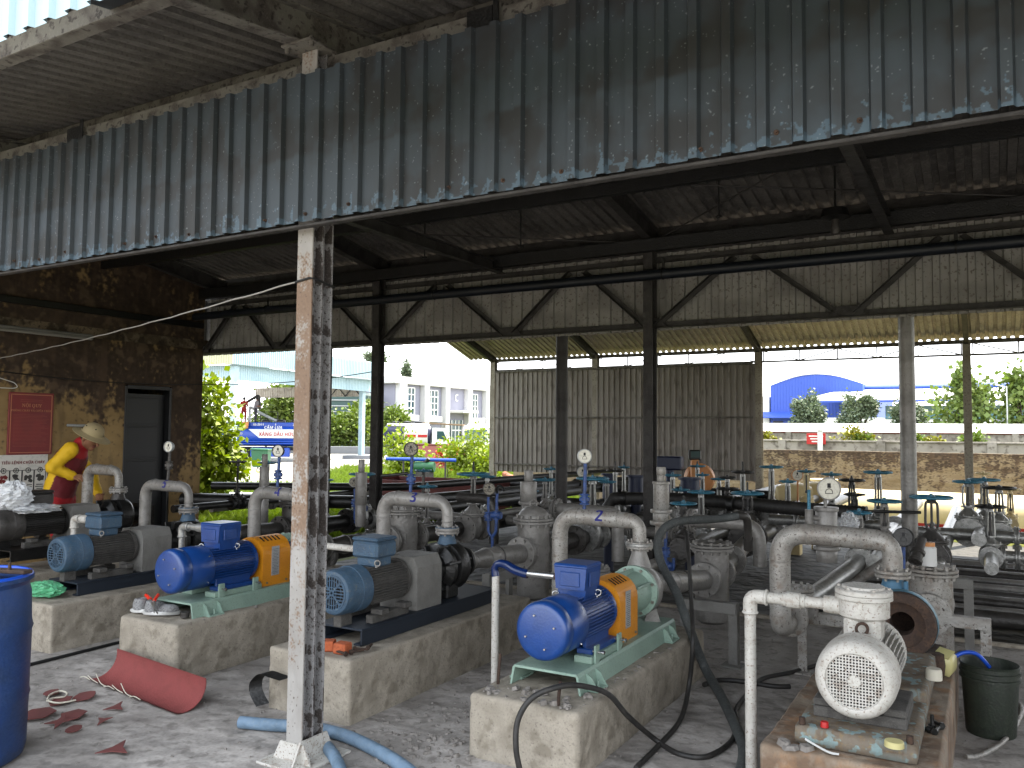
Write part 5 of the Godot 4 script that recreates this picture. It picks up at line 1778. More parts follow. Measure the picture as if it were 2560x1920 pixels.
func build_office() -> void:
	var X := -54.0
	var t := thing("office_building", "two storey lilac grey office with tall windows and white cornice", "building", Vector3(-58, -0.6, -80))
	var z0 := on_x(987, 1000, X).z
	var z1 := z0 - 48.0
	var g := Geo.new()
	g.box(Vector3(X - 5, 3.0, (z0 + z1) / 2), Vector3(10, 7.2, z0 - z1))
	placed(t, "wall", g, M.lilac)
	var co := Geo.new()
	co.box(Vector3(X - 4.8, 6.85, (z0 + z1) / 2 + 0.2), Vector3(10.8, 0.75, z0 - z1 + 1.2), Basis(), 0.05)
	placed(t, "cornice", co, M.stucco)
	for q in [[988, 1005], [1050, 1062], [1103, 1113], [1160, 1170], [1205, 1214], [1235, 1244]]:
		var a := on_x(q[0], 1000, X).z
		var b := on_x(q[1], 1000, X).z
		var p := Geo.new()
		p.box(Vector3(X + 0.35, 3.05, (a + b) / 2), Vector3(0.7, 7.0, absf(a - b)), Basis(), 0.03)
		placed(t, "pier", p, M.stucco)
	for q in [[1010, 1036, 968, 1036], [1068, 1094, 975, 1040], [1174, 1193, 985, 1046]]:
		var a := on_x(q[0], q[2], X + 0.1)
		var b := on_x(q[1], q[2], X + 0.1)
		var lo := on_x(q[0], q[3], X + 0.1).y
		var h: float = a.y - lo
		var m := Geo.new()
		m.box(Vector3(X + 0.04, lo + h / 2, (a.z + b.z) / 2), Vector3(0.12, h, absf(a.z - b.z)))
		var w := placed(t, "window", m, M.glass_dark)
		var f := Geo.new()
		var l := absf(a.z - b.z)
		for k in 4:
			f.box(Vector3(X + 0.12, lo + h / 2, b.z + l * k / 3.0), Vector3(0.12, h, 0.14))
		for k in 5:
			f.box(Vector3(X + 0.125, lo + h * k / 4.0, (a.z + b.z) / 2), Vector3(0.12, 0.12, l))
		placed(w, "frame", f, M.white)
		var s := Geo.new()
		s.box(Vector3(X + 0.3, lo - 0.35, (a.z + b.z) / 2), Vector3(0.7, 0.6, l + 0.5), Basis(), 0.03)
		placed(w, "sill", s, M.stucco)
		var g2 := Geo.new()
		g2.box(Vector3(X + 0.04, 1.1, (a.z + b.z) / 2), Vector3(0.12, 1.6, l))
		placed(t, "lower_window", g2, M.glass_dark)
	var c0 := on_x(1120, 1026, X).z
	var c1 := on_x(1160, 1026, X).z
	var ca := Geo.new()
	ca.box(Vector3(X + 1.0, 3.75, (c0 + c1) / 2), Vector3(2.2, 0.3, absf(c0 - c1)), Basis(), 0.03)
	placed(t, "entrance_canopy", ca, M.stucco)
	var en := Geo.new()
	en.box(Vector3(X + 0.04, 1.2, (c0 + c1) / 2), Vector3(0.14, 3.2, absf(c0 - c1) * 0.7))
	var ed := placed(t, "entrance", en, M.glass_dark)
	var ef := Geo.new()
	for k in 4:
		ef.box(Vector3(X + 0.13, 1.2, c1 + absf(c0 - c1) * (0.17 + 0.22 * k)), Vector3(0.1, 3.2, 0.12))
	ef.box(Vector3(X + 0.135, 1.6, (c0 + c1) / 2), Vector3(0.1, 0.14, absf(c0 - c1) * 0.7))
	placed(ed, "frame", ef, M.white)
	lettering(t, "C", 1.2, Transform3D(Basis(Vector3.UP, PI / 2), Vector3(X + 58.06, 6.0, (c0 + c1) / 2 + 80)), M.white, "letter")
	var ac := Geo.new()
	ac.box(Vector3(X + 0.5, 2.6, on_x(1192, 1050, X).z), Vector3(0.6, 1.0, 1.3), Basis(), 0.05)
	placed(t, "air_conditioner", ac, M.white)
	# carport in front
	var cp := thing("carport", "flat brown carport roof on thin posts before the office", "carport", on_ground(1110, 82, -0.6))
	var cg := Geo.new()
	var a0 := at(1062, 1058, 80)
	var a1 := at(1160, 1063, 80)
	bar(cg, a0, a1, 4.0, 0.14)
	placed(cp, "roof", cg, mat(Color(0.45, 0.37, 0.28), 0.8))
	for s in [0.05, 0.5, 0.95]:
		var q := a0.lerp(a1, s)
		var pg := Geo.new()
		pg.cyl(Vector3(q.x, -0.6, q.z), q, 0.06, 0.06, 8)
		placed(cp, "post", pg, M.plate)
	# slate louvred shed
	var lv := thing("louvred_shed", "dark green louvred shed wall beside the office", "building", Vector3(-60, -0.6, -72))
	var p0 := at(800, 1060, 86)
	var p1 := at(934, 1060, 86)
	var lw := Geo.new()
	bar(lw, Vector3(p0.x, 2.4, p0.z), Vector3(p1.x, 2.4, p1.z), 3.0, 6.0)
	placed(lv, "wall", lw, M.slate_green)
	for k in 9:
		var sl := Geo.new()
		var off := cam_basis * Vector3(0, 0, 1.56)
		bar(sl, Vector3(p0.x, 0.4 + k * 0.6, p0.z) + Vector3(off.x, 0, off.z), Vector3(p1.x, 0.4 + k * 0.6, p1.z) + Vector3(off.x, 0, off.z), 0.12, 0.1)
		placed(lv, "louvre", sl, M.plate)

# ---------- plinths ----------
func rough_block(c: Vector3, s: Vector3, rad: float, amp: float, cell := 0.05, sd := 0.0) -> Geo:
	var g := Geo.new()
	var h := s / 2
	for ax in 3:
		var a1 := (ax + 1) % 3
		var a2 := (ax + 2) % 3
		var n1 := maxi(2, int(s[a1] / cell))
		var n2 := maxi(2, int(s[a2] / cell))
		for sg in [-1.0, 1.0]:
			if ax == 1 and sg < 0.0:
				continue
			var k0 := g.v.size()
			var pts := []
			for i in n1 + 1:
				for j in n2 + 1:
					var p := Vector3.ZERO
					p[ax] = sg * h[ax]
					# finer steps near the edges
					var u := i / float(n1) * 2.0 - 1.0
					var w := j / float(n2) * 2.0 - 1.0
					p[a1] = h[a1] * signf(u) * (1.0 - pow(1.0 - absf(u), 1.35))
					p[a2] = h[a2] * signf(w) * (1.0 - pow(1.0 - absf(w), 1.35))
					var q := p.clamp(-h + Vector3.ONE * rad, h - Vector3.ONE * rad)
					var d := (p - q).normalized()
					var edge := 1.0 - maxf(absf(d.x), maxf(absf(d.y), absf(d.z)))
					var nz := noise.get_noise_3dv((c + p) * 9.0 + Vector3.ONE * sd)
					var nl := noise.get_noise_3dv((c + p) * 3.0 + Vector3.ONE * (sd + 9.0))
					var o := q + d * (rad - maxf(0.0, nz + 0.15) * amp * 4.0 * edge + nl * amp * 0.35)
					pts.append(c + o)
					g.add(c + o, d)
			for i in n1:
				for j in n2:
					var a := k0 + i * (n2 + 1) + j
					g.tri(a, a + 1, a + n2 + 1)
					g.tri(a + 1, a + n2 + 2, a + n2 + 1)
	return g

func stone(g: Geo, p: Vector3, r: float, rr: RandomNumberGenerator) -> void:
	var b := Basis(Vector3(rr.randfn(), rr.randfn(), rr.randfn()).normalized(), rr.randf() * TAU)
	var s := Vector3(rr.randf_range(0.7, 1.5), rr.randf_range(0.4, 0.8), rr.randf_range(0.7, 1.3)) * r
	var pts := []
	for i in 7:
		pts.append(Vector2(cos(TAU * i / 7.0), sin(TAU * i / 7.0)) * rr.randf_range(0.6, 1.0))
	var top := []
	for i in 7:
		top.append(pts[i] * rr.randf_range(0.5, 0.9))
	var bb := Basis(Vector3.UP, rr.randf() * TAU) * Basis(Vector3.RIGHT, rr.randf_range(-0.3, 0.3))
	for i in 7:
		var j := (i + 1) % 7
		var lo0 := p + bb * Vector3(pts[i].x * s.x, 0, pts[i].y * s.z)
		var lo1 := p + bb * Vector3(pts[j].x * s.x, 0, pts[j].y * s.z)
		var hi0 := p + bb * Vector3(top[i].x * s.x, s.y, top[i].y * s.z)
		var hi1 := p + bb * Vector3(top[j].x * s.x, s.y, top[j].y * s.z)
		g.quad(lo0, lo1, hi1, hi0, (lo0 - p) + Vector3(0, 0.001, 0))
		g.face([p + bb * Vector3(0, s.y * 1.05, 0), hi0, hi1], bb.y)

func build_plinths() -> void:
	var rows := [
		[-0.51, 0.66, 0.33, 2.05, "stained brown concrete plinth under the white motor", M.plinth_stained],
		[-1.955, 0.60, 0.305, 1.95, "broken edged concrete plinth strewn with rubble under a blue motor", M.plinth],
		[-3.325, 0.61, 0.345, 2.05, "long concrete plinth with two bricks on its front corner", M.plinth],
		[-4.72, 0.58, 0.36, 2.0, "chipped concrete plinth carrying a pair of sports shoes", M.plinth],
		[-6.08, 0.62, 0.335, 2.0, "concrete plinth with a green plastic bag on it", M.plinth],
		[-7.45, 0.62, 0.335, 2.0, "concrete plinth in the dark beside the store wall", M.plinth]]
	for i in rows.size():
		var q: Array = rows[i]
		var t := thing("concrete_plinth", q[4], "plinth", Vector3(q[0], 0, -3.5), "plinths under the pumps")
		var amp := 0.026 if i in [1, 3] else 0.012
		placed(t, "block", rough_block(Vector3(q[0], q[2] / 2 - 0.01, -3.5 - q[3] / 2), Vector3(q[1], q[2] + 0.02, q[3]), 0.026 if i in [1, 3] else 0.016, amp, 0.035, i * 3.0), q[5])

# ---------- pumps ----------
func along(z := 0.0, y := 0.0, x := 0.0) -> Transform3D:
	return Transform3D(Geo.turn(Vector3.FORWARD), Vector3(x, y, z))

func fins(g: Geo, y: float, r: float, h: float, z0: float, z1: float, k: int, skip_top := true) -> void:
	for i in k:
		var a := TAU * (i + 0.5) / k
		if skip_top and (absf(angle_difference(a, PI / 2)) < 0.42 or absf(angle_difference(a, -PI / 2)) < 0.55):
			continue
		var d := Vector3(cos(a), sin(a), 0)
		g.box(Vector3(0, y, (z0 + z1) / 2) + d * (r + h / 2 - 0.004), Vector3(0.0045, h + 0.008, absf(z1 - z0)), Basis(Vector3(-d.y, d.x, 0), d, Vector3.BACK), 0.0012)

func eye_bolt(t: Node, p: Vector3, out: Vector3, r: float, m: Material) -> void:
	var g := Geo.new()
	g.cyl(p, p + out * r * 0.7, r * 0.5, r * 0.35, 10)
	g.torus(p + out * r * 1.55, Vector3(0.45, 0, 0.9), r, r * 0.28, 18, 8)
	part(t, "eye_bolt", g, m)

func new_pump(x: float, y: float, z: float, label: String) -> Node3D:
	var t := thing("pump_set", label, "pump", Vector3(x, y, z), "pump sets in a row")
	var sh := 0.295
	var bs := Geo.new()
	bs.prism([Vector2(-0.2, 0.0), Vector2(-0.186, 0.085), Vector2(-0.176, 0.1), Vector2(0.176, 0.1), Vector2(0.186, 0.085), Vector2(0.2, 0.0), Vector2(0.19, 0.0), Vector2(0.172, 0.088), Vector2(-0.172, 0.088), Vector2(-0.19, 0.0)], 1.44, Transform3D(Basis(), Vector3(0, 0, -0.77)))
	var base := part(t, "base_frame", bs, M.mint)
	for zz in [-0.2, -1.32]:
		for s in [-1.0, 1.0]:
			var lg := Geo.new()
			lg.box(Vector3(s * 0.215, 0.006, zz), Vector3(0.075, 0.012, 0.13), Basis(), 0.002)
			for k in [-0.055, 0.055]:
				lg.prism([Vector2(0, 0), Vector2(0.065, 0), Vector2(0.03, 0.06), Vector2(0, 0.075)], 0.009, Transform3D(Basis(Vector3(s, 0, 0), Vector3.UP, Vector3(0, 0, s)), Vector3(s * 0.185, 0.01, zz + k)))
			lg.cyl(Vector3(s * 0.225, 0.01, zz), Vector3(s * 0.225, 0.045, zz), 0.008, 0.008, 6)
			part(base, "anchor_lug", lg, M.mint)
	var pads := Geo.new()
	for s in [-1.0, 1.0]:
		pads.box(Vector3(s * 0.115, 0.118, -0.46), Vector3(0.1, 0.036, 0.42), Basis(), 0.004)
		pads.box(Vector3(s * 0.172, 0.145, -0.30), Vector3(0.012, 0.09, 0.05), Basis(), 0.002)
		pads.box(Vector3(s * 0.172, 0.145, -0.60), Vector3(0.012, 0.09, 0.05), Basis(), 0.002)
	part(base, "motor_pads", pads, M.mint)
	var js := Geo.new()
	for s in [-1.0, 1.0]:
		for zz in [-0.30, -0.60]:
			js.cyl(Vector3(s * 0.15, 0.155, zz), Vector3(s * 0.215, 0.155, zz), 0.006, 0.006, 8)
			js.cyl(Vector3(s * 0.205, 0.155, zz), Vector3(s * 0.216, 0.155, zz), 0.011, 0.011, 6)
	part(base, "jack_screws", js, M.chrome, "stuff")
	# motor
	var mb := Geo.new()
	mb.lathe([Vector2(0.12, 0.24), Vector2(0.12, 0.63), Vector2(0.138, 0.632), Vector2(0.138, 0.655), Vector2(0.08, 0.67), Vector2(0, 0.67)], along(0, sh), 36)
	for s in [-1.0, 1.0]:
		mb.box(Vector3(s * 0.105, 0.15, -0.46), Vector3(0.09, 0.03, 0.34), Basis(), 0.005)
		mb.box(Vector3(s * 0.095, 0.195, -0.46), Vector3(0.022, 0.09, 0.3), Basis(), 0.004)
	var motor := part(t, "motor", mb, M.new_blue)
	var fg := Geo.new()
	fins(fg, sh, 0.119, 0.024, -0.27, -0.625, 46)
	part(motor, "cooling_fins", fg, M.new_blue, "stuff")
	var cw := Geo.new()
	cw.lathe([Vector2(0, 0), Vector2(0.118, 0), Vector2(0.134, 0.005), Vector2(0.143, 0.014), Vector2(0.147, 0.03), Vector2(0.147, 0.075), Vector2(0.139, 0.085), Vector2(0.139, 0.095), Vector2(0.146, 0.105), Vector2(0.146, 0.262), Vector2(0.142, 0.27), Vector2(0.12, 0.272)], along(0, sh), 44)
	part(motor, "fan_cowl", cw, M.new_blue)
	var st := Geo.new()
	for a in [0.35, 1.95, 3.5, 5.05]:
		var p := Vector3(cos(a) * 0.085, sh + sin(a) * 0.085, 0)
		st.cyl(p, p + Vector3(0, 0, 0.012), 0.0055, 0.005, 8)
	for a in [0.6, 2.5, 3.9, 5.6]:
		var p := Vector3(cos(a) * 0.146, sh + sin(a) * 0.146, -0.235)
		st.cyl(p, p + Vector3(cos(a), sin(a), 0) * 0.007, 0.005, 0.004, 8)
	part(motor, "cowl_studs", st, M.chrome, "stuff")
	# terminal box
	var nb := Geo.new()
	nb.prism([Vector2(-0.075, 0.385), Vector2(0.075, 0.385), Vector2(0.085, 0.46), Vector2(-0.085, 0.46)], 0.15, Transform3D(Basis(), Vector3(0.0, 0, -0.43)))
	nb.prism([Vector2(-0.085, 0.45), Vector2(0.085, 0.45), Vector2(0.095, 0.565), Vector2(-0.095, 0.565)], 0.19, Transform3D(Basis(), Vector3(0.0, 0, -0.43)))
	var tb := part(motor, "terminal_box", nb, M.new_blue)
	var ld := Geo.new()
	ld.box(Vector3(0, 0.572, -0.43), Vector3(0.2, 0.024, 0.2), Basis(), 0.009)
	for s in [-1.0, 1.0]:
		ld.box(Vector3(s * 0.097, 0.505, -0.43), Vector3(0.006, 0.075, 0.115), Basis(), 0.003)
	ld.box(Vector3(0, 0.505, -0.332), Vector3(0.115, 0.075, 0.008), Basis(), 0.003)
	part(motor, "box_cover", ld, M.new_blue)
	eye_bolt(motor, Vector3(0.083, sh + 0.098, -0.50), Vector3(0.25, 0.95, 0).normalized(), 0.016, M.chrome)
	eye_bolt(motor, Vector3(-0.083, sh + 0.098, -0.34), Vector3(-0.25, 0.95, 0).normalized(), 0.016, M.chrome)
	# coupling guard
	var poly := [Vector2(-0.135, 0.101), Vector2(0.135, 0.101), Vector2(0.135, sh + 0.03)]
	for i in 13:
		var a := PI * i / 12.0
		poly.append(Vector2(cos(a) * 0.135, sh + 0.035 + sin(a) * 0.118))
	poly.append(Vector2(-0.135, sh + 0.03))
	var gg := Geo.new()
	gg.prism(poly, 0.27, Transform3D(Basis(), Vector3(0, 0, -0.835)))
	var gu := part(t, "coupling_guard", gg, M.yellow)
	var sl := Geo.new()
	for i in 5:
		var a := 1.05
		var d := Vector3(cos(a), sin(a), 0)
		sl.box(Vector3(0, sh + 0.035, -0.75 - i * 0.038) + Vector3(d.x * 0.1355, d.y * 0.1185, 0), Vector3(0.055, 0.003, 0.012), Basis(Vector3(d.y, -d.x, 0), d, Vector3.BACK))
	part(gu, "vent_slots", sl, M.void, "stuff")
	var np := Geo.new()
	np.box(Vector3(0.1362, sh - 0.02, -0.82), Vector3(0.002, 0.21, 0.075), Basis(), 0.0005)
	var pl := part(gu, "plate", np, M.plate)
	var pt := Geo.new()
	for i in 17:
		pt.box(Vector3(0.1376, sh + 0.065 - i * 0.011, -0.82), Vector3(0.0008, 0.0022, 0.06 - 0.012 * (i % 3)))
	part(pl, "print", pt, M.grimy, "stuff")
	var gb := Geo.new()
	for zz in [-0.74, -0.93]:
		gb.cyl(Vector3(0.13, 0.125, zz), Vector3(0.145, 0.125, zz), 0.008, 0.008, 6)
	part(gu, "bolts", gb, M.bolt, "stuff")
	# pump end
	var bh := Geo.new()
	bh.lathe([Vector2(0, 0.96), Vector2(0.085, 0.96), Vector2(0.095, 0.98), Vector2(0.095, 1.08), Vector2(0.115, 1.12), Vector2(0.125, 1.2), Vector2(0.125, 1.235), Vector2(0.158, 1.24), Vector2(0.158, 1.268), Vector2(0, 1.268)], along(0, sh), 36)
	for a in [0.5, 1.57, 2.6]:
		var d := Vector3(cos(a), sin(a), 0)
		bh.box(Vector3(0, sh, -1.12) + d * 0.12, Vector3(0.012, 0.05, 0.22), Basis(Vector3(-d.y, d.x, 0), d, Vector3.BACK), 0.003)
	bh.box(Vector3(0, 0.16, -1.05), Vector3(0.05, 0.14, 0.02), Basis(), 0.004)
	var bear := part(t, "bearing_housing", bh, M.mint)
	var bo := Geo.new()
	bo.bolts(Vector3(0, sh, -1.25), Vector3.FORWARD, 0.14, 8, 0.010, 0.045)
	part(bear, "bolts", bo, M.bolt, "stuff")
	eye_bolt(bear, Vector3(-0.02, sh + 0.1, -1.05), Vector3(-0.15, 0.98, 0).normalized(), 0.018, M.mint)
	var bp := Geo.new()
	var dd := Vector3(cos(0.85), sin(0.85), 0)
	bp.box(Vector3(0, sh, -1.02) + dd * 0.099, Vector3(0.045, 0.004, 0.06), Basis(Vector3(dd.y, -dd.x, 0), dd, Vector3.BACK), 0.001)
	part(bear, "name_plate", bp, M.cock_blue)
	var vo := Geo.new()
	vo.lathe([Vector2(0, 1.268), Vector2(0.150, 1.272), Vector2(0.158, 1.285), Vector2(0.158, 1.35), Vector2(0.13, 1.385), Vector2(0.06, 1.40), Vector2(0.055, 1.47), Vector2(0.1, 1.472), Vector2(0.1, 1.495), Vector2(0, 1.495)], along(0, sh), 36)
	vo.lathe([Vector2(0.10, 0.0), Vector2(0.075, 0.09), Vector2(0.05, 0.16), Vector2(0.046, 0.215)], Transform3D(Basis(), Vector3(0, sh + 0.06, -1.345)), 24)
	for s in [-1.0, 1.0]:
		vo.prism([Vector2(-0.05, 0.1), Vector2(0.05, 0.1), Vector2(0.02, sh - 0.1), Vector2(-0.02, sh - 0.1)], 0.014, Transform3D(Basis(Vector3.UP, 0.3 * s), Vector3(s * 0.09, 0, -1.34)))
	part(t, "volute", vo, M.silver)
	var df := Geo.new()
	df.disc(Vector3(0, sh + 0.28, -1.345), Vector3.UP, 0.088, 0.02)
	part(t, "discharge_flange", df, M.silver_bright)
	return t

func grille(t: Node, y: float, r: float, m: Material) -> void:
	var bk := Geo.new()
	bk.disc(Vector3(0, y, -0.03), Vector3.FORWARD, r, 0.004)
	part(t, "fan", bk, M.fan_dark)
	var g := Geo.new()
	g.lathe([Vector2(r * 0.93, 0.0), Vector2(r * 0.93, -0.003), Vector2(r * 1.06, -0.003), Vector2(r * 1.06, 0.0)], along(0.0, y), 36)
	for a in [PI / 4, 3 * PI / 4]:
		g.box(Vector3(0, y, 0.001), Vector3(r * 1.95, 0.012, 0.004), Basis(Vector3.BACK, a))
	g.torus(Vector3(0, y, 0.001), Vector3.FORWARD, 0.016, 0.0045, 20, 6)
	for i in 11:
		var o := -r + 2.0 * r * (i + 0.5) / 11.0
		var lim := sqrt(r * r - o * o)
		if lim < 0.012:
			continue
		var inner := maxf(absf(o) + 0.004, 0.02)
		if lim - inner < 0.008:
			continue
		for s in [-1.0, 1.0]:
			g.box(Vector3(o, y + s * (lim + inner) / 2, 0), Vector3(0.0065, lim - inner, 0.004))
			g.box(Vector3(s * (lim + inner) / 2, y + o, 0), Vector3(lim - inner, 0.0065, 0.0042))
	for q in [0.33, 0.72]:
		g.torus(Vector3(0, y, 0.0), Vector3.FORWARD, r * q, 0.0022, 30, 5)
	part(t, "grille", g, m)

func old_pump(x: float, y: float, z: float, label: String, dark := false) -> Node3D:
	var t := thing("pump_set", label, "pump", Vector3(x, y, z), "pump sets in a row")
	var sh := 0.30
	var blue: Material = M.grimy if dark else M.old_blue
	var bs := Geo.new()
	for s in [-1.0, 1.0]:
		bs.box(Vector3(s * 0.165, 0.045, -0.82), Vector3(0.012, 0.09, 1.5), Basis(), 0.003)
		bs.box(Vector3(s * 0.14, 0.006, -0.82), Vector3(0.06, 0.012, 1.5), Basis(), 0.002)
	bs.box(Vector3(0, 0.094, -0.82), Vector3(0.36, 0.012, 1.52), Basis(), 0.003)
	part(t, "base_frame", bs, mat(Color(0.09, 0.125, 0.17), 0.6) if not dark else M.black)
	var pd := Geo.new()
	for s in [-1.0, 1.0]:
		pd.box(Vector3(s * 0.115, 0.125, -0.38), Vector3(0.05, 0.05, 0.36), Basis(), 0.004)
		for zz in [-0.27, -0.5]:
			pd.box(Vector3(s * 0.14, 0.165, zz), Vector3(0.085, 0.03, 0.07), Basis(), 0.004)
	part(t, "motor_pads", pd, M.dusty)
	var mb := Geo.new()
	mb.lathe([Vector2(0.112, 0.18), Vector2(0.112, 0.58), Vector2(0.128, 0.582), Vector2(0.128, 0.6), Vector2(0.09, 0.62), Vector2(0, 0.62)], along(0, sh), 32)
	mb.box(Vector3(0, 0.14, -0.1), Vector3(0.06, 0.09, 0.1), Basis(), 0.004)
	var motor := part(t, "motor", mb, M.dusty if not dark else M.black)
	var fg := Geo.new()
	fins(fg, sh, 0.111, 0.02, -0.215, -0.575, 44)
	part(motor, "cooling_fins", fg, M.dusty if not dark else M.grimy, "stuff")
	var cw := Geo.new()
	cw.lathe([Vector2(0.098, 0.0), Vector2(0.112, 0.0), Vector2(0.124, 0.006), Vector2(0.134, 0.03), Vector2(0.136, 0.06), Vector2(0.136, 0.13), Vector2(0.139, 0.135), Vector2(0.139, 0.215), Vector2(0.112, 0.217)], along(0, sh), 40)
	cw.torus(Vector3(0, sh, -0.132), Vector3.FORWARD, 0.137, 0.0035, 36, 6)
	var cowl := part(motor, "fan_cowl", cw, blue)
	grille(motor, sh, 0.1, blue)
	var tb := Geo.new()
	tb.box(Vector3(0.0, 0.445, -0.38), Vector3(0.15, 0.07, 0.16), Basis(), 0.01)
	tb.box(Vector3(0.0, 0.515, -0.38), Vector3(0.20, 0.10, 0.20), Basis(), 0.014)
	part(motor, "terminal_box", tb, blue)
	var tl := Geo.new()
	tl.box(Vector3(0.0, 0.578, -0.38), Vector3(0.204, 0.024, 0.204), Basis(), 0.01)
	part(motor, "box_cover", tl, blue)
	eye_bolt(motor, Vector3(0.075, sh + 0.112, -0.31), Vector3(0.3, 0.95, 0).normalized(), 0.017, M.silver)
	# guard
	var gg := Geo.new()
	gg.prism([Vector2(-0.15, 0.1), Vector2(0.15, 0.1), Vector2(0.15, 0.37), Vector2(0.118, 0.435), Vector2(-0.118, 0.435), Vector2(-0.15, 0.37)], 0.27, Transform3D(Basis(), Vector3(0, 0, -0.765)))
	part(t, "coupling_guard", gg, M.dust_grey)
	# pump end
	var pm := Geo.new()
	pm.lathe([Vector2(0, 0.9), Vector2(0.1, 0.9), Vector2(0.105, 0.93), Vector2(0.105, 1.02), Vector2(0.13, 1.04), Vector2(0.16, 1.05), Vector2(0.16, 1.085), Vector2(0.1, 1.09), Vector2(0.1, 1.12), Vector2(0.165, 1.13), Vector2(0.17, 1.16), Vector2(0.17, 1.23), Vector2(0.15, 1.26), Vector2(0.08, 1.29), Vector2(0.075, 1.36), Vector2(0.11, 1.362), Vector2(0.11, 1.385), Vector2(0, 1.385)], along(0, sh), 36)
	for a in [0.3, 1.2, 2.0, 2.9, 4.2, 5.3]:
		var d := Vector3(cos(a), sin(a), 0)
		pm.box(Vector3(0, sh, -1.06) + d * 0.135, Vector3(0.02, 0.06, 0.14), Basis(Vector3(-d.y, d.x, 0), d, Vector3.BACK), 0.004)
	pm.box(Vector3(0, 0.15, -1.1), Vector3(0.22, 0.1, 0.14), Basis(), 0.01)
	var pe := part(t, "volute", pm, M.black)
	var bo := Geo.new()
	bo.bolts(Vector3(0, sh, -1.068), Vector3.FORWARD, 0.147, 8, 0.009, 0.06)
	part(pe, "bolts", bo, M.grimy, "stuff")
	var nk := Geo.new()
	nk.lathe([Vector2(0.085, 0.1), Vector2(0.055, 0.2), Vector2(0.048, 0.25), Vector2(0.084, 0.252), Vector2(0.084, 0.27), Vector2(0, 0.27)], Transform3D(Basis(), Vector3(0, sh, -1.18)), 24)
	part(t, "discharge_neck", nk, blue)
	return t

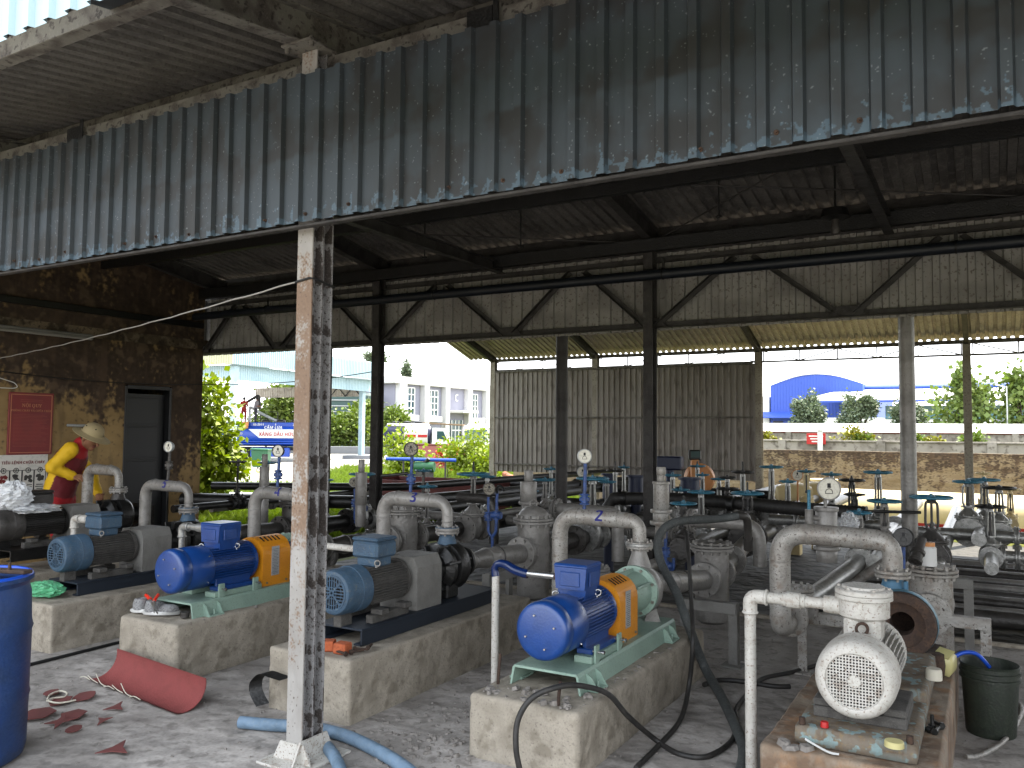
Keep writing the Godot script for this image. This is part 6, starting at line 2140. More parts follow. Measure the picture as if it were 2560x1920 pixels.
func white_pump() -> void:
	var t := thing("pump_set", "dismantled pump set with a peeling white motor and square mesh grille", "pump", Vector3(-0.487, 0.335, -3.6), "pump sets in a row")
	var sh := 0.272
	# cast bed
	var bd := rough_block(Vector3(0.0, 0.035, -0.28), Vector3(0.46, 0.075, 0.62), 0.016, 0.004, 0.05, 2.0)
	bd.join(rough_block(Vector3(0.0, 0.06, -0.95), Vector3(0.46, 0.12, 0.75), 0.02, 0.004, 0.05, 4.0))
	part(t, "bed_plate", bd, M.flaking)
	var bz := Geo.new()
	for q in [[-0.2, 0.0], [0.2, 0.0], [0.19, -0.9]]:
		bz.cyl(Vector3(q[0], 0.05, q[1]), Vector3(q[0], 0.1, q[1]), 0.013, 0.013, 6)
	part(t, "anchor_bolts", bz, M.rust, "stuff")
	var ft := Geo.new()
	ft.box(Vector3(0, 0.093, -0.3), Vector3(0.36, 0.045, 0.34), Basis(), 0.006)
	for s in [-1.0, 1.0]:
		ft.box(Vector3(s * 0.135, 0.13, -0.3), Vector3(0.09, 0.03, 0.32), Basis(), 0.005)
	part(t, "motor_feet", ft, M.dusty)
	var mb := Geo.new()
	mb.lathe([Vector2(0.117, 0.15), Vector2(0.117, 0.56), Vector2(0.147, 0.562), Vector2(0.147, 0.59), Vector2(0.08, 0.62), Vector2(0.03, 0.62), Vector2(0.03, 0.72), Vector2(0, 0.72)], along(0, sh), 36)
	var motor := part(t, "motor", mb, M.old_white)
	var fg := Geo.new()
	fins(fg, sh, 0.116, 0.030, -0.17, -0.555, 40)
	part(motor, "cooling_fins", fg, M.old_white, "stuff")
	var cw := Geo.new()
	cw.lathe([Vector2(0.106, 0.012), Vector2(0.111, 0.002), Vector2(0.121, 0.0), Vector2(0.143, 0.012), Vector2(0.155, 0.04), Vector2(0.158, 0.08), Vector2(0.158, 0.185), Vector2(0.117, 0.187)], along(0, sh), 44)
	part(motor, "fan_cowl", cw, M.old_white)
	var fn := Geo.new()
	fn.disc(Vector3(0, sh, -0.06), Vector3.FORWARD, 0.108, 0.004)
	for i in 7:
		var a := TAU * i / 7.0
		fn.box(Vector3(cos(a) * 0.06, sh + sin(a) * 0.06, -0.045), Vector3(0.09, 0.008, 0.03), Basis(Vector3.BACK, a) * Basis(Vector3.RIGHT, 0.4))
	part(motor, "fan", fn, M.fan_dark)
	var gr := Geo.new()
	var R := 0.109
	for i in 18:
		var o := -R + 2.0 * R * (i + 0.5) / 18.0
		var l := sqrt(maxf(0.0, R * R - o * o)) * 2.0
		gr.box(Vector3(o, sh, -0.010), Vector3(0.0046, l, 0.004))
		gr.box(Vector3(0, sh + o, -0.0105), Vector3(l, 0.0046, 0.004))
	gr.disc(Vector3(0, sh, -0.008), Vector3.FORWARD, 0.026, 0.004)
	part(motor, "grille", gr, M.old_white)
	# neck and round terminal housing
	var nk := Geo.new()
	nk.box(Vector3(0, 0.42, -0.34), Vector3(0.15, 0.12, 0.17), Basis(), 0.02)
	nk.lathe([Vector2(0.085, 0.46), Vector2(0.105, 0.475), Vector2(0.105, 0.55), Vector2(0.0, 0.55)], Transform3D(Basis(), Vector3(0, 0, -0.34)), 32)
	nk.cyl(Vector3(-0.07, 0.505, -0.34), Vector3(-0.165, 0.505, -0.34), 0.042, 0.038, 20)
	part(motor, "terminal_housing", nk, M.old_white)
	var ld := Geo.new()
	ld.lathe([Vector2(0.105, 0.543), Vector2(0.118, 0.548), Vector2(0.118, 0.565), Vector2(0.112, 0.567), Vector2(0.118, 0.57), Vector2(0.118, 0.586), Vector2(0.11, 0.592), Vector2(0.09, 0.592), Vector2(0.085, 0.602), Vector2(0, 0.602)], Transform3D(Basis(), Vector3(0, 0, -0.34)), 36)
	for i in 6:
		var a := TAU * i / 6.0
		ld.cyl(Vector3(cos(a) * 0.102, 0.586, -0.34 + sin(a) * 0.102), Vector3(cos(a) * 0.102, 0.6, -0.34 + sin(a) * 0.102), 0.008, 0.008, 6)
	part(motor, "housing_lid", ld, M.old_white)
	eye_bolt(motor, Vector3(0.005, 0.40, -0.235), Vector3(0, 1, 0.2).normalized(), 0.024, M.rust)
	# opened volute
	var vo := Geo.new()
	vo.lathe([Vector2(0.062, 1.45), Vector2(0.062, 1.33), Vector2(0.075, 1.325), Vector2(0.1, 1.31), Vector2(0.118, 1.30), Vector2(0.118, 1.285), Vector2(0.168, 1.28), Vector2(0.172, 1.30), Vector2(0.172, 1.40), Vector2(0.14, 1.45), Vector2(0.1, 1.47), Vector2(0.1, 1.56), Vector2(0.14, 1.562), Vector2(0.14, 1.59), Vector2(0, 1.59)], along(0, sh - 0.02, 0.065), 40)
	for s in [-1.0, 1.0]:
		vo.box(Vector3(0.065 + s * 0.09, 0.14, -1.4), Vector3(0.06, 0.16, 0.12), Basis(), 0.008)
	var v := part(t, "volute", vo, M.rust)
	var rim := Geo.new()
	rim.lathe([Vector2(0.174, 1.31), Vector2(0.176, 1.33), Vector2(0.176, 1.38), Vector2(0.15, 1.44)], along(0, sh - 0.02, 0.065), 40)
	part(v, "painted_rim", rim, M.wheel_blue)
	var dk := Geo.new()
	dk.lathe([Vector2(0.08, 0.11), Vector2(0.06, 0.16), Vector2(0.055, 0.19), Vector2(0.055, 0.205)], Transform3D(Basis(), Vector3(0.0, sh - 0.02, -1.6)), 24)
	dk.box(Vector3(0.07, sh + 0.1, -1.56), Vector3(0.025, 0.14, 0.025), Basis(), 0.005)
	part(t, "discharge_neck", dk, mat(Color(0.22, 0.38, 0.48), 0.6))
	# rust-red bed flank under the volute
	var sd := rough_block(Vector3(0.07, 0.06, -1.42), Vector3(0.4, 0.12, 0.3), 0.02, 0.004, 0.05, 8.0)
	part(t, "pump_foot", sd, M.rust)

func build_pumps() -> void:
	white_pump()
	new_pump(-1.95, 0.307, -3.68, "new glossy blue motor pump set whose terminal box carries a blue hose")
	old_pump(-3.33, 0.347, -3.69, "dusty light blue motor pump set on the plinth with bricks")
	new_pump(-4.70, 0.357, -3.625, "new glossy blue motor pump set beside the sports shoes")
	old_pump(-6.10, 0.335, -3.72, "dusty light blue motor pump set with green bag at its foot")
	old_pump(-7.42, 0.44, -3.95, "dark grimy pump set half wrapped in white plastic by the store", true)

# ---------- pipework ----------
func flange(parent: Node, p: Vector3, ax: Vector3, R: float, m: Material, k := 8, th := 0.018, gap := 0.006) -> void:
	var g := Geo.new()
	g.disc(p - ax * (th + gap) / 2, ax, R, th, 24)
	g.disc(p + ax * (th + gap) / 2, ax, R, th, 24)
	g.disc(p, ax, R * 0.82, gap, 20, 0.0005)
	var o := placed(parent, "flange", g, m)
	var b := Geo.new()
	b.bolts(p, ax, R * 0.83, k, R * 0.085, th * 2 + gap + R * 0.3)
	placed(o, "bolts", b, m, "stuff")

func wrap_text(parent: Node3D, text: String, size: float, c: Vector3, r: float, a0: float, m: Material) -> void:
	# lettering bent round a pipe that runs along x, centred at angle a0 above the horizontal facing us
	var tm := TextMesh.new()
	var f := SystemFont.new()
	f.font_names = PackedStringArray(["Droid Sans"])
	f.font_weight = 700
	tm.font = f
	tm.text = text
	tm.font_size = 40
	tm.pixel_size = size / 40.0
	tm.depth = 0.0
	var ar := tm.get_mesh_arrays()
	var g := Geo.new()
	var vs: PackedVector3Array = ar[Mesh.ARRAY_VERTEX]
	var ix: PackedInt32Array = ar[Mesh.ARRAY_INDEX]
	for p in vs:
		var a := a0 + p.y / r
		var d := Vector3(0, sin(a), cos(a))
		g.add(c + Vector3(p.x, 0, 0) + d * (r + 0.0015), d)
	for i in range(0, ix.size(), 3):
		g.tri(ix[i], ix[i + 1], ix[i + 2])
	placed(parent, "numeral", g, m)

func loop_pipe(xr: float, xl: float, z: float, yf: float, yt: float, r: float, m: Material, label: String, number: String, rr := 0.8) -> void:
	var t := thing("pipe_loop", label, "pipe", Vector3(xl, 0, z), "discharge loops over the pumps")
	var g := Geo.new()
	var k := r * 2.6
	var up := bend([Vector3(xr, yf, z), Vector3(xr, yt, z), Vector3(xr - 0.26, yt + 0.005, z)], k, 8)
	var rad := []
	for i in up.size():
		rad.append(lerpf(r * rr, r, clampf((i - 5.0) / (up.size() - 6.0), 0.0, 1.0)))
	g.tube(up, rad, 20, false)
	g.tube(bend([Vector3(xr - 0.255, yt + 0.005, z), Vector3(xl, yt + 0.01, z), Vector3(xl, 0.42, z), Vector3(xl, 0.42, z - 0.2)], k, 8), r, 20, false)
	placed(t, "pipe", g, m)
	var w := Geo.new()
	w.torus(Vector3(xr, yt - k, z), Vector3.UP, r * rr + 0.0005, 0.0035, 24, 6)
	w.torus(Vector3(xl, yt - k, z), Vector3.UP, r + 0.0005, 0.0035, 24, 6)
	w.torus(Vector3(xl + k, yt + 0.01, z), Vector3.RIGHT, r + 0.0005, 0.0035, 24, 6)
	w.torus(Vector3(xr - k, yt + 0.006, z), Vector3.RIGHT, r * 0.97, 0.0035, 24, 6)
	w.torus(Vector3(xl, 0.56, z), Vector3.UP, r + 0.0005, 0.0035, 24, 6)
	placed(t, "weld_seams", w, m, "stuff")
	flange(t, Vector3(xr, yf + 0.008, z), Vector3.UP, maxf(0.085, r * 1.55), m, 8)
	if number != "":
		wrap_text(t, number, 0.11, Vector3((xr + xl) / 2 + 0.02, yt + 0.008, z), r, 0.42, M.ink_blue)

func check_valve(x: float, z: float, y: float, r: float, m: Material, label: String) -> void:
	var t := thing("check_valve", label, "valve", Vector3(x, 0, z), "check valves behind the loops")
	var g := Geo.new()
	g.lathe([Vector2(0, -r * 1.3), Vector2(r * 1.0, -r * 1.1), Vector2(r * 1.35, -r * 0.3), Vector2(r * 1.35, r * 1.2), Vector2(r * 1.3, r * 2.1), Vector2(0, r * 2.1)], Transform3D(Basis(), Vector3(x, y, z)), 28)
	g.cyl(Vector3(x, y, z + 0.17), Vector3(x, y, z - 0.17), r, r, 20)
	placed(t, "body", g, m)
	flange(t, Vector3(x, y + r * 2.1 + 0.012, z), Vector3.UP, r * 1.95, m, 12, 0.02)
	for s in [-1.0, 1.0]:
		flange(t, Vector3(x, y, z + s * 0.175), Vector3.BACK, r * 1.9, m, 8)

func strainer(x: float, z: float, y0: float, y1: float, r: float, yn: float, domed: bool, m: Material, label: String) -> Node3D:
	var t := thing("basket_strainer", label, "strainer", Vector3(x, 0, z), "basket strainers behind the pumps")
	var g := Geo.new()
	g.lathe([Vector2(0, y0), Vector2(r * 0.7, y0 + 0.01), Vector2(r * 0.95, y0 + 0.035), Vector2(r, y0 + 0.07), Vector2(r, y1)], Transform3D(Basis(), Vector3(x, 0, z)), 32)
	placed(t, "body", g, m)
	flange(t, Vector3(x, y1 + 0.01, z), Vector3.UP, r * 1.26, m, 12, 0.02)
	if domed:
		var d := Geo.new()
		var pr := []
		for i in 9:
			var a := PI / 2 * i / 8.0
			pr.append(Vector2(cos(a) * r * 0.98, y1 + 0.032 + sin(a) * r * 0.72))
		d.lathe(pr, Transform3D(Basis(), Vector3(x, 0, z)), 32)
		placed(t, "dome", d, m)
		var rg := Geo.new()
		rg.torus(Vector3(x, y1 + 0.032 + r * 0.72 + 0.02, z), Vector3(0.8, 0, 0.6), 0.032, 0.008, 22, 8)
		placed(t, "lifting_ring", rg, m)
	else:
		var d := Geo.new()
		d.disc(Vector3(x, y1 + 0.043, z), Vector3.UP, r * 1.0, 0.014, 28)
		d.box(Vector3(x, y1 + 0.058, z), Vector3(0.05, 0.02, 0.04), Basis(), 0.004)
		placed(t, "lid", d, m)
	for s in [-1.0, 1.0]:
		var n := Geo.new()
		n.cyl(Vector3(x, yn, z), Vector3(x, yn, z + s * (r + 0.07)), 0.075, 0.075, 22)
		placed(t, "nozzle", n, m)
		flange(t, Vector3(x, yn, z + s * (r + 0.075)), Vector3.BACK, 0.135, m, 8)
	var p := Geo.new()
	var a2 := 0.6
	p.box(Vector3(x + sin(a2) * r, (y0 + y1) / 2 + 0.1, z + cos(a2) * r), Vector3(0.08, 0.1, 0.01), Basis(Vector3.UP, a2), 0.012)
	placed(t, "rating_plate", p, m)
	return t

func run_pipe(pts: Array, r: float, m: Material, label: String, called := "pipe_run", fl := [], br := 0.15, group := "long pipes behind the pumps") -> Node3D:
	var base: Vector3 = pts[0]
	var t := thing(called, label, "pipe", base, group)
	var g := Geo.new()
	g.tube(bend(pts, br, 6), r, 16)
	placed(t, "pipe", g, m)
	for q in fl:
		var i: int = q[0]
		var a: Vector3 = pts[i]
		var b: Vector3 = pts[i + 1]
		flange(t, a.lerp(b, q[1]), (b - a).normalized(), r * 1.8, m, 8)
	return t

func portal(x: float, z: float, h: float, w: float, along_x: bool, m: Material, label: String) -> void:
	var t := thing("pipe_support", label, "support", Vector3(x, 0, z), "welded pipe supports")
	var d := Vector3.RIGHT if along_x else Vector3.BACK
	for s in [-1.0, 1.0]:
		var g := Geo.new()
		var p = Vector3(x, 0, z) + d * (s * w / 2)
		g.box(p + Vector3(0, h / 2, 0), Vector3(0.06 if along_x else 0.008, h, 0.008 if along_x else 0.06), Basis(), 0.001)
		g.box(p + Vector3(0, h / 2, 0) + (Vector3(0, 0, -0.03) if along_x else Vector3(-0.03, 0, 0)) + d * (s * 0.028), Vector3(0.008 if along_x else 0.06, h, 0.06 if along_x else 0.008), Basis(), 0.001)
		g.box(p + Vector3(0, 0.006, 0), Vector3(0.14, 0.012, 0.14), Basis(), 0.002)
		placed(t, "leg", g, m)
	var c := Geo.new()
	c.box(Vector3(x, h + 0.004, z), Vector3(w + 0.06 if along_x else 0.07, 0.008, 0.07 if along_x else w + 0.06), Basis(), 0.001)
	c.box(Vector3(x, h - 0.03, z) + (Vector3(0, 0, 0.034) if along_x else Vector3(0.034, 0, 0)), Vector3(w + 0.06 if along_x else 0.007, 0.065, 0.007 if along_x else w + 0.06), Basis(), 0.001)
	placed(t, "crossbar", c, m)

func build_pipes() -> void:
	loop_pipe(-0.487, -1.112, -5.2, 0.80, 0.99, 0.062, M.silver_spotted, "rust spotted silver pipe loop above the white motor", "", 0.86)
	loop_pipe(-1.95, -2.52, -5.03, 0.87, 1.025, 0.054, M.silver_spotted, "rust spotted silver pipe loop painted with a blue figure two", "2")
	loop_pipe(-3.33, -3.905, -4.87, 0.885, 1.09, 0.052, M.silver, "dull silver pipe loop painted with a blue figure three", "3", 0.75)
	loop_pipe(-4.70, -5.262, -4.88, 0.885, 1.07, 0.052, M.silver, "dull silver pipe loop painted with a blue figure four behind the column", "4", 0.75)
	loop_pipe(-6.10, -6.69, -4.90, 0.873, 1.075, 0.050, M.silver, "dull silver pipe loop painted with a blue figure five", "5", 0.72)
	loop_pipe(-7.42, -7.92, -5.13, 0.978, 1.17, 0.052, M.silver_spotted, "brown stained pipe loop held by the worker in yellow", "", 0.7)
	check_valve(-1.112, -5.62, 0.44, 0.062, M.silver_spotted, "grey check valve behind the loop of the white motor")
	check_valve(-2.52, -5.6, 0.45, 0.058, M.silver, "grey check valve with round bolted cover behind loop two")
	check_valve(-3.905, -5.6, 0.45, 0.056, M.silver, "grey check valve behind loop three")
	check_valve(-5.262, -5.6, 0.45, 0.056, M.silver, "grey check valve behind loop four")
	check_valve(-6.69, -5.6, 0.45, 0.056, M.grimy, "grimy check valve behind loop five")
	strainer(-1.95, -6.62, 0.07, 0.67, 0.135, 0.45, false, M.silver, "silver basket strainer with flat lid behind the blue hose motor")
	strainer(-3.33, -6.15, 0.19, 0.84, 0.135, 0.60, true, M.silver, "silver basket strainer with domed lid and lifting ring behind loop two")
	strainer(-4.70, -6.15, 0.19, 0.84, 0.135, 0.60, true, M.silver, "silver domed basket strainer framed by loop three")
	strainer(-6.10, -6.2, 0.19, 0.84, 0.135, 0.60, true, M.grimy, "dark domed basket strainer behind loop four")
	strainer(-0.36, -6.35, 0.06, 0.66, 0.135, 0.42, false, M.silver_spotted, "rust spotted basket strainer beside the dismantled pump")
	# suction: pump to strainer
	var i := 0
	for q in [[-1.95, -5.18, 0.602, -6.41, 0.45], [-3.33, -5.08, 0.647, -5.94, 0.60], [-4.70, -5.02, 0.657, -5.94, 0.60], [-6.10, -5.11, 0.635, -5.99, 0.60]]:
		var lb: String = ["suction pipe between the blue hose motor and its strainer", "reducing suction pipe resting on a grey support behind loop two", "suction pipe leading to the strainer framed by loop three", "suction pipe leading to the dark strainer behind loop four"][i]
		var t := thing("suction_pipe", lb, "pipe", Vector3(q[0], 0, q[1]), "suction pipes")
		var g := Geo.new()
		var a := Vector3(q[0], q[2], q[1])
		var b := Vector3(q[0], q[4], q[3])
		g.tube([a, a.lerp(b, 0.16), a.lerp(b, 0.36), b], [0.05, 0.052, 0.077, 0.077], 22, false)
		placed(t, "pipe", g, M.silver if i < 2 else M.grimy)
		var w := Geo.new()
		for s in [0.16, 0.36]:
			w.torus(a.lerp(b, s), (b - a).normalized(), 0.052 if s < 0.2 else 0.077, 0.004, 24, 6)
		placed(t, "weld_seams", w, M.silver, "stuff")
		var cl := Geo.new()
		cl.torus(a.lerp(b, 0.55), (b - a).normalized(), 0.079, 0.007, 24, 6)
		placed(t, "clamp", cl, M.grimy)
		flange(t, a, (b - a).normalized(), 0.105, M.silver, 8)
		i += 1
	portal(-3.33, -5.62, 0.50, 0.30, false, M.dust_grey, "grey welded plate support under the reducing suction pipe")
	portal(-1.72, -5.75, 0.42, 0.34, true, M.dust_grey, "grey angle support behind the mint pump base")
	portal(-0.93, -5.85, 0.40, 0.36, true, M.silver_spotted, "rust spotted angle support beside the white motor conduit")
	portal(-0.18, -6.15, 0.42, 0.28, true, M.silver_spotted, "rust spotted angle support in front of the strainer without pump")
	portal(-0.30, -6.95, 0.54, 0.30, true, M.dust_grey, "tall grey angle stand at the edge of the pit")
	# long pipes that run back from the check valves and strainers
	run_pipe([Vector3(-1.112, 0.44, -5.8), Vector3(-1.112, 0.44, -6.2), Vector3(-0.95, 0.55, -7.0), Vector3(-0.90, 0.6, -8.0), Vector3(-0.9, 0.6, -13.5)], 0.062, M.silver_bright, "bright silver pipe sweeping up from behind the white motor loop", "pipe_run", [[2, 0.3], [3, 0.35]])
	run_pipe([Vector3(-2.52, 0.45, -5.8), Vector3(-2.52, 0.45, -7.0), Vector3(-2.45, 0.55, -8.0), Vector3(-2.45, 0.55, -15.0)], 0.058, M.silver, "silver pipe running back from the check valve behind loop two", "pipe_run", [[1, 0.4], [2, 0.3]])
	run_pipe([Vector3(-3.905, 0.45, -5.8), Vector3(-3.905, 0.5, -15.5)], 0.056, M.grimy, "dark pipe running back from the check valve behind loop three", "pipe_run", [[0, 0.2], [0, 0.45]])
	run_pipe([Vector3(-5.262, 0.45, -5.8), Vector3(-5.2, 0.5, -15.5)], 0.056, M.black, "black pipe running back from the check valve behind loop four", "pipe_run", [[0, 0.2]])
	run_pipe([Vector3(-6.69, 0.45, -5.8), Vector3(-6.6, 0.5, -15.5)], 0.056, M.black, "black pipe running back from the check valve behind loop five", "pipe_run", [[0, 0.2]])
	run_pipe([Vector3(-1.95, 0.45, -6.84), Vector3(-2.05, 0.55, -8.2), Vector3(-2.05, 0.55, -15.0)], 0.075, M.silver, "thick silver pipe behind the flat lidded strainer", "pipe_run", [[0, 0.35], [1, 0.15]])
	run_pipe([Vector3(-3.33, 0.60, -6.37), Vector3(-3.3, 0.6, -15.5)], 0.075, M.grimy, "thick grimy pipe behind the domed strainer of loop two", "pipe_run", [[0, 0.06], [0, 0.3]])
	run_pipe([Vector3(-4.70, 0.60, -6.37), Vector3(-4.6, 0.6, -15.5)], 0.075, M.grimy, "thick grimy pipe behind the strainer framed by loop three", "pipe_run", [[0, 0.05], [0, 0.25]])
	run_pipe([Vector3(-6.10, 0.60, -6.42), Vector3(-6.0, 0.6, -15.5)], 0.075, M.black, "thick black pipe behind the dark domed strainer", "pipe_run", [[0, 0.06]])
	run_pipe([Vector3(-0.36, 0.42, -6.57), Vector3(-0.4, 0.5, -8.2), Vector3(-0.4, 0.55, -13.0)], 0.07, M.silver_bright, "bright silver pipe leading from the spotted strainer into the pit", "pipe_run", [[0, 0.5]])
	run_pipe([Vector3(-9.6, 0.62, -7.6), Vector3(-6.9, 0.62, -8.9), Vector3(-6.3, 0.62, -15.5)], 0.09, M.black, "thick black pipe crossing from the store towards the lawn", "pipe_run", [], 0.4)
	run_pipe([Vector3(-9.6, 0.78, -8.1), Vector3(-7.3, 0.78, -9.5), Vector3(-6.75, 0.78, -15.8)], 0.055, M.black, "thinner black pipe lying above the thick black pipe", "pipe_run", [], 0.4)
	run_pipe([Vector3(-8.4, 0.4, -12.4), Vector3(-1.6, 0.4, -12.4)], 0.10, M.grimy, "large dark cross header pipe under the rear shelter", "header_pipe", [[0, 0.2], [0, 0.5], [0, 0.8]])
	run_pipe([Vector3(-8.0, 0.6, -13.6), Vector3(-3.0, 0.6, -13.6)], 0.08, M.black, "black upper cross header pipe under the rear shelter", "header_pipe", [[0, 0.3], [0, 0.7]])
	# bypass bends seen behind the loops
	run_pipe([Vector3(-3.55, 0.88, -6.9), Vector3(-3.05, 0.88, -6.9), Vector3(-2.88, 0.88, -6.9), Vector3(-2.88, 0.45, -6.9)], 0.055, M.silver, "short silver bypass bend beside the grey stepped relief valve", "bypass_pipe", [[0, 0.12]], 0.14, "bypass bends")
	run_pipe([Vector3(-4.62, 0.93, -6.95), Vector3(-4.2, 0.93, -6.95), Vector3(-4.2, 0.5, -6.95)], 0.048, M.grimy, "dark bypass bend seen through loop three", "bypass_pipe", [], 0.14, "bypass bends")
	run_pipe([Vector3(-2.3, 0.84, -7.0), Vector3(-1.66, 0.84, -7.0), Vector3(-1.66, 0.5, -7.0)], 0.055, M.silver, "silver bypass bend arching over the flat lidded strainer", "bypass_pipe", [[0, 0.1]], 0.16, "bypass bends")
	run_pipe([Vector3(-1.12, 0.30, -6.9), Vector3(-0.62, 0.66, -7.3)], 0.04, M.silver_spotted, "thin slanting silver pipe behind the white motor check valve", "bypass_pipe", [], 0.1, "bypass bends")
	# cross ties between the lines
	for q in [[-3.3, -2.45, 0.62, -7.75, 0.05, "short silver cross pipe between the two lines behind loop two"], [-4.6, -3.9, 0.62, -7.9, 0.05, "short grey cross pipe between the lines behind loop three"], [-6.1, -5.23, 0.6, -8.0, 0.05, "short dark cross pipe between the lines behind loop four"], [-2.05, -0.9, 0.68, -9.1, 0.055, "silver cross pipe behind the thick grey relief valve"], [-3.3, -2.05, 0.72, -9.9, 0.05, "silver cross pipe below the tan meter"], [-0.9, 0.6, 0.58, -9.7, 0.06, "bright silver cross pipe in the far valve cluster"]]:
		run_pipe([Vector3(q[0], q[2], q[3]), Vector3(q[1], q[2], q[3])], q[4], M.silver_bright if q[0] > -2.5 else M.silver, q[5], "cross_pipe", [[0, 0.25], [0, 0.75]], 0.1, "cross pipes between the lines")
	# ribbed black hose lying over the pipes
	var hp := []
	var hr := []
	for k in 160:
		var s := k / 159.0
		hp.append(Vector3(lerpf(-3.62, -1.02, s), 0.86 + 0.02 * sin(s * 5.0), -8.55 - 0.1 * sin(s * 3.0)))
		hr.append(0.066 + 0.006 * (k % 2))
	hp.push_front(Vector3(-3.72, 0.72, -8.55))
	hr.push_front(0.066)
	hp.push_front(Vector3(-3.74, 0.5, -8.55))
	hr.push_front(0.066)
	var rh := thing("ribbed_hose", "fat ribbed black hose lying across the valves", "hose", Vector3(-2.3, 0.8, -8.55))
	var rg := Geo.new()
	rg.tube(hp, hr, 16)
	placed(rh, "hose", rg, M.rubber)
	for s in [0.05, 0.5]:
		var rc := Geo.new()
		rc.cyl(Vector3(lerpf(-3.62, -1.02, s) - 0.03, 0.865, -8.56), Vector3(lerpf(-3.62, -1.02, s) + 0.03, 0.865, -8.56), 0.079, 0.079, 18)
		placed(rh, "clamp", rc, M.black)
	var rod := thing("black_rod", "thin black rod sticking out beyond the square stem valve", "rod", Vector3(-0.9, 0.83, -7.6))
	var ro := Geo.new()
	ro.cyl(at(2117, 1277, 7.3), at(2301, 1281, 7.3), 0.014, 0.014, 10)
	placed(rod, "rod", ro, M.black)
	# low rack of pipes in the pit
	for k in 13:
		var z := -8.5 - k * 0.29
		var t := thing("rack_pipe", "%s low grey rack pipe counted from the floor edge" % ["first", "second", "third", "fourth", "fifth", "sixth", "seventh", "eighth", "ninth", "tenth", "eleventh", "twelfth", "thirteenth"][k], "pipe", Vector3(0.6, -0.2, z), "rack of low pipes in the pit")
		var g := Geo.new()
		var y := -0.02 + 0.02 * (k % 3)
		var r := 0.075 if k == 0 else (0.06 if k % 3 == 0 else 0.04)
		g.cyl(Vector3(-1.55, y, z), Vector3(4.2, y, z), r, r, 12)
		placed(t, "pipe", g, M.grimy if k % 2 == 0 else M.silver)
	var ed := Geo.new()
	ed.box(Vector3(-2.0, 0.012, -7.37), Vector3(13.0, 0.03, 0.05), Basis(), 0.004)
	struct("kerb", ed, M.plinth)
	for x in [-1.5, 1.3]:
		var t := thing("rack_sleeper", "dark steel sleeper under the rack pipes near the silver stub end" if x < 0.0 else "dark steel sleeper under the rack pipes beyond the green pail", "beam", Vector3(x, -0.3, -8.4), "sleepers under the pipe rack")
		var g := Geo.new()
		bar(g, Vector3(x, -0.12, -8.2), Vector3(x, -0.12, -12.4), 0.08, 0.07)
		placed(t, "beam", g, M.black)

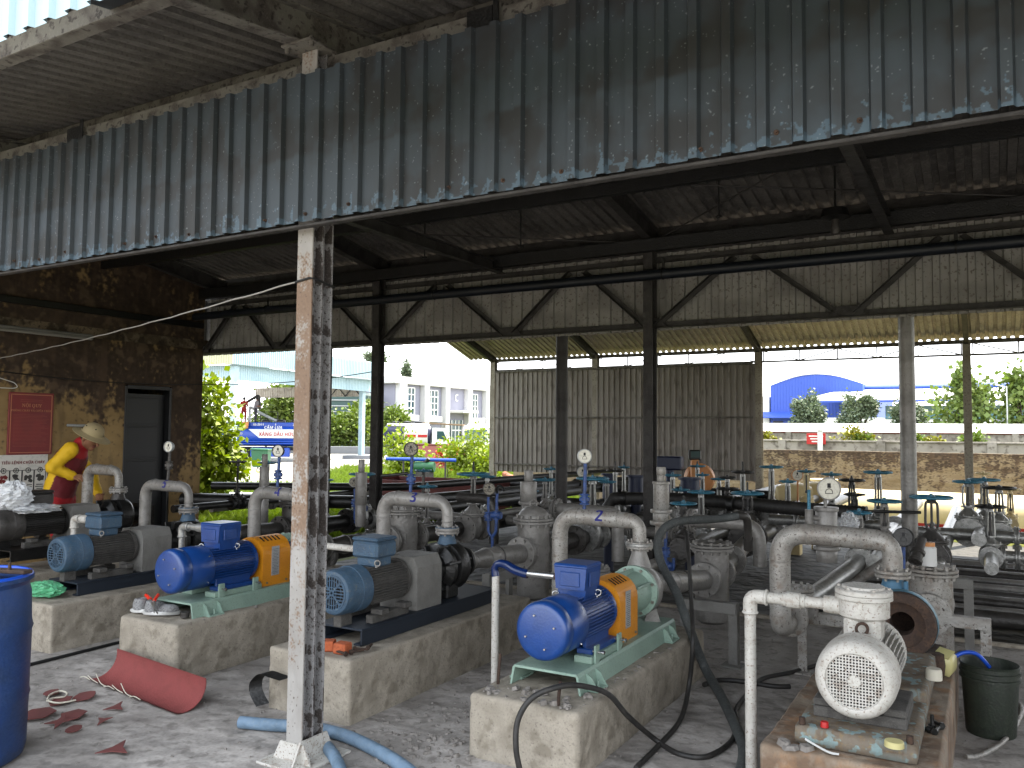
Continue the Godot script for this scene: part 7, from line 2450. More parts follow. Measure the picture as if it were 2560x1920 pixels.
# ---------- valves, gauges and conduits ----------
func gate_valve(x: float, z: float, yw: float, D: float, yp: float, s: float, wheel_m: Material, m: Material, label: String, stem := 0.0, round_yoke := false, axis := Vector3.BACK) -> void:
	var t := thing("gate_valve", label, "valve", Vector3(x, yp, z), "gate valves among the pipes")
	var o := Vector3(x, 0, z)
	var L := s * 1.75
	var g := Geo.new()
	g.lathe([Vector2(0, yp - s * 1.35), Vector2(s * 0.9, yp - s * 1.2), Vector2(s * 1.2, yp - s * 0.5), Vector2(s * 1.2, yp + s * 0.6), Vector2(s * 1.05, yp + s * 1.55)], Transform3D(Basis(), o), 22)
	g.cyl(o + Vector3(0, yp, 0) - axis * L, o + Vector3(0, yp, 0) + axis * L, s * 1.02, s * 1.02, 18)
	placed(t, "body", g, m)
	for e in [-1.0, 1.0]:
		flange(t, o + Vector3(0, yp, 0) + axis * (e * L), axis, s * 1.75, m, 8, 0.016)
	var yb := yp + s * 1.6
	var top := yb + s * 1.3
	if top > yw - 0.12:
		top = yw - 0.12
	var b := Geo.new()
	b.disc(o + Vector3(0, yb, 0), Vector3.UP, s * 1.6, 0.018, 22)
	b.disc(o + Vector3(0, yb + 0.021, 0), Vector3.UP, s * 1.6, 0.018, 22)
	b.lathe([Vector2(s * 1.25, yb + 0.02), Vector2(s * 1.1, yb + (top - yb) * 0.45), Vector2(s * 0.55, yb + (top - yb) * 0.85), Vector2(s * 0.5, top), Vector2(s * 0.8, top + 0.003), Vector2(s * 0.8, top + 0.018), Vector2(0, top + 0.018)], Transform3D(Basis(), o), 22)
	var bn := placed(t, "bonnet", b, m)
	var bb := Geo.new()
	bb.bolts(o + Vector3(0, yb + 0.01, 0), Vector3.UP, s * 1.4, 8, 0.008, 0.075)
	bb.bolts(o + Vector3(0, top + 0.02, 0), Vector3.UP, s * 0.65, 4, 0.006, 0.05)
	placed(bn, "bolts", bb, m, "stuff")
	# yoke
	var yk := Geo.new()
	var a := Vector3(0.83, 0, 0.55)
	var yt := yw - 0.028
	var w := maxf(0.034, s * 0.62)
	for e in [-1.0, 1.0]:
		if round_yoke:
			yk.tube(curve([o + Vector3(0, top + 0.02, 0) + a * e * w * 0.9, o + Vector3(0, top + 0.05, 0) + a * e * w * 1.15, o + Vector3(0, (top + yt) / 2, 0) + a * e * w * 1.15, o + Vector3(0, yt - 0.03, 0) + a * e * w * 1.05, o + Vector3(0, yt, 0) + a * e * 0.02], 5), 0.011, 8)
		else:
			bar(yk, o + Vector3(0, top, 0) + a * e * w, o + Vector3(0, yt - 0.02, 0) + a * e * w * 0.75, 0.014, 0.022, a)
	yk.cyl(o + Vector3(0, yt - 0.025, 0), o + Vector3(0, yt + 0.006, 0), w * 0.85, w * 0.7, 14)
	placed(t, "yoke", yk, m)
	var st := Geo.new()
	st.cyl(o + Vector3(0, top, 0), o + Vector3(0, yw + 0.02 + stem, 0), 0.0105, 0.0105, 10)
	st.cyl(o + Vector3(0, top + 0.015, 0), o + Vector3(0, top + 0.05, 0), 0.02, 0.016, 8)
	placed(t, "stem", st, M.black if stem > 0.0 else M.grimy)
	handwheel(t, o + Vector3(0, yw, 0), D / 2, wheel_m)

func handwheel(t: Node3D, p: Vector3, R: float, m: Material) -> void:
	var tr := maxf(0.0085, R * 0.075)
	var k := maxi(18, int(R * 170))
	var g := Geo.new()
	# a rim with finger waves
	var pts := []
	for i in k + 1:
		var a := TAU * i / k
		pts.append(p + Vector3(cos(a), 0, sin(a)) * (R - tr) * (1.0 + 0.012 * sin(a * 8.0)))
	g.tube(pts, tr, 8, false)
	var w := placed(t, "handwheel", g, m)
	var h := Geo.new()
	h.cyl(p + Vector3(0, -0.022, 0), p + Vector3(0, 0.02, 0), R * 0.2, R * 0.17, 12)
	h.cyl(p + Vector3(0, 0.018, 0), p + Vector3(0, 0.032, 0), 0.014, 0.014, 6)
	placed(w, "hub", h, m)
	for i in 4:
		var a := TAU * i / 4.0 + R * 9.0
		var d := Vector3(cos(a), 0, sin(a))
		var s := Geo.new()
		s.tube([p + d * R * 0.15 + Vector3(0, -0.012, 0), p + d * R * 0.6 + Vector3(0, -0.014, 0), p + d * (R - tr)], tr * 0.8, 6, false)
		placed(w, "spoke", s, m)

func gauge(p: Vector3, r: float, face: Vector3, stem: Array, label: String, m: Material, cock: Material, dial: Material, cock_at := 0.5) -> Node3D:
	var t := thing("pressure_gauge", label, "gauge", Vector3(p.x, p.y - r, p.z), "pressure gauges")
	face = face.normalized()
	var b := Geo.turn(face)
	var g := Geo.new()
	g.lathe([Vector2(0, -r * 0.62), Vector2(r * 0.9, -r * 0.6), Vector2(r * 0.98, -r * 0.45), Vector2(r * 0.98, -0.004), Vector2(r * 1.06, -0.002), Vector2(r * 1.06, 0.01), Vector2(r * 0.96, 0.012), Vector2(r * 0.93, 0.004)], Transform3D(b, p), 28)
	placed(t, "case", g, m)
	var d := Geo.new()
	d.disc(p + face * 0.003, face, r * 0.94, 0.003, 28, 0.0005)
	placed(t, "dial", d, dial)
	# the printed window and pointer arc on the dial
	var sx := Vector3.UP.cross(face).normalized()
	var fb := Basis(sx, face.cross(sx), face)
	var q := Geo.new()
	q.box(p + face * 0.0056 + fb.y * r * 0.3, Vector3(r * 0.3, r * 0.42, 0.001), fb)
	for i in 9:
		var a := PI * i / 8.0
		q.box(p + face * 0.0057 - fb.y * r * 0.3 + fb * Vector3(cos(a), sin(a), 0) * r * 0.3, Vector3(r * 0.14, r * 0.06, 0.001), fb * Basis(Vector3.BACK, a + PI / 2))
	q.box(p + face * 0.0057 - fb.y * r * 0.42, Vector3(r * 0.7, r * 0.06, 0.001), fb)
	placed(t, "print", q, M.ink_dark, "stuff")
	var sg := Geo.new()
	sg.tube(bend(stem, 0.04, 5), 0.0125, 10)
	placed(t, "stem", sg, cock)
	if cock_at > 0.0:
		var c: Vector3 = stem[0].lerp(stem[1], cock_at)
		var k := Geo.new()
		k.cyl(c - Vector3(0, 0.038, 0), c + Vector3(0, 0.038, 0), 0.024, 0.024, 6)
		k.box(c, Vector3(0.07, 0.034, 0.034), Basis(Vector3.UP, 0.5), 0.008)
		k.disc(c + Vector3(0, 0.03, 0), Vector3.UP, 0.034, 0.012, 14)
		k.disc(c - Vector3(0, 0.03, 0), Vector3.UP, 0.034, 0.012, 14)
		placed(t, "cock", k, cock)
	return t

func relief_valve(x: float, z: float, y0: float, parts: Array, m: Material, label: String) -> Node3D:
	var t := thing("relief_valve", label, "valve", Vector3(x, y0, z), "stepped relief valves")
	var y := y0
	for q in parts:   # [radius, height, name]
		var g := Geo.new()
		g.lathe([Vector2(0, y), Vector2(q[0] - 0.003, y), Vector2(q[0], y + 0.004), Vector2(q[0], y + q[1] - 0.004), Vector2(q[0] - 0.003, y + q[1]), Vector2(0, y + q[1])], Transform3D(Basis(), Vector3(x, 0, z)), 22)
		placed(t, q[2], g, m)
		y += q[1]
	return t

func build_valves() -> void:
	var bl: Material = M.wheel_blue
	var bk: Material = M.black
	var si: Material = M.silver
	var br: Material = M.silver_bright
	var gm: Material = M.grimy
	for q in [
		[-2.24, -10.06, 1.20, 0.28, 0.62, 0.062, bl, br, "tall bright silver gate valve before the edge of the screen", 0.0, false],
		[-2.00, -9.80, 1.05, 0.20, 0.60, 0.05, bl, br, "small silver gate valve beside the tall bright one at the screen edge", 0.0, false],
		[-2.10, -11.46, 1.10, 0.24, 0.62, 0.06, bl, M.cream, "cream gate valve with blue wheel before the mouldy wall", 0.0, false],
		[-1.01, -9.44, 1.20, 0.29, 0.62, 0.062, bl, br, "silver gate valve with blue wheel close to the pipe column", 0.0, false],
		[-1.29, -9.60, 1.10, 0.28, 0.62, 0.062, bk, bk, "all black gate valve with black wheel behind the box gauge", 0.03, false],
		[-1.16, -8.82, 1.00, 0.21, 0.60, 0.055, bk, bk, "low black valve with a second black wheel behind the box gauge", 0.0, false],
		[-0.82, -8.12, 1.00, 0.30, 0.58, 0.062, bl, si, "silver gate valve with square stem in front of the pipe column", 0.0, false],
		[-2.09, -8.33, 1.00, 0.33, 0.55, 0.09, bl, gm, "dark gate valve with blue wheel and rounded yoke over the thick pipe", 0.09, true],
		[-2.52, -8.20, 1.00, 0.28, 0.55, 0.058, bl, br, "silver gate valve with blue wheel beside the dark rounded yoke", 0.0, false],
		[-2.45, -8.90, 1.00, 0.25, 0.55, 0.058, bk, gm, "dark gate valve with black wheel behind the silver blue wheeled one", 0.02, false],
		[-2.46, -9.60, 1.15, 0.26, 0.60, 0.058, bk, br, "silver gate valve with black wheel and long stem before the screen", 0.10, false],
		[-3.04, -10.66, 1.00, 0.22, 0.58, 0.05, bl, br, "small silver gate valve in front of the tan meter", 0.0, false],
		[-3.24, -10.60, 1.05, 0.185, 0.58, 0.05, bl, br, "small blue wheeled valve directly before the tan meter body", 0.0, false],
		[-0.445, -8.15, 1.05, 0.355, 0.52, 0.085, bl, gm, "large dark gate valve with wide blue wheel and open yoke", 0.0, true],
		[-0.94, -7.40, 0.95, 0.20, 0.56, 0.05, bl, si, "half hidden valve with blue wheel behind the loose plastic bag", 0.0, false],
		[-0.20, -10.1, 1.10, 0.30, 0.58, 0.085, bl, br, "silver valve with rounded yoke and domed bonnet in the far cluster", 0.0, true],
		[-0.05, -10.45, 1.11, 0.32, 0.58, 0.07, bl, br, "silver valve with blue wheel touching the rounded yoke valve", 0.0, false],
		[0.085, -10.05, 1.05, 0.33, 0.58, 0.07, bk, br, "silver valve with wide black wheel in the far cluster", 0.0, false],
		[0.0, -9.40, 0.90, 0.29, 0.42, 0.062, bk, br, "low bright silver valve with black wheel and flanged body", 0.0, false],
		[-0.07, -13.2, 1.07, 0.21, 0.6, 0.05, M.cream, M.cream, "far cream valve with flat cream wheel before the mouldy wall", 0.0, false],
		[0.22, -12.0, 0.93, 0.24, 0.5, 0.05, M.cream, M.cream, "far cream valve standing low before the mouldy wall", 0.0, false],
		[-2.43, -7.37, 0.95, 0.25, 0.55, 0.058, bl, gm, "dark gate valve with blue wheel behind the spotted relief valve", 0.05, false],
		[-3.21, -9.34, 1.10, 0.21, 0.60, 0.055, bl, br, "silver valve with small blue wheel below the navy meter box", 0.0, false],
		[-3.30, -7.28, 1.15, 0.32, 0.60, 0.075, bl, br, "silver gate valve whose blue wheel sits behind gauge two", 0.03, false],
		[-4.20, -9.97, 1.10, 0.24, 0.58, 0.058, bk, br, "silver valve with black wheel and long stem behind gauge two", 0.1, false],
		[-4.50, -11.0, 1.10, 0.17, 0.58, 0.05, bl, br, "tiny silver valve with blue wheel before the screen", 0.05, false],
		[-4.76, -9.08, 1.00, 0.30, 0.58, 0.06, bl, si, "grey gate valve with blue wheel in front of the dark column", 0.0, false],
		[-4.62, -8.50, 0.90, 0.16, 0.55, 0.045, bl, gm, "small dark valve with a tilted small blue wheel", 0.0, false],
		[-4.62, -7.22, 1.15, 0.345, 0.60, 0.08, bl, si, "big grey gate valve with wide blue wheel next to the stepped relief valve", 0.11, false],
		[-5.22, -8.47, 1.05, 0.20, 0.58, 0.05, bl, br, "small valve with blue wheel peeping past the big grey gate valve", 0.0, false],
		[-6.10, -7.22, 1.10, 0.30, 0.60, 0.07, bl, br, "silver gate valve with blue wheel and tall stem behind the rusty column", 0.11, false],
		[-6.62, -7.15, 1.02, 0.24, 0.50, 0.056, bl, si, "grey gate valve with blue wheel right behind the rusty column", 0.02, false],
		[-5.20, -7.22, 1.0, 0.22, 0.5, 0.052, bl, si, "grey gate valve with blue wheel behind the top of loop three", 0.02, false],
		[-7.85, -7.0, 1.20, 0.21, 0.70, 0.045, gm, bk, "black oily valve with grey wheel beside the store corner", 0.0, false],
		[-3.85, -8.9, 1.02, 0.22, 0.55, 0.056, bl, si, "grey valve with blue wheel on the dark pipe left of the ribbed hose end", 0.0, false],
		[-3.62, -11.6, 1.12, 0.24, 0.6, 0.06, bl, br, "silver valve standing between the navy meter box and the screen", 0.05, false],
		[-2.75, -10.0, 1.06, 0.22, 0.58, 0.055, bk, br, "silver valve with black wheel beside the small tan meter valves", 0.0, false],
		[-5.25, -10.2, 1.08, 0.22, 0.55, 0.055, bl, br, "silver valve with blue wheel on the black pipe of loop four", 0.04, false],
		[-1.62, -10.4, 1.12, 0.24, 0.6, 0.058, bl, br, "silver valve with blue wheel midway between the bright one and the black one", 0.0, false],
		[-6.55, -9.0, 1.06, 0.24, 0.55, 0.056, bl, gm, "dark valve with blue wheel on the black pipe of loop five", 0.0, false],
		[-2.9, -8.7, 0.98, 0.2, 0.55, 0.05, bl, br, "silver valve with small blue wheel under the ribbed hose", 0.0, false],
		[-8.30, -7.90, 1.15, 0.27, 0.62, 0.055, bl, br, "silver valve with greenish wheel between loop four and the shrub", 0.0, false]]:
		gate_valve(q[0], q[1], q[2], q[3], q[4], q[5], q[6], q[7], q[8], q[9], q[10])
	# short flanged stub lines through valves that stand off the long pipes
	var k := 0
	for q in [[-3.21, -9.34, 0.60, 0.055], [-4.20, -9.97, 0.58, 0.058], [-0.82, -8.12, 0.58, 0.06], [-1.2, -9.3, 0.61, 0.06], [-0.1, -10.2, 0.58, 0.07], [0.0, -9.4, 0.42, 0.06], [-8.3, -7.9, 0.62, 0.055], [-7.85, -7.0, 0.70, 0.045], [-5.22, -8.47, 0.58, 0.05]]:
		var lb: String = ["silver stub pipe through the valve below the navy meter box", "silver stub pipe through the long stemmed black wheeled valve", "silver stub pipe through the square stem valve", "black stub pipe through the all black valves", "silver stub pipe through the far valve cluster", "silver stub pipe through the low bright valve", "silver stub pipe through the greenish wheeled valve", "black stub pipe through the oily valve at the store corner", "silver stub pipe through the small valve by the big grey one"][k]
		run_pipe([Vector3(q[0], q[2], q[1] + 0.9), Vector3(q[0], q[2], q[1] - 2.2)], q[3] * 0.96, [M.silver, M.silver_bright, M.silver_bright, M.black, M.silver_bright, M.silver_bright, M.silver, M.black, M.silver][k], lb, "stub_pipe", [], 0.1, "stub pipes through valves")
		k += 1
	# low lying bright valve bodies at the far cluster
	var cl := thing("flanged_spool", "bright flanged silver spool beside the low black wheeled valve", "pipe", Vector3(0.3, 0.4, -9.4))
	var cg := Geo.new()
	cg.cyl(Vector3(0.0, 0.42, -9.4), Vector3(1.2, 0.42, -9.4), 0.06, 0.06, 18)
	placed(cl, "pipe", cg, M.silver_bright)
	for x in [0.1, 0.22, 0.45]:
		flange(cl, Vector3(x, 0.42, -9.4), Vector3.RIGHT, 0.12, M.silver_bright, 8)
	# gauges
	var cam_dir := Vector3(0.5, 0.05, 0.86)
	gauge(Vector3(-2.34, 1.435, -5.03), 0.046, Vector3(0.55, 0.0, 0.83), [Vector3(-2.34, 1.385, -5.045), Vector3(-2.34, 1.07, -5.03)], "large white pressure gauge on a blue stem above loop two", M.plate, M.cock_blue, M.dial, 0.75)
	gauge(Vector3(-3.66, 1.46, -4.87), 0.05, Vector3(0.3, 0.02, 0.95), [Vector3(-3.66, 1.41, -4.885), Vector3(-3.66, 1.13, -4.87)], "dirty pressure gauge on a blue stem above loop three", M.grimy, M.cock_blue, M.dial_dirty, 0.6)
	gauge(Vector3(-5.01, 1.42, -4.88), 0.048, Vector3(0.35, 0.02, 0.94), [Vector3(-5.01, 1.37, -4.895), Vector3(-5.01, 1.11, -4.88)], "white pressure gauge on a blue stem above loop four", M.grimy, M.cock_blue, M.dial, 0.55)
	gauge(Vector3(-6.39, 1.43, -4.90), 0.046, Vector3(0.2, 0.02, 0.98), [Vector3(-6.39, 1.38, -4.915), Vector3(-6.39, 1.12, -4.90)], "white pressure gauge on a dark stem above loop five", M.plate, M.grimy, M.dial, 0.45)
	gauge(on_z(885, 1205, -6.2), 0.045, Vector3(0.4, 0.0, 0.9), [on_z(887, 1222, -6.2), on_z(887, 1300, -6.2)], "small dirty gauge on twin blue pipes behind the rusty column", M.plate, M.cock_blue, M.dial_dirty, 0.45)
	gauge(on_z(1223, 1222, -5.8), 0.05, Vector3(0.5, 0.0, 0.85), [on_z(1221, 1242, -5.82), on_z(1221, 1330, -5.82), on_z(1231, 1342, -5.82), on_z(1231, 1372, -5.82)], "dirty gauge on a blue U shaped siphon over the suction pipe", M.grimy, M.cock_blue, M.dial_dirty, 0.55)
	gauge(on_z(1662, 1300, -6.0), 0.05, Vector3(0.55, 0.0, 0.83), [on_z(1664, 1322, -6.02), on_z(1664, 1405, -6.02)], "dark faced gauge on the spotted relief valve beside loop two", M.silver, M.cock_blue, M.dial_dirty, 0.7)
	gauge(on_z(2258, 1343, -5.6), 0.056, Vector3(0.3, 0.1, 0.95), [on_z(2258, 1366, -5.62), on_z(2258, 1440, -5.62)], "black faced gauge on a blue stem beside the spotted strainer", M.black, M.cock_blue, M.black, 0.0)
	gauge(on_z(1993, 1188, -11.8), 0.075, cam_dir, [on_z(1994, 1202, -11.8), on_z(1994, 1262, -11.8)], "small brass rimmed gauge before the mouldy wall", M.tan, M.tan, M.dial, 0.0)
	gauge(on_z(1456, 1180, -9.5), 0.065, cam_dir, [on_z(1456, 1192, -9.5), on_z(1456, 1250, -9.5)], "small pale gauge beside the gauge of loop two", M.plate, M.grimy, M.dial, 0.0)
	# blue second leg and levers
	for q in [[[on_z(1243, 1225, -5.8), on_z(1240, 1330, -5.8), on_z(1231, 1342, -5.8)], "blue siphon leg with a black lever beside the dirty U gauge", 1], [[on_z(907, 1225, -6.2), on_z(907, 1300, -6.2), on_z(897, 1316, -6.2), on_z(887, 1304, -6.2)], "blue drain leg with a black lever behind the rusty column", 2], [[on_z(1668, 1400, -6.3), on_z(1668, 1425, -6.3), on_z(1684, 1425, -6.3), on_z(1684, 1395, -6.3)], "small blue drain loop beside the flat lidded strainer", 3]]:
		var t := thing("siphon_pipe", q[1], "pipe", q[0][-1], "blue siphons")
		var g := Geo.new()
		g.tube(bend(q[0], 0.04, 5), 0.0125, 10)
		placed(t, "pipe", g, M.cock_blue)
		var c: Vector3 = q[0][0].lerp(q[0][1], 0.6)
		var h := Geo.new()
		h.cyl(c - Vector3(0, 0.035, 0), c + Vector3(0, 0.035, 0), 0.026, 0.026, 8)
		h.disc(c, Vector3.RIGHT, 0.03, 0.09, 12)
		placed(t, "cock", h, M.cock_blue)
		if q[2] < 3:
			var l := Geo.new()
			var p0: Vector3 = q[0][0]
			l.tube(curve([p0 - Vector3(0, 0.03, 0), p0 + Vector3(0.01, 0.02, 0.02), p0 + Vector3(0.05, 0.035, 0.03), p0 + Vector3(0.09, 0.0, 0.04)], 5), 0.011, 8)
			placed(t, "lever", l, M.black)
	var lv := thing("cock_lever", "long black lever of the cock under gauge three", "lever", Vector3(-3.75, 1.26, -4.85))
	var lg := Geo.new()
	lg.tube([Vector3(-3.67, 1.285, -4.86), Vector3(-3.74, 1.275, -4.82), Vector3(-3.86, 1.262, -4.78)], 0.011, 8)
	placed(lv, "lever", lg, M.black)
	# stepped relief valves
	relief_valve(-2.16, -6.02, 0.80, [[0.045, 0.10, "base"], [0.085, 0.03, "flange"], [0.062, 0.06, "body"], [0.082, 0.025, "collar"], [0.060, 0.19, "bonnet"], [0.066, 0.02, "ring"], [0.03, 0.05, "spindle_guard"], [0.034, 0.06, "cap"]], M.silver_spotted, "spotted stepped relief valve with rating plate beside loop two")
	relief_valve(-3.60, -6.55, 0.55, [[0.05, 0.20, "base"], [0.09, 0.03, "flange"], [0.06, 0.16, "body"], [0.09, 0.025, "collar"], [0.075, 0.18, "bonnet"], [0.04, 0.10, "spindle_guard"]], M.silver, "plain grey stepped relief valve beside the big grey gate valve")
	relief_valve(-5.08, -6.0, 0.7, [[0.05, 0.2, "base"], [0.055, 0.30, "bonnet"], [0.03, 0.12, "spindle_guard"]], M.silver, "grey stepped relief valve behind the crown of loop three")
	relief_valve(-6.66, -6.3, 0.6, [[0.05, 0.3, "base"], [0.052, 0.30, "bonnet"], [0.03, 0.13, "spindle_guard"]], M.silver, "grey stepped relief valve behind the gauge of loop four")
	relief_valve(-0.98, -6.05, 0.72, [[0.07, 0.08, "base"], [0.09, 0.025, "flange"], [0.072, 0.24, "body"], [0.082, 0.03, "collar"]], M.silver, "thick grey relief valve that carries the large box gauge")
	gauge(on_z(2072, 1222, -6.0), 0.075, Vector3(0.35, 0.0, 0.93), [Vector3(-0.985, 1.19, -6.05), Vector3(-0.985, 1.08, -6.05)], "largest pressure gauge with pale dial on the thick relief valve", M.silver, M.silver, M.dial, 0.0)
	var cb := thing("blue_cock", "small blue handled cock fixed to the thick relief valve", "cock", Vector3(-1.07, 1.0, -5.95))
	var cbg := Geo.new()
	cbg.box(Vector3(-1.075, 1.14, -5.95), Vector3(0.022, 0.15, 0.02), Basis(), 0.006)
	placed(cb, "handle", cbg, M.wheel_blue)
	var cb2 := Geo.new()
	cb2.cyl(Vector3(-1.075, 0.98, -5.95), Vector3(-1.075, 1.08, -5.95), 0.028, 0.028, 8)
	cb2.cyl(Vector3(-1.075, 1.02, -5.95), Vector3(-0.99, 1.02, -6.03), 0.018, 0.018, 8)
	placed(cb, "body", cb2, M.silver)
	# conduits to the motors
	conduit([Vector3(-0.64, 0.84, -3.94), Vector3(-0.98, 0.84, -3.94), Vector3(-0.98, 0.0, -3.94)], 0.026, M.old_white, "peeling white conduit pipe rising to the white motor", [0.42], true)
	conduit([Vector3(-2.09, 0.80, -4.11), Vector3(-2.34, 0.80, -4.11)], 0.019, M.chrome, "short bright conduit nipple on the blue hose motor", [], false)
	conduit([Vector3(-2.47, 0.0, -4.11), Vector3(-2.47, 0.78, -4.11)], 0.022, M.old_white, "upright white conduit post beside the blue hose motor", [], false)
	conduit([Vector3(-3.42, 0.845, -4.07), Vector3(-3.88, 0.845, -4.07), Vector3(-3.88, 0.0, -4.07)], 0.021, M.old_white, "white conduit pipe behind the rusty column", [], true)
	conduit([Vector3(-4.79, 0.885, -4.055), Vector3(-5.11, 0.885, -4.055), Vector3(-5.11, 0.0, -4.055)], 0.023, M.silver_bright, "silver conduit pipe beside the motor with sports shoes", [0.35], true)
	conduit([Vector3(-6.19, 0.855, -4.10), Vector3(-6.49, 0.855, -4.10), Vector3(-6.49, 0.0, -4.10)], 0.024, M.old_white, "white conduit pipe beside the motor with the green bag", [0.5], true)
	var hs := thing("blue_sleeve", "glossy dark blue sleeve bent between conduit post and motor", "hose", Vector3(-2.47, 0.8, -4.11))
	var hg := Geo.new()
	hg.tube(curve([Vector3(-2.47, 0.765, -4.11), Vector3(-2.475, 0.81, -4.11), Vector3(-2.45, 0.838, -4.11), Vector3(-2.40, 0.835, -4.11), Vector3(-2.34, 0.81, -4.11), Vector3(-2.26, 0.795, -4.11)], 6), [0.024, 0.025, 0.025, 0.024, 0.023, 0.022, 0.022, 0.021, 0.021, 0.021, 0.021, 0.022, 0.022, 0.023, 0.023, 0.024, 0.024, 0.025, 0.025, 0.026, 0.026, 0.027, 0.027, 0.027, 0.027, 0.027, 0.027, 0.026, 0.026, 0.025, 0.024], 16)
	placed(hs, "sleeve", hg, mat(Color(0.05, 0.13, 0.30), 0.2))

func conduit(pts: Array, r: float, m: Material, label: String, unions: Array, elbow: bool) -> void:
	var t := thing("conduit_pipe", label, "pipe", Vector3(pts[-1].x, 0, pts[-1].z), "motor conduits")
	var g := Geo.new()
	g.tube(bend(pts, 0.05, 5), r, 14)
	placed(t, "pipe", g, m)
	for s in unions:
		var p: Vector3 = pts[0].lerp(pts[1], s)
		var d: Vector3 = (pts[1] - pts[0]).normalized()
		var u := Geo.new()
		u.cyl(p - d * 0.03, p + d * 0.03, r * 1.45, r * 1.45, 8)
		u.cyl(p - d * 0.05, p + d * 0.05, r * 1.25, r * 1.25, 8)
		placed(t, "union", u, m)
	if elbow:
		var e: Vector3 = pts[1]
		var q := Geo.new()
		q.tube(bend([e + (pts[0] - e).normalized() * 0.075, e, e + Vector3(0, -0.075, 0)], 0.05, 5), r * 1.25, 14)
		q.torus(e + (pts[0] - e).normalized() * 0.075, pts[0] - e, r * 1.25, 0.006, 18, 6)
		q.torus(e + Vector3(0, -0.075, 0), Vector3.UP, r * 1.25, 0.006, 18, 6)
		placed(t, "elbow", q, m)

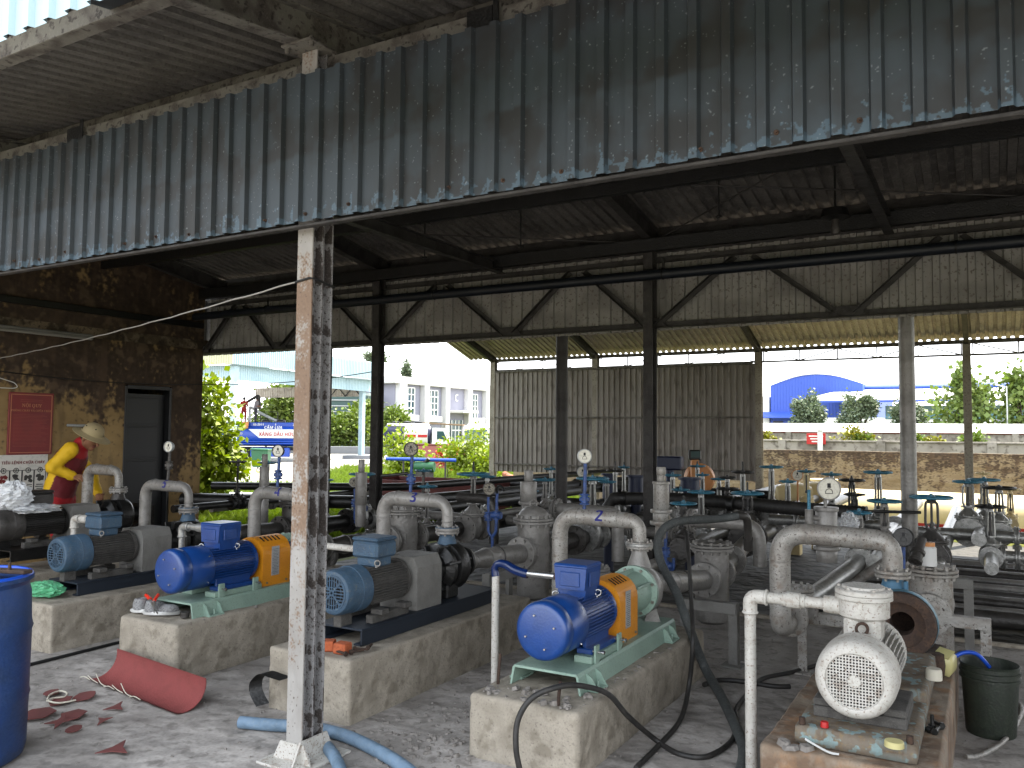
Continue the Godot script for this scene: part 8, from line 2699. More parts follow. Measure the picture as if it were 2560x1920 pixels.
# ---------- meters and other things at the back ----------
func build_back_equipment() -> void:
	var p := on_z(1745, 1230, -12.0)
	var t := thing("tan_meter", "tan flow meter with round body and dark display head", "meter", Vector3(p.x, -0.3, p.z))
	var g := Geo.new()
	g.lathe([Vector2(0, -0.1), Vector2(0.19, -0.09), Vector2(0.225, -0.04), Vector2(0.225, 0.04), Vector2(0.19, 0.09), Vector2(0, 0.1)], Transform3D(Geo.turn(Vector3(0.4, 0, 0.9)), Vector3(p.x + 0.02, 0.92, p.z)), 32)
	placed(t, "body", g, M.tan)
	var nk := Geo.new()
	nk.prism([Vector2(-0.065, 0.6), Vector2(0.065, 0.6), Vector2(0.05, 1.2), Vector2(-0.05, 1.2)], 0.1, Transform3D(Basis(Vector3.UP, 0.5), Vector3(p.x, 0, p.z + 0.16)))
	placed(t, "neck", nk, M.tan)
	var hd := Geo.new()
	hd.box(Vector3(p.x, 1.27, p.z + 0.16), Vector3(0.18, 0.15, 0.13), Basis(Vector3.UP, 0.5), 0.02)
	var head := placed(t, "display_head", hd, M.black)
	var sc := Geo.new()
	sc.box(Vector3(p.x, 1.28, p.z + 0.16) + Basis(Vector3.UP, 0.5) * Vector3(0, 0, 0.067), Vector3(0.13, 0.09, 0.004), Basis(Vector3.UP, 0.5))
	placed(head, "screen", sc, M.slate_green)
	var ft := Geo.new()
	ft.box(Vector3(p.x, 0.15, p.z), Vector3(0.3, 0.9, 0.3), Basis(), 0.01)
	placed(t, "pedestal", ft, M.grimy)
	var q := on_z(1675, 1160, -11.4)
	var b := thing("navy_meter", "navy blue meter box on a stand before the sheet screen", "meter", Vector3(q.x, -0.3, q.z))
	var bg := Geo.new()
	bg.box(Vector3(q.x, 1.16, q.z), Vector3(0.36, 0.19, 0.24), Basis(Vector3.UP, 0.15), 0.02)
	bg.box(Vector3(q.x - 0.24, 1.16, q.z - 0.02), Vector3(0.16, 0.16, 0.2), Basis(Vector3.UP, 0.15), 0.02)
	placed(b, "box", bg, M.navy_box)
	var bs := Geo.new()
	bs.cyl(Vector3(q.x, -0.3, q.z), Vector3(q.x, 1.1, q.z), 0.08, 0.06, 14)
	placed(b, "stand", bs, M.navy_box)
	var k := 0
	for w in [[1725, 1225, -10.3, "squat navy blue actuator between the valves before the tan meter"], [1590, 1215, -10.4, "squat navy blue actuator behind the dark column"], [1522, 1210, -10.6, "small navy blue actuator beside the gauge of loop two"]]:
		var c := on_z(w[0], w[1], w[2])
		var a := thing("blue_actuator", w[3], "actuator", Vector3(c.x, -0.3, c.z), "navy actuators")
		var ag := Geo.new()
		ag.cyl(Vector3(c.x, 0.68, c.z), Vector3(c.x, 1.0, c.z), 0.13 - k * 0.02, 0.12 - k * 0.02, 18)
		ag.disc(Vector3(c.x, 1.01, c.z), Vector3.UP, 0.15 - k * 0.02, 0.03, 18)
		placed(a, "body", ag, M.navy_box)
		var as2 := Geo.new()
		as2.cyl(Vector3(c.x, -0.3, c.z), Vector3(c.x, 0.7, c.z), 0.07, 0.07, 12)
		placed(a, "stand", as2, M.navy_box)
		k += 1
	# cream bodies before the mouldy wall
	k = 0
	for w in [[1985, 1235, -13.6, 0.3, "rounded cream meter body before the mouldy wall"], [2045, 1225, -14.4, 0.26, "second cream meter body half hidden by the box gauge"]]:
		var c := on_z(w[0], w[1], w[2])
		var a := thing("cream_meter", w[4], "meter", Vector3(c.x, -0.3, c.z), "cream meters")
		var ag := Geo.new()
		ag.lathe([Vector2(0, -0.3), Vector2(w[3] * 0.8, -0.26), Vector2(w[3], -0.1), Vector2(w[3], 0.1), Vector2(w[3] * 0.8, 0.26), Vector2(0, 0.3)], Transform3D(Geo.turn(Vector3(0.9, 0, -0.3)), c - Vector3(0, 0.12, 0)), 26)
		placed(a, "body", ag, M.cream)
		var as2 := Geo.new()
		as2.box(Vector3(c.x, (c.y - 0.72) / 2, c.z), Vector3(0.2, c.y + 0.1, 0.2), Basis(), 0.01)
		placed(a, "stand", as2, M.cream)
	# low oxide red bin on the lawn side
	var rb := on_z(1085, 1225, -12.8)
	var rt := thing("oxide_tray", "dark red steel tray box on the lawn behind loop three", "tray", Vector3(rb.x, -0.12, rb.z))
	var rg := Geo.new()
	for e in [[Vector3(0, 0, 0.6), Vector3(2.6, 0.5, 0.03)], [Vector3(0, 0, -0.6), Vector3(2.6, 0.5, 0.03)], [Vector3(1.3, 0, 0), Vector3(0.03, 0.5, 1.2)], [Vector3(-1.3, 0, 0), Vector3(0.03, 0.5, 1.2)]]:
		rg.box(Vector3(rb.x, 0.42, rb.z) + e[0], e[1], Basis(), 0.004)
	placed(rt, "sides", rg, M.oxide)
	var rl := Geo.new()
	rl.box(Vector3(rb.x, 0.19, rb.z), Vector3(2.6, 0.03, 1.2), Basis(), 0.004)
	for x in [-1.2, 1.2]:
		for z in [-0.5, 0.5]:
			rl.box(Vector3(rb.x + x, 0.0, rb.z + z), Vector3(0.08, 0.4, 0.08))
	placed(rt, "floor", rl, M.oxide)
	# oxide handwheel-less white pipes on the lawn near the store
	for w in [[560, 760, 1217, "pale pipe lying along the lawn behind the shrub"], [500, 700, 1238, "second pale pipe lying nearer on the lawn"]]:
		var a := on_y(w[0], w[2], -0.05)
		var e := on_y(w[1], w[2] + 3, -0.12)
		var lt := thing("lawn_pipe", w[3], "pipe", a, "pale pipes on the lawn")
		var lg := Geo.new()
		lg.cyl(a, e, 0.09, 0.09, 14)
		placed(lt, "pipe", lg, M.plate)
		var lc := Geo.new()
		lc.cyl(a.lerp(e, 0.5), a.lerp(e, 0.515), 0.105, 0.105, 14)
		placed(lt, "joint", lc, M.plate)
	# low silver wheels and stub pots between the lines
	k = 0
	for w in [[927, 1283, -7.6, "flat silver handwheel on a low valve seen past the rusty column"], [1135, 1243, -10.2, "tiny bright valve on the black pipe behind loop three"]]:
		var c := on_z(w[0], w[1], w[2])
		gate_valve(c.x, c.z, c.y, 0.2 - 0.05 * k, c.y - 0.28, 0.04, M.silver_bright, M.silver_bright, w[3])
		k += 1
	var pot := on_z(540, 1325, -6.6)
	check_valve(pot.x, pot.z, pot.y - 0.15, 0.075, M.grimy, "dark round bolted valve cover in front of the lawn gap")

# ---------- people ----------
# bones: [a, b, radius a, radius b, colour, blend]
func flesh(bones: Array, cell: float, tint: Callable) -> Geo:
	var lo := Vector3.ONE * 1e9
	var hi := -Vector3.ONE * 1e9
	for b in bones:
		var r: float = maxf(b[2], b[3]) + cell * 3.0
		lo = lo.min(b[0] - Vector3.ONE * r).min(b[1] - Vector3.ONE * r)
		hi = hi.max(b[0] + Vector3.ONE * r).max(b[1] + Vector3.ONE * r)
	var nx := int((hi.x - lo.x) / cell) + 2
	var ny := int((hi.y - lo.y) / cell) + 2
	var nz := int((hi.z - lo.z) / cell) + 2
	var f := PackedFloat32Array()
	f.resize(nx * ny * nz)
	f.fill(1.0)
	var own := PackedInt32Array()
	own.resize(nx * ny * nz)
	var best := PackedFloat32Array()
	best.resize(nx * ny * nz)
	best.fill(1.0)
	for bi in bones.size():
		var b: Array = bones[bi]
		var pa: Vector3 = b[0]
		var pb: Vector3 = b[1]
		var ra: float = b[2]
		var rb: float = b[3]
		var kk: float = b[5]
		var m := maxf(ra, rb) + kk + cell * 2.5
		var l0 := ((pa.min(pb) - Vector3.ONE * m - lo) / cell).floor()
		var l1 := ((pa.max(pb) + Vector3.ONE * m - lo) / cell).ceil()
		var ab := pb - pa
		var il := 1.0 / maxf(ab.length_squared(), 1e-9)
		for z in range(maxi(0, int(l0.z)), mini(nz, int(l1.z) + 1)):
			for y in range(maxi(0, int(l0.y)), mini(ny, int(l1.y) + 1)):
				var row := (z * ny + y) * nx
				for x in range(maxi(0, int(l0.x)), mini(nx, int(l1.x) + 1)):
					var p := lo + Vector3(x, y, z) * cell
					var h := clampf((p - pa).dot(ab) * il, 0.0, 1.0)
					var d := (p - pa - ab * h).length() - lerpf(ra, rb, h)
					var i := row + x
					if d < best[i]:
						best[i] = d
						own[i] = bi
					var o := f[i]
					var u := maxf(kk - absf(o - d), 0.0) / kk
					f[i] = minf(o, d) - u * u * kk * 0.25
	var g := Geo.new()
	var at_cell := {}
	for z in nz - 1:
		for y in ny - 1:
			for x in nx - 1:
				var i := (z * ny + y) * nx + x
				var c := [f[i], f[i + 1], f[i + nx], f[i + nx + 1], f[i + nx * ny], f[i + nx * ny + 1], f[i + nx * ny + nx], f[i + nx * ny + nx + 1]]
				var neg := 0
				for q in c:
					if q < 0.0:
						neg += 1
				if neg == 0 or neg == 8:
					continue
				var s := Vector3.ZERO
				var k := 0
				for e in [[0, 1], [2, 3], [4, 5], [6, 7], [0, 2], [1, 3], [4, 6], [5, 7], [0, 4], [1, 5], [2, 6], [3, 7]]:
					var a: float = c[e[0]]
					var b2: float = c[e[1]]
					if (a < 0.0) != (b2 < 0.0):
						var w := a / (a - b2)
						s += Vector3(e[0] & 1, (e[0] >> 1) & 1, e[0] >> 2).lerp(Vector3(e[1] & 1, (e[1] >> 1) & 1, e[1] >> 2), w)
						k += 1
				var p := lo + (Vector3(x, y, z) + s / k) * cell
				var q := Vector3(c[1] + c[3] + c[5] + c[7] - c[0] - c[2] - c[4] - c[6], c[2] + c[3] + c[6] + c[7] - c[0] - c[1] - c[4] - c[5], c[4] + c[5] + c[6] + c[7] - c[0] - c[1] - c[2] - c[3]).normalized()
				if cell > 0.01:   # creases in the cloth
					var w3 := p * 16.0
					q = (q + 0.45 * Vector3(noise.get_noise_3dv(w3), noise.get_noise_3dv(w3 * Vector3(1, 0.4, 1) + Vector3(7, 3, 1)), noise.get_noise_3dv(w3 + Vector3(2, 9, 4)))).normalized()
					p += q * 0.012 * noise.get_noise_3dv(w3 * 0.8)
				at_cell[i] = g.add(p, q)
				g.c.append(tint.call(own[i], p))
	for z in range(1, nz - 1):
		for y in range(1, ny - 1):
			for x in range(1, nx - 1):
				var i := (z * ny + y) * nx + x
				var a := f[i] < 0.0
				var st := [1, nx, nx * ny]
				for ax in 3:
					if a == (f[i + st[ax]] < 0.0):
						continue
					var u: int = st[(ax + 1) % 3]
					var w: int = st[(ax + 2) % 3]
					var k0 = at_cell.get(i)
					var k1 = at_cell.get(i - u)
					var k2 = at_cell.get(i - u - w)
					var k3 = at_cell.get(i - w)
					if k0 == null or k1 == null or k2 == null or k3 == null:
						continue
					g.tri(k0, k1, k2)
					g.tri(k0, k2, k3)
	return g

func lin(c: Color) -> Color:
	return c.srgb_to_linear()

func add_colored(g: Geo, h: Geo) -> void:
	var k := g.v.size()
	g.v.append_array(h.v)
	g.n.append_array(h.n)
	g.c.append_array(h.c)
	for i in h.t:
		g.t.append(i + k)

func hand(wrist: Vector3, dir: Vector3, palm: Vector3, side: float, curl: float, s: float, skin: Color) -> Geo:
	dir = dir.normalized()
	palm = (palm - dir * palm.dot(dir)).normalized()
	var w := dir.cross(palm) * side
	var B := []
	var c0 := wrist + dir * 0.05 * s
	B.append([wrist, c0 + w * 0.018 * s, 0.026 * s, 0.022 * s, 0, 0.012])
	B.append([wrist, c0 - w * 0.018 * s, 0.026 * s, 0.020 * s, 0, 0.012])
	B.append([c0 + w * 0.03 * s, c0 - w * 0.03 * s + dir * 0.02 * s, 0.016 * s, 0.015 * s, 0, 0.012])
	for i in 4:
		var o := (i - 1.5) * 0.021 * s
		var L: float = [0.036, 0.042, 0.039, 0.030][i] * s
		var k := c0 + dir * (0.034 - 0.004 * absf(i - 1.3)) * s - w * o
		var d1 := (dir + palm * curl * 0.55).normalized()
		var d2 := (dir + palm * curl * 1.6).normalized()
		var d3 := (dir + palm * curl * 3.2).normalized()
		var p1 := k + d1 * L
		var p2 := p1 + d2 * L * 0.75
		B.append([k, p1, 0.0105 * s, 0.0095 * s, 0, 0.004])
		B.append([p1, p2, 0.0095 * s, 0.0088 * s, 0, 0.003])
		B.append([p2, p2 + d3 * L * 0.55, 0.0088 * s, 0.0075 * s, 0, 0.003])
	var th := wrist + dir * 0.022 * s + w * 0.03 * s
	var t1 := th + (dir * 0.6 + w * 0.8 + palm * 0.35).normalized() * 0.04 * s
	B.append([th, t1, 0.013 * s, 0.0115 * s, 0, 0.01])
	B.append([t1, t1 + (dir * 0.9 + w * 0.25 + palm * (0.3 + curl * 0.5)).normalized() * 0.033 * s, 0.011 * s, 0.009 * s, 0, 0.003])
	return flesh(B, 0.0042 * s, func(_k, _p): return skin)

func build_person() -> void:
	var d := 8.55
	var skin := lin(Color(0.50, 0.34, 0.25))
	var yellow := lin(Color(0.80, 0.64, 0.05))
	var maroon := lin(Color(0.36, 0.06, 0.09))
	var red := lin(Color(0.58, 0.08, 0.10))
	var fwd := cam_basis * Vector3(0, 0, -1)
	fwd.y = 0
	fwd = fwd.normalized()
	var rgt := cam_basis.x
	# joints from the photograph, near side = right arm
	var hip := at(146, 1252, d)
	var hipR := hip - fwd * 0.09
	var hipL := hip + fwd * 0.09
	var waist := at(152, 1215, d)
	var chest := at(178, 1148, d)
	var neck := at(205, 1112, d)
	var shR := at(176, 1124, d - 0.17)
	var shL := at(188, 1130, d + 0.17)
	var elR := at(130, 1168, d - 0.27)
	var wrR := at(181, 1190, d - 0.16)
	var elL := at(232, 1195, d + 0.16)
	var wrL := at(244, 1232, d + 0.05)
	var head := at(225, 1097, d)
	var kneeR := at(152, 1355, d - 0.1)
	var kneeL := at(162, 1352, d + 0.1)
	var anR := at(146, 1446, d - 0.1)
	var anL := at(156, 1444, d + 0.1)
	anR.y = 0.09
	anL.y = 0.09
	var B := [
		[hipR, hipL, 0.115, 0.115, 1, 0.06],
		[hip, waist, 0.135, 0.13, 1, 0.06],
		[waist - fwd * 0.05, chest - fwd * 0.07, 0.12, 0.125, 2, 0.06],
		[waist + fwd * 0.05, chest + fwd * 0.07, 0.12, 0.125, 2, 0.06],
		[chest, neck, 0.13, 0.07, 2, 0.06],
		[shR, shL, 0.07, 0.07, 2, 0.06],
		[shR, elR, 0.072, 0.058, 3, 0.03],
		[elR, wrR, 0.058, 0.046, 3, 0.02],
		[shL, elL, 0.072, 0.058, 3, 0.03],
		[elL, wrL, 0.056, 0.046, 3, 0.02],
		[hipR, kneeR, 0.105, 0.075, 4, 0.05],
		[kneeR, anR, 0.072, 0.06, 4, 0.03],
		[hipL, kneeL, 0.105, 0.075, 4, 0.05],
		[kneeL, anL, 0.072, 0.06, 4, 0.03],
		[anR, anR + rgt * 0.17 - Vector3(0, 0.04, 0), 0.05, 0.04, 5, 0.02],
		[anL, anL + rgt * 0.17 - Vector3(0, 0.04, 0), 0.05, 0.04, 5, 0.02],
		[neck, neck.lerp(head, 0.5), 0.062, 0.056, 6, 0.03]]
	var spine := (chest - waist).normalized()
	var front := (rgt - spine * rgt.dot(spine)).normalized()
	var tint := func(k: int, p: Vector3) -> Color:
		var part_of: int = B[k][4]
		if part_of == 3:
			return yellow
		if part_of == 4:
			# yellow patch at the pocket of the red trousers
			var lp := p - (hipR + rgt * 0.0)
			return yellow if absf(lp.dot(rgt) + 0.01) < 0.022 and lp.y < 0.0 and lp.y > -0.1 and lp.dot(fwd) < 0.0 else red
		if part_of == 5:
			return lin(Color(0.1, 0.1, 0.1))
		if part_of == 6:
			return skin
		var o := p - waist
		var up := o.dot(spine)
		var fr := o.dot(front)
		if up < -0.07:
			return red
		if up > 0.36:
			return red if fr > 0.02 else maroon
		if fr < -0.01 + up * 0.05 and up < 0.20:
			return yellow
		return maroon
	var g := flesh(B, 0.0135, tint)
	# collar, head and face
	var look := (rgt * 0.80 - Vector3.UP * 0.42 - fwd * 0.12).normalized()
	var hu := (Vector3.UP - look * look.y).normalized()
	var hs := look.cross(hu)
	var hc := head
	var H := [
		[hc + hu * 0.03 - look * 0.02, hc + hu * 0.035 + look * 0.025, 0.084, 0.080, 0, 0.02],
		[hc - hu * 0.045 + look * 0.03, hc - hu * 0.075 + look * 0.055, 0.060, 0.034, 0, 0.04],
		[hc - hu * 0.05 - look * 0.015, hc - hu * 0.03, 0.058, 0.06, 0, 0.04],
		[hc + hu * 0.012 + look * 0.095, hc - hu * 0.022 + look * 0.112, 0.010, 0.014, 0, 0.012],
		[hc - hu * 0.052 + look * 0.084 + hs * 0.016, hc - hu * 0.052 + look * 0.084 - hs * 0.016, 0.009, 0.009, 1, 0.006],
		[hc + hu * 0.026 + look * 0.094 + hs * 0.04, hc + hu * 0.028 + look * 0.098 - hs * 0.04, 0.011, 0.011, 0, 0.012],
		[hc + hs * 0.08 - look * 0.005 + hu * 0.015, hc + hs * 0.082 - look * 0.008 - hu * 0.022, 0.015, 0.012, 0, 0.006],
		[hc - hs * 0.08 - look * 0.005 + hu * 0.015, hc - hs * 0.082 - look * 0.008 - hu * 0.022, 0.015, 0.012, 0, 0.006],
		[hc - hu * 0.05 - look * 0.03, neck.lerp(head, 0.4), 0.056, 0.058, 0, 0.03]]
	var face := func(k: int, p: Vector3) -> Color:
		var o := p - hc
		var u := o.dot(hu)
		var l := o.dot(look)
		var s := absf(o.dot(hs))
		if k == 4:
			return lin(Color(0.42, 0.22, 0.19))
		if l > 0.07 and absf(u - 0.008) < 0.007 and s > 0.018 and s < 0.045:
			return lin(Color(0.09, 0.06, 0.05))
		if l > 0.07 and absf(u - 0.03) < 0.005 and s > 0.014 and s < 0.05:
			return lin(Color(0.10, 0.07, 0.06))
		if l < 0.02 and u > -0.06 and not k in [6, 7] and (u > 0.0 or l < -0.035):
			return lin(Color(0.07, 0.055, 0.05))
		return skin
	add_colored(g, flesh(H, 0.0062, face))
	add_colored(g, flesh([[neck + spine * 0.0 - front * 0.01, neck + spine * 0.035 + front * 0.02, 0.078, 0.070, 0, 0.02]], 0.012, func(_k, _p): return red))
	# hands: the near one on the elbow of the pipe, the far one down at the flange
	add_colored(g, hand(wrR + (wrR - elR).normalized() * 0.03, (at(203, 1188, d - 0.30) - wrR), Vector3(0.1, -0.9, -0.4), 1.0, 0.45, 1.0, skin))
	add_colored(g, hand(wrL + (wrL - elL).normalized() * 0.03, (wrL - elL), -fwd, -1.0, 0.5, 1.0, skin))
	var t := thing("person", "worker in red and yellow uniform and pale sun helmet bending over a pipe", "person", Vector3(hip.x, 0, hip.z))
	placed(t, "body", g, M.figure)
	# sun helmet
	var ht := Geo.new()
	var tilt := Basis(hs, hu, hs.cross(hu))
	ht.lathe([Vector2(0.098, 0.0), Vector2(0.106, 0.02), Vector2(0.102, 0.055), Vector2(0.085, 0.09), Vector2(0.052, 0.114), Vector2(0.02, 0.122), Vector2(0.0, 0.123)], Transform3D(tilt, hc + hu * 0.052), 30)
	ht.lathe([Vector2(0.10, -0.004), Vector2(0.178, -0.018), Vector2(0.18, -0.013), Vector2(0.108, 0.012), Vector2(0.106, 0.028)], Transform3D(tilt * Basis.from_scale(Vector3(1.0, 1.0, 1.12)), hc + hu * 0.052), 34)
	placed(t, "helmet", ht, mat(Color(0.62, 0.56, 0.42), 0.8))
	var sp := Geo.new()
	for q in [[0.5, 0.08], [1.4, 0.1], [2.4, 0.07], [0.9, 0.05], [5.6, 0.09]]:
		var dd := tilt * Vector3(cos(q[0]), 0.35, sin(q[0])).normalized()
		sp.disc(hc + hu * 0.052 + tilt * Vector3(cos(q[0]) * 0.1, q[1], sin(q[0]) * 0.1) * (1.0 if q[1] < 0.08 else 0.97), dd, 0.0075, 0.006, 10, 0.001)
	placed(t, "vent_eyelets", sp, M.fan_dark, "stuff")
	# two people on the tank truck far behind
	var o := on_ground(680, 56.0, -0.59)
	small_person(o, Vector3(-1.1, 2.6, 0.15), lin(Color(0.42, 0.40, 0.42)), lin(Color(0.10, 0.11, 0.14)), "person in grey shirt and dark trousers standing on the blue tank", 1.9)
	small_person(o, Vector3(-2.05, 2.6, -0.35), lin(Color(0.55, 0.12, 0.08)), lin(Color(0.45, 0.06, 0.07)), "person in red and yellow work clothes standing on the blue tank", 0.2)

func small_person(o: Vector3, p: Vector3, top: Color, low: Color, label: String, yaw: float) -> void:
	var rot := Basis(Vector3.UP, deg_to_rad(30))
	var base := o + rot * p
	var f := rot * (Basis(Vector3.UP, yaw) * Vector3(0, 0, 1))
	var s := Vector3.UP.cross(f)
	var u := Vector3.UP
	var B := [
		[base + u * 0.08 + s * 0.1, base + u * 0.48 + s * 0.1, 0.055, 0.07, 1, 0.03],
		[base + u * 0.48 + s * 0.1, base + u * 0.9 + s * 0.09, 0.07, 0.1, 1, 0.04],
		[base + u * 0.08 - s * 0.12, base + u * 0.48 - s * 0.12 + f * 0.04, 0.055, 0.07, 1, 0.03],
		[base + u * 0.48 - s * 0.12 + f * 0.04, base + u * 0.9 - s * 0.09, 0.07, 0.1, 1, 0.04],
		[base + u * 0.06 + s * 0.1, base + u * 0.05 + s * 0.1 + f * 0.16, 0.05, 0.04, 3, 0.02],
		[base + u * 0.06 - s * 0.12, base + u * 0.05 - s * 0.12 + f * 0.16, 0.05, 0.04, 3, 0.02],
		[base + u * 0.95, base + u * 1.33 + f * 0.05, 0.14, 0.15, 0, 0.06],
		[base + u * 1.38 + s * 0.17 + f * 0.05, base + u * 1.38 - s * 0.17 + f * 0.05, 0.075, 0.075, 0, 0.06],
		[base + u * 1.38 + s * 0.19 + f * 0.05, base + u * 1.12 + s * 0.24 + f * 0.08, 0.06, 0.05, 0, 0.03],
		[base + u * 1.12 + s * 0.24 + f * 0.08, base + u * 1.08 + s * 0.12 + f * 0.32, 0.05, 0.04, 2, 0.03],
		[base + u * 1.38 - s * 0.19 + f * 0.05, base + u * 1.12 - s * 0.24 + f * 0.08, 0.06, 0.05, 0, 0.03],
		[base + u * 1.12 - s * 0.24 + f * 0.08, base + u * 1.08 - s * 0.12 + f * 0.32, 0.05, 0.04, 2, 0.03],
		[base + u * 1.42 + f * 0.06, base + u * 1.55 + f * 0.08, 0.055, 0.055, 2, 0.03],
		[base + u * 1.62 + f * 0.08, base + u * 1.66 + f * 0.07, 0.095, 0.09, 4, 0.03]]
	var skin := lin(Color(0.45, 0.31, 0.24))
	var cols := [top, low, skin, lin(Color(0.06, 0.06, 0.06)), lin(Color(0.06, 0.05, 0.05))]
	var g := flesh(B, 0.026, func(k, _p): return cols[B[k][4]])
	var t := thing("person", label, "person", base)
	placed(t, "body", g, M.figure)

# ---------- loose things ----------
func build_small() -> void:
	var rr := RandomNumberGenerator.new()
	rr.seed = 77
	# blue drum
	var dp := Vector3(-4.29, 0, -2.17)
	var t := thing("plastic_drum", "large blue plastic drum with its lid off centre", "drum", dp)
	var g := Geo.new()
	g.lathe([Vector2(0, 0.0), Vector2(0.25, 0.0), Vector2(0.275, 0.02), Vector2(0.285, 0.06), Vector2(0.288, 0.28), Vector2(0.294, 0.30), Vector2(0.288, 0.32), Vector2(0.290, 0.6), Vector2(0.296, 0.62), Vector2(0.288, 0.65), Vector2(0.282, 0.79), Vector2(0.272, 0.83), Vector2(0.28, 0.845), Vector2(0.292, 0.855), Vector2(0.292, 0.872), Vector2(0.27, 0.876), Vector2(0.262, 0.86), Vector2(0, 0.855)], Transform3D(Basis(), dp), 48)
	placed(t, "body", g, M.drum)
	var l := Geo.new()
	l.lathe([Vector2(0.0, 0.858), Vector2(0.06, 0.858), Vector2(0.062, 0.885), Vector2(0.045, 0.885), Vector2(0.043, 0.872), Vector2(0.0, 0.872)], Transform3D(Basis(), dp + Vector3(0.12, 0, 0.05)), 22)
	l.torus(dp + Vector3(0, 0.874, 0), Vector3.UP, 0.277, 0.012, 44, 8)
	placed(t, "lid", l, M.drum_lid)
	var ft := thing("steel_fitting", "dark flat steel fitting with a bolt lying on the blue drum", "fitting", dp + Vector3(0.12, 0.88, -0.1))
	var fg := Geo.new()
	fg.box(dp + Vector3(0.1, 0.896, -0.12), Vector3(0.3, 0.018, 0.06), Basis(Vector3.UP, 0.3), 0.004)
	fg.cyl(dp + Vector3(0.16, 0.90, -0.12), dp + Vector3(0.16, 0.94, -0.12), 0.01, 0.006, 8)
	placed(ft, "bar", fg, M.rust)
	# curled red gasket sheet
	var a := on_y(237, 1712, 0.02)
	var b := on_y(425, 1788, 0.02)
	var ax := (b - a).normalized()
	var L := 0.98
	var c0 := Vector3(-5.02, 0, -3.30)
	var c1 := Vector3(-4.07, 0, -3.16)
	c0 = on_y(240, 1697, 0.0)
	c1 = on_y(460, 1784, 0.0)
	ax = (c1 - c0).normalized()
	L = c0.distance_to(c1)
	var side := ax.cross(Vector3.UP).normalized()
	if side.dot(eye - c0) < 0.0:
		side = -side
	var R := 0.135
	var sg := Geo.new()
	for s in [0.0, 0.004]:
		var k0 := sg.v.size()
		for i in 25:
			for j in 25:
				var u := i / 24.0
				var w := j / 24.0
				var an := lerpf(-2.0, 0.2, w)
				var ragged := 0.0
				if j == 0:
					ragged = 0.03 * absf(noise.get_noise_1d(u * 30.0))
				var d := Vector3(0, sin(an + ragged * 4.0), 0) - side * cos(an + ragged * 4.0)
				sg.add(c0 + ax * (u * L) + Vector3(0, R + 0.003, 0) + d * (R - s), -d if s > 0.0 else d)
		for i in 24:
			for j in 24:
				var q := k0 + i * 25 + j
				sg.tri(q, q + 1, q + 25)
				sg.tri(q + 1, q + 26, q + 25)
	var gs := thing("gasket_sheet", "curled brick red gasket sheet with frayed edge lying on the floor", "sheet", c0)
	placed(gs, "sheet", sg, M.gasket)
	var fr := Geo.new()
	for i in 7:
		var u := 0.04 + i * 0.1
		var an := -2.0
		var d := Vector3(0, sin(an), 0) - side * cos(an)
		var p := c0 + ax * (u * L) + Vector3(0, R + 0.003, 0) + d * R
		fr.tube(curve([p, p + side * 0.01 - ax * 0.05 + Vector3(0, 0.012, 0), p + side * 0.015 - ax * 0.1 + Vector3(0, 0.03 * (i % 3), 0)], 4), 0.0028, 5)
	placed(gs, "loose_threads", fr, M.cord_white, "stuff")
	# red scraps
	var lab := ["pointed red gasket scrap lying alone nearest the column foot", "small curled red scrap between drum and gasket sheet", "three pointed red scrap below the gasket sheet", "round red gasket disc in the heap of scraps", "flat red scrap under the white cord", "long red scrap beside the drum", "red scrap with a torn corner in the heap", "broad red scrap leaning on the heap", "small dark red scrap at the heap's edge", "half round red scrap behind the heap"]
	var spots := [[290, 1882, 0.075, 3], [257, 1808, 0.04, 3], [290, 1775, 0.055, 3], [210, 1748, 0.06, 12], [150, 1760, 0.06, 7], [95, 1793, 0.085, 6], [185, 1795, 0.075, 5], [150, 1812, 0.065, 4], [182, 1830, 0.045, 10], [130, 1738, 0.05, 8]]
	for i in spots.size():
		var q: Array = spots[i]
		var p := on_y(q[0], q[1], 0.0)
		var s := thing("gasket_scrap", lab[i], "scrap", p, "red gasket scraps on the floor")
		var poly := []
		for k in int(q[3]) * (2 if q[3] < 5 else 1):
			var n: int = int(q[3]) * (2 if q[3] < 5 else 1)
			var an := TAU * k / n + i
			var rad: float = q[2] * (rr.randf_range(0.8, 1.15) if q[3] >= 5 else (1.25 if k % 2 == 0 else 0.42))
			poly.append(Vector2(cos(an), sin(an)) * rad)
		var pg := Geo.new()
		pg.prism(poly, 0.004, Transform3D(Basis(Vector3.RIGHT, -PI / 2 + rr.randf_range(0.05, 0.25)) * Basis(Vector3.BACK, rr.randf_range(-0.1, 0.1)), Vector3(0, 0.012 + q[2] * 0.12, 0)))
		part(s, "scrap", pg, M.gasket_old)
	var wc := thing("white_string", "loop of white cord lying on the red scraps", "cord", on_y(150, 1745, 0.03))
	var wp := []
	for q in [[118, 1752], [125, 1737], [150, 1727], [168, 1733], [160, 1742], [135, 1745], [122, 1752], [150, 1757], [190, 1750]]:
		wp.append(on_y(q[0], q[1], 0.03))
	var wg := Geo.new()
	wg.tube(curve(wp, 6), 0.005, 6)
	placed(wc, "cord", wg, M.cord_white)
	# shoes, shears and tin on a plinth
	for q in [[-4.88, -3.64, 0.25, "grey sports shoe nearer the plinth edge with red handled tool"], [-4.75, -3.63, 0.1, "second grey sports shoe lying against the first"]]:
		var s := thing("sports_shoe", q[3], "shoe", Vector3(q[0], 0.372, q[1]), "pair of sports shoes on a plinth", q[2] - PI * 0.36)
		var so := Geo.new()
		so.lathe([Vector2(0, 0), Vector2(0.046, 0.0), Vector2(0.05, 0.012), Vector2(0.047, 0.022), Vector2(0, 0.022)], Transform3D(Basis.from_scale(Vector3(0.8, 1, 2.6)), Vector3.ZERO), 24)
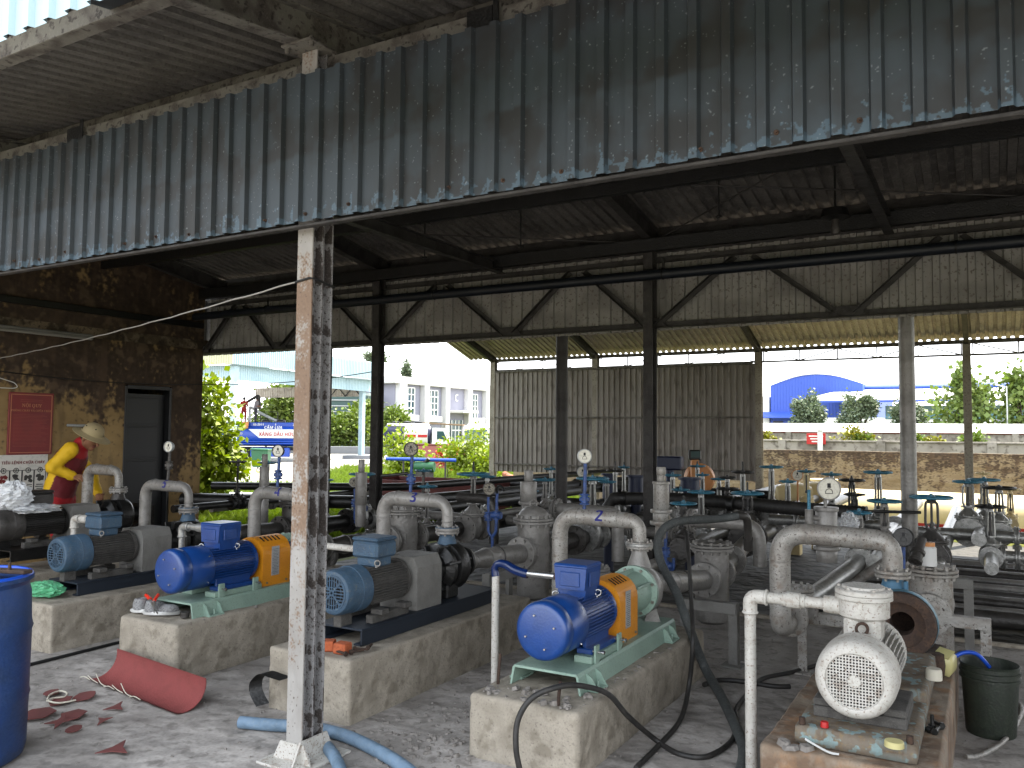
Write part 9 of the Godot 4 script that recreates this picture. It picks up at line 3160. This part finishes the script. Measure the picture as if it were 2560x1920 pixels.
		part(s, "sole", so, M.white)
		var up := Geo.new()
		up.lathe([Vector2(0.045, 0.018), Vector2(0.047, 0.03), Vector2(0.040, 0.05), Vector2(0.024, 0.062), Vector2(0, 0.064)], Transform3D(Basis.from_scale(Vector3(0.78, 1, 1.5)), Vector3(0, 0, -0.045)), 22)
		up.lathe([Vector2(0.045, 0.018), Vector2(0.046, 0.05), Vector2(0.038, 0.085), Vector2(0.03, 0.09), Vector2(0.028, 0.06), Vector2(0, 0.055)], Transform3D(Basis.from_scale(Vector3(0.78, 1, 1.15)), Vector3(0, 0, 0.06)), 22)
		part(s, "upper", up, M.shoe)
	var sh := thing("hand_shears", "red handled hand shears lying across the sports shoes", "shears", Vector3(-4.8, 0.45, -3.6))
	var s1 := Geo.new()
	s1.tube([Vector3(-4.93, 0.475, -3.64), Vector3(-4.83, 0.465, -3.60)], [0.011, 0.012], 8)
	s1.tube([Vector3(-4.83, 0.485, -3.66), Vector3(-4.77, 0.465, -3.585)], [0.010, 0.011], 8)
	placed(sh, "grips", s1, M.orange)
	var s2 := Geo.new()
	s2.tube([Vector3(-4.84, 0.465, -3.60), Vector3(-4.62, 0.415, -3.50)], [0.008, 0.005], 6)
	s2.tube([Vector3(-4.775, 0.463, -3.588), Vector3(-4.64, 0.42, -3.49)], [0.008, 0.004], 6)
	placed(sh, "blades", s2, M.bolt)
	var tn := thing("shoe_tin", "small round tin beside the sports shoes", "tin", Vector3(-4.56, 0.37, -3.66))
	var tg := Geo.new()
	tg.lathe([Vector2(0, 0), Vector2(0.028, 0), Vector2(0.028, 0.022), Vector2(0.03, 0.023), Vector2(0.03, 0.032), Vector2(0.026, 0.034), Vector2(0, 0.03)], Transform3D(), 20)
	part(tn, "tin", tg, M.grimy)
	# bricks and loose bolts
	for q in [[-3.27, -3.60, 0.5, "orange brick half farther from the loose bolts"], [-3.16, -3.60, 0.1, "orange brick half next to the loose bolts"]]:
		var s := thing("brick", q[3], "brick", Vector3(q[0], 0.347, q[1]), "brick halves on a plinth", q[2])
		part(s, "block", rough_block(Vector3(0, 0.03, 0), Vector3(0.085, 0.06, 0.075), 0.008, 0.006, 0.012, q[0]), M.brick)
	for i in 4:
		var q: Array = [[-3.115, -3.66, 0.4, "short dark bolt touching the brick half"], [-3.09, -3.60, 1.2, "dark bolt lying across another bolt by the bricks"], [-3.075, -3.72, 2.0, "long dark bolt pointing along the plinth edge"], [-3.10, -3.55, 2.9, "dark bolt with large head near the plinth front"]][i]
		var s := thing("loose_bolt", q[3], "bolt", Vector3(q[0], 0.355, q[1]), "loose bolts by the bricks", q[2])
		var bg := Geo.new()
		bg.cyl(Vector3(0, 0.01, 0), Vector3(0.07, 0.01, 0), 0.008, 0.008, 8)
		bg.cyl(Vector3(-0.014, 0.01, 0), Vector3(0.0, 0.01, 0), 0.014, 0.014, 6)
		part(s, "bolt", bg, M.rust)
	# rubble
	var rb := Geo.new()
	for i in 46:
		stone(rb, Vector3(rr.randf_range(-2.2, -1.72), 0.305, -3.53 - pow(rr.randf(), 1.6) * 0.22), rr.randf_range(0.006, 0.03), rr)
	for i in 30:
		stone(rb, Vector3(rr.randf_range(-1.72, -1.68), 0.303, rr.randf_range(-4.9, -3.6)), rr.randf_range(0.005, 0.016), rr)
	for i in 14:
		stone(rb, Vector3(rr.randf_range(-4.5, -4.44), 0.355, rr.randf_range(-4.2, -3.7)), rr.randf_range(0.005, 0.016), rr)
	var ro := MeshInstance3D.new()
	ro.name = "rubble"
	ro.mesh = rb.mesh()
	ro.material_override = M.rubble
	add_child(ro)
	ro.set_meta("kind", "stuff")
	ro.set_meta("label", "broken concrete rubble on the plinth tops")
	ro.set_meta("category", "rubble")
	var dr := Geo.new()
	for i in 420:
		var p := on_y(rr.randf_range(-50, 2500), rr.randf_range(1600, 1915), 0.0)
		if p.z < -7.2:
			continue
		stone(dr, p, rr.randf_range(0.003, 0.011), rr)
	for i in 160:
		stone(dr, Vector3(rr.randfn(-2.55, 0.16), 0.0, rr.randfn(-4.0, 0.35)), rr.randf_range(0.004, 0.018), rr)
	for i in 90:
		stone(dr, Vector3(rr.randfn(-2.5, 0.2), 0.0, rr.randfn(-3.45, 0.12)), rr.randf_range(0.004, 0.022), rr)
	var dg := MeshInstance3D.new()
	dg.name = "gravel"
	dg.mesh = dr.mesh()
	dg.material_override = M.rubble
	add_child(dg)
	dg.set_meta("kind", "stuff")
	dg.set_meta("label", "grit and stone crumbs scattered over the concrete floor")
	dg.set_meta("category", "gravel")
	# anchor rods on the broken plinth
	for q in [[-2.205, -3.70, 0.16, "rusty anchor rod standing at the back of the broken plinth end"], [-1.79, -3.56, 0.12, "rusty anchor rod standing at the front of the broken plinth end"], [-1.70, -5.25, 0.12, "rusty anchor rod at the far end of the broken plinth"]]:
		var s := thing("anchor_rod", q[3], "rod", Vector3(q[0], 0.3, q[1]), "anchor rods on the broken plinth")
		var ag := Geo.new()
		ag.tube([Vector3(0, -0.02, 0), Vector3(0.006, q[2] * 0.5, 0), Vector3(0.016, q[2], 0.004)], 0.0085, 8)
		part(s, "rod", ag, M.rust)
	# hoses
	hose("thin black hose looping over the broken plinth and across the floor", [on_z(1716, 1330, -5.4), on_z(1722, 1400, -5.2), on_z(1728, 1500, -5.0), on_z(1732, 1600, -4.75), on_y(1722, 1715, 0.12), on_y(1700, 1800, 0.02), on_y(1640, 1870, 0.014), on_y(1590, 1920, 0.014)], 0.0135, M.rubber, "black_hose")
	hose("black hose standing in a wide loop before the broken plinth", [on_y(1302, 1935, 0.03), on_z(1290, 1870, -3.36), on_z(1295, 1800, -3.38), on_z(1330, 1745, -3.42), on_z(1392, 1718, -3.5), on_z(1450, 1714, -3.62), on_y(1520, 1735, 0.33), on_y(1570, 1790, 0.2), on_y(1640, 1850, 0.03), on_y(1700, 1885, 0.014), on_y(1770, 1890, 0.014), on_y(1830, 1850, 0.014), on_y(1842, 1800, 0.014), on_y(1842, 1770, 0.014), on_y(1880, 1720, 0.014), on_y(1910, 1695, 0.014), on_y(1980, 1680, 0.014), on_y(2050, 1660, 0.014), on_y(2120, 1640, 0.014)], 0.0135, M.rubber, "black_hose")
	hose("thick grey hose drooping from the strainer down to the floor", [on_z(1845, 1290, -6.0), on_z(1790, 1297, -5.9), on_z(1690, 1305, -5.5), on_z(1648, 1340, -5.4), on_z(1650, 1400, -5.35), on_z(1690, 1480, -5.2), on_z(1720, 1560, -5.05), on_y(1760, 1665, 0.12), on_y(1805, 1745, 0.04), on_y(1845, 1830, 0.03), on_y(1860, 1880, 0.03), on_y(1850, 1940, 0.03)], 0.029, M.hose_grey, "grey_hose")
	hose("short cut black hose lying on the floor behind the broken plinth", [on_y(1760, 1712, 0.014), on_y(1800, 1700, 0.014), on_y(1870, 1705, 0.014), on_y(1930, 1715, 0.014), on_y(1975, 1716, 0.014)], 0.0155, M.rubber, "black_hose")
	hose("thick pale blue hose curving round the foot of the rusty column", [on_y(600, 1805, 0.034), on_y(680, 1812, 0.034), on_y(770, 1818, 0.034), on_y(860, 1838, 0.034), on_y(950, 1880, 0.034), on_y(1020, 1925, 0.034), on_y(1090, 1990, 0.034)], 0.032, M.hose_blue, "blue_hose")
	hose("second pale blue hose end bending down past the column foot", [on_y(760, 1830, 0.03), on_y(800, 1850, 0.03), on_y(835, 1890, 0.03), on_y(855, 1940, 0.03), on_y(860, 2000, 0.03)], 0.03, M.hose_blue, "blue_hose")
	hose("thin grey cable lying on the floor beyond the drum", [on_y(60, 1665, 0.012), on_y(160, 1640, 0.012), on_y(240, 1620, 0.012), on_y(320, 1600, 0.012)], 0.011, M.wire_dark, "floor_cable")
	hose("white speckled hose curling round the green pail", [on_y(2415, 1892, 0.013), on_y(2450, 1888, 0.013), on_y(2500, 1860, 0.013), on_y(2535, 1820, 0.013), on_y(2555, 1775, 0.013), on_y(2540, 1755, 0.013), on_y(2505, 1745, 0.013)], 0.0125, M.silver_spotted, "pale_hose")
	var nz := thing("hose_elbow", "black elbow fitting where the thick hose meets the strainer lid", "fitting", on_z(1870, 1340, -6.1))
	var ng := Geo.new()
	ng.tube(bend([on_z(1835, 1289, -6.0), on_z(1868, 1289, -6.1), on_z(1870, 1345, -6.2)], 0.06, 6), 0.03, 14)
	ng.cyl(on_z(1870, 1345, -6.2), on_z(1871, 1372, -6.25), 0.036, 0.036, 12)
	placed(nz, "elbow", ng, M.grimy)
	# black strap by the plinth
	var bsx := thing("steel_strap", "bent black steel strap leaning on the plinth beside the column", "strap", on_y(650, 1762, 0.0))
	var sb := Geo.new()
	var sp := curve([on_z(657, 1762, -3.42), on_z(641, 1730, -3.42), on_z(640, 1705, -3.42), on_z(650, 1690, -3.42), on_z(664, 1681, -3.42), on_z(690, 1689, -3.43), on_z(715, 1697, -3.45)], 6)
	for i in sp.size() - 1:
		var w := Vector3(0.02, 0.006, -0.03)
		sb.quad(sp[i] - w, sp[i] + w, sp[i + 1] + w, sp[i + 1] - w, Vector3(0.3, 0.8, 0.5))
	placed(bsx, "strap", sb, M.black)
	# pail with hose, jug, caps, bolts by the white motor
	var pp := Vector3(-0.02, 0, -5.22)
	var pl := thing("green_pail", "dark green plastic pail without lid beside the stained plinth", "pail", pp)
	var pg := Geo.new()
	pg.lathe([Vector2(0, 0.01), Vector2(0.115, 0.0), Vector2(0.12, 0.01), Vector2(0.136, 0.29), Vector2(0.146, 0.292), Vector2(0.146, 0.305), Vector2(0.138, 0.308), Vector2(0.138, 0.325), Vector2(0.148, 0.327), Vector2(0.148, 0.337), Vector2(0.14, 0.34), Vector2(0.141, 0.362), Vector2(0.147, 0.366), Vector2(0.14, 0.372), Vector2(0.134, 0.365), Vector2(0.115, 0.03), Vector2(0, 0.03)], Transform3D(), 40)
	part(pl, "body", pg, M.pail)
	var ph := thing("blue_tube", "short bright blue tube lying over the rim of the green pail", "tube", pp + Vector3(-0.1, 0.36, 0.0))
	var hg := Geo.new()
	hg.tube(curve([pp + Vector3(-0.19, 0.36, 0.03), pp + Vector3(-0.13, 0.405, 0.0), pp + Vector3(-0.06, 0.40, -0.04), pp + Vector3(0.0, 0.33, -0.07)], 6), 0.011, 10)
	placed(ph, "tube", hg, M.drum_lid)
	var jg := thing("oil_jug", "small greasy yellowish plastic jug on the stained plinth", "jug", Vector3(-0.225, 0.33, -5.0))
	var j := Geo.new()
	j.lathe([Vector2(0, 0), Vector2(0.055, 0.0), Vector2(0.062, 0.02), Vector2(0.062, 0.085), Vector2(0.05, 0.1), Vector2(0.055, 0.112), Vector2(0, 0.112)], Transform3D(Basis(Vector3.RIGHT, 0.35) * Basis(Vector3.UP, 0.4), Vector3(0, 0.02, 0)), 4)
	part(jg, "jug", j, M.jug)
	for q in [[Vector3(-0.60, 0.411, -3.60), 0.016, 0.022, M.red, "small red plastic cap on the bed plate of the white motor"], [Vector3(-0.335, 0.411, -3.52), 0.036, 0.022, M.jug, "pale yellow round cap on the bed plate of the white motor"], [Vector3(-0.245, 0.45, -4.42), 0.036, 0.05, M.cord_white, "black and white plastic cap beside the white motor"]]:
		var s := thing("plastic_stopper", q[4], "cap", q[0])
		var cg := Geo.new()
		cg.lathe([Vector2(0, 0), Vector2(q[1], 0), Vector2(q[1] * 0.97, q[2] * 0.8), Vector2(q[1] * 0.85, q[2]), Vector2(0, q[2])], Transform3D(), 24)
		part(s, "cap", cg, q[3])
		var ri := Geo.new()
		ri.torus(Vector3(0, q[2] * 0.85, 0), Vector3.UP, q[1] * 0.88, q[1] * 0.08, 22, 6)
		part(s, "rim", ri, q[3])
	for i in 4:
		var q: Array = [[-0.235, -4.05, 0.3, "oily stud standing in the bolt heap on the stained plinth"], [-0.22, -3.99, 1.4, "oily bolt lying under the standing stud"], [-0.205, -4.08, 2.2, "oily bolt pointing to the pail on the stained plinth"], [-0.25, -4.0, 2.9, "oily bolt at the edge of the bolt heap"]][i]
		var s := thing("oily_bolt", q[3], "bolt", Vector3(q[0], 0.335, q[1]), "oily bolts on the stained plinth", q[2])
		var bg := Geo.new()
		if i == 0:
			bg.cyl(Vector3(0, 0, 0), Vector3(0, 0.06, 0), 0.008, 0.008, 8)
			bg.cyl(Vector3(0, 0, 0), Vector3(0, 0.02, 0), 0.016, 0.016, 6)
		else:
			bg.cyl(Vector3(0, 0.012, 0), Vector3(0.06, 0.012, 0), 0.008, 0.008, 8)
			bg.cyl(Vector3(-0.014, 0.012, 0), Vector3(0.0, 0.012, 0), 0.015, 0.015, 6)
		part(s, "bolt", bg, M.black)
	var k := 0
	for q in [[-0.745, -3.53, 0.035, "grey stone farther along the front edge of the stained plinth"], [-0.71, -3.515, 0.035, "upright grey stone on the front edge of the stained plinth"], [-0.66, -3.53, 0.03, "flat grey stone beside the white strip"]]:
		var s := thing("grey_stone", q[3], "stone", Vector3(q[0], 0.33, q[1]), "stones on the stained plinth")
		var sgm := Geo.new()
		stone(sgm, Vector3.ZERO, q[2], rr)
		part(s, "stone", sgm, M.rubble)
	var st := thing("white_strip", "curved white plastic strip lying on the stained plinth", "strip", Vector3(-0.62, 0.345, -3.52))
	var sw := Geo.new()
	var wq := curve([Vector3(-0.665, 0.37, -3.53), Vector3(-0.62, 0.355, -3.52), Vector3(-0.57, 0.34, -3.515), Vector3(-0.535, 0.338, -3.52)], 5)
	for i in wq.size() - 1:
		sw.quad(wq[i], wq[i] + Vector3(0, 0.004, -0.012), wq[i + 1] + Vector3(0, 0.004, -0.012), wq[i + 1], Vector3(0, 1, 0.2))
	placed(st, "strip", sw, M.white)
	var jr := thing("white_jar", "white plastic jar with an orange lid on the spotted strainer", "jar", Vector3(-0.36, 0.72, -6.25))
	var jj := Geo.new()
	jj.lathe([Vector2(0, 0), Vector2(0.045, 0), Vector2(0.047, 0.01), Vector2(0.045, 0.12), Vector2(0.036, 0.13), Vector2(0, 0.13)], Transform3D(), 22)
	part(jr, "body", jj, M.white)
	var jl := Geo.new()
	jl.lathe([Vector2(0, 0.13), Vector2(0.036, 0.13), Vector2(0.036, 0.155), Vector2(0, 0.157)], Transform3D(), 22)
	part(jr, "lid", jl, M.tan)
	var cn := thing("hose_coupling", "dark brass hose coupling lying on the spotted strainer lid", "fitting", on_z(2290, 1395, -5.9))
	var cg2 := Geo.new()
	var c2 := on_z(2287, 1405, -5.9)
	cg2.lathe([Vector2(0.024, 0), Vector2(0.042, 0), Vector2(0.042, 0.02), Vector2(0.036, 0.025), Vector2(0.036, 0.06), Vector2(0.044, 0.065), Vector2(0.044, 0.085), Vector2(0.03, 0.09), Vector2(0.028, 0.18)], Transform3D(Geo.turn(Vector3(0.2, 0.75, -0.6)), c2), 18)
	placed(cn, "coupling", cg2, M.grimy)
	# plastic bags
	bag("crumpled white plastic bag resting on the dark pump set", Vector3(-7.38, 0.99, -4.1), Vector3(0.17, 0.14, 0.16), M.bag_white, 3)
	bag("torn white plastic wrap trailing over the dark motor", Vector3(-7.30, 0.88, -4.25), Vector3(0.20, 0.045, 0.22), M.bag_white, 9)
	bag("crumpled green plastic bag at the foot of the light blue motor", Vector3(-6.12, 0.39, -3.66), Vector3(0.2, 0.06, 0.12), M.bag_green, 5)
	bag("clear plastic bag tied over a valve behind the white motor loop", on_z(2120, 1312, -6.2), Vector3(0.08, 0.09, 0.07), M.bag_clear, 12)

func hose(label: String, pts: Array, r: float, m: Material, called: String) -> void:
	var t := thing(called, label, "hose", pts[0])
	var g := Geo.new()
	g.tube(curve(pts, 9), r, 12)
	placed(t, "hose", g, m)

func bag(label: String, c: Vector3, rad: Vector3, m: Material, sd: int) -> void:
	var t := thing("plastic_bag", label, "bag", c - Vector3(0, rad.y, 0))
	var g := Geo.new()
	var n1 := 26
	var n2 := 34
	var P := []
	for i in n1 + 1:
		var th := PI * i / n1
		for j in n2 + 1:
			var ph := TAU * (j % n2) / n2
			var d := Vector3(sin(th) * cos(ph), cos(th), sin(th) * sin(ph))
			var k := 0.85 + 0.28 * noise.get_noise_3dv(d * 2.2 + Vector3.ONE * sd) + 0.22 * absf(noise.get_noise_3dv(d * 5.0 + Vector3.ONE * (sd + 4))) 
			var p := d * k
			p.y = maxf(p.y, -0.8)
			P.append(c + Vector3(p.x * rad.x, p.y * rad.y, p.z * rad.z))
	for i in n1:
		for j in n2:
			var a: Vector3 = P[i * (n2 + 1) + j]
			var b: Vector3 = P[i * (n2 + 1) + j + 1]
			var e: Vector3 = P[(i + 1) * (n2 + 1) + j + 1]
			var f: Vector3 = P[(i + 1) * (n2 + 1) + j]
			for q in [[a, b, e], [a, e, f]]:
				var nn: Vector3 = (q[1] - q[0]).cross(q[2] - q[0])
				if nn.length() < 1e-9:
					continue
				nn = nn.normalized()
				if nn.dot(q[0] - c) < 0.0:
					nn = -nn
				g.face(q, nn)
	placed(t, "film", g, m)
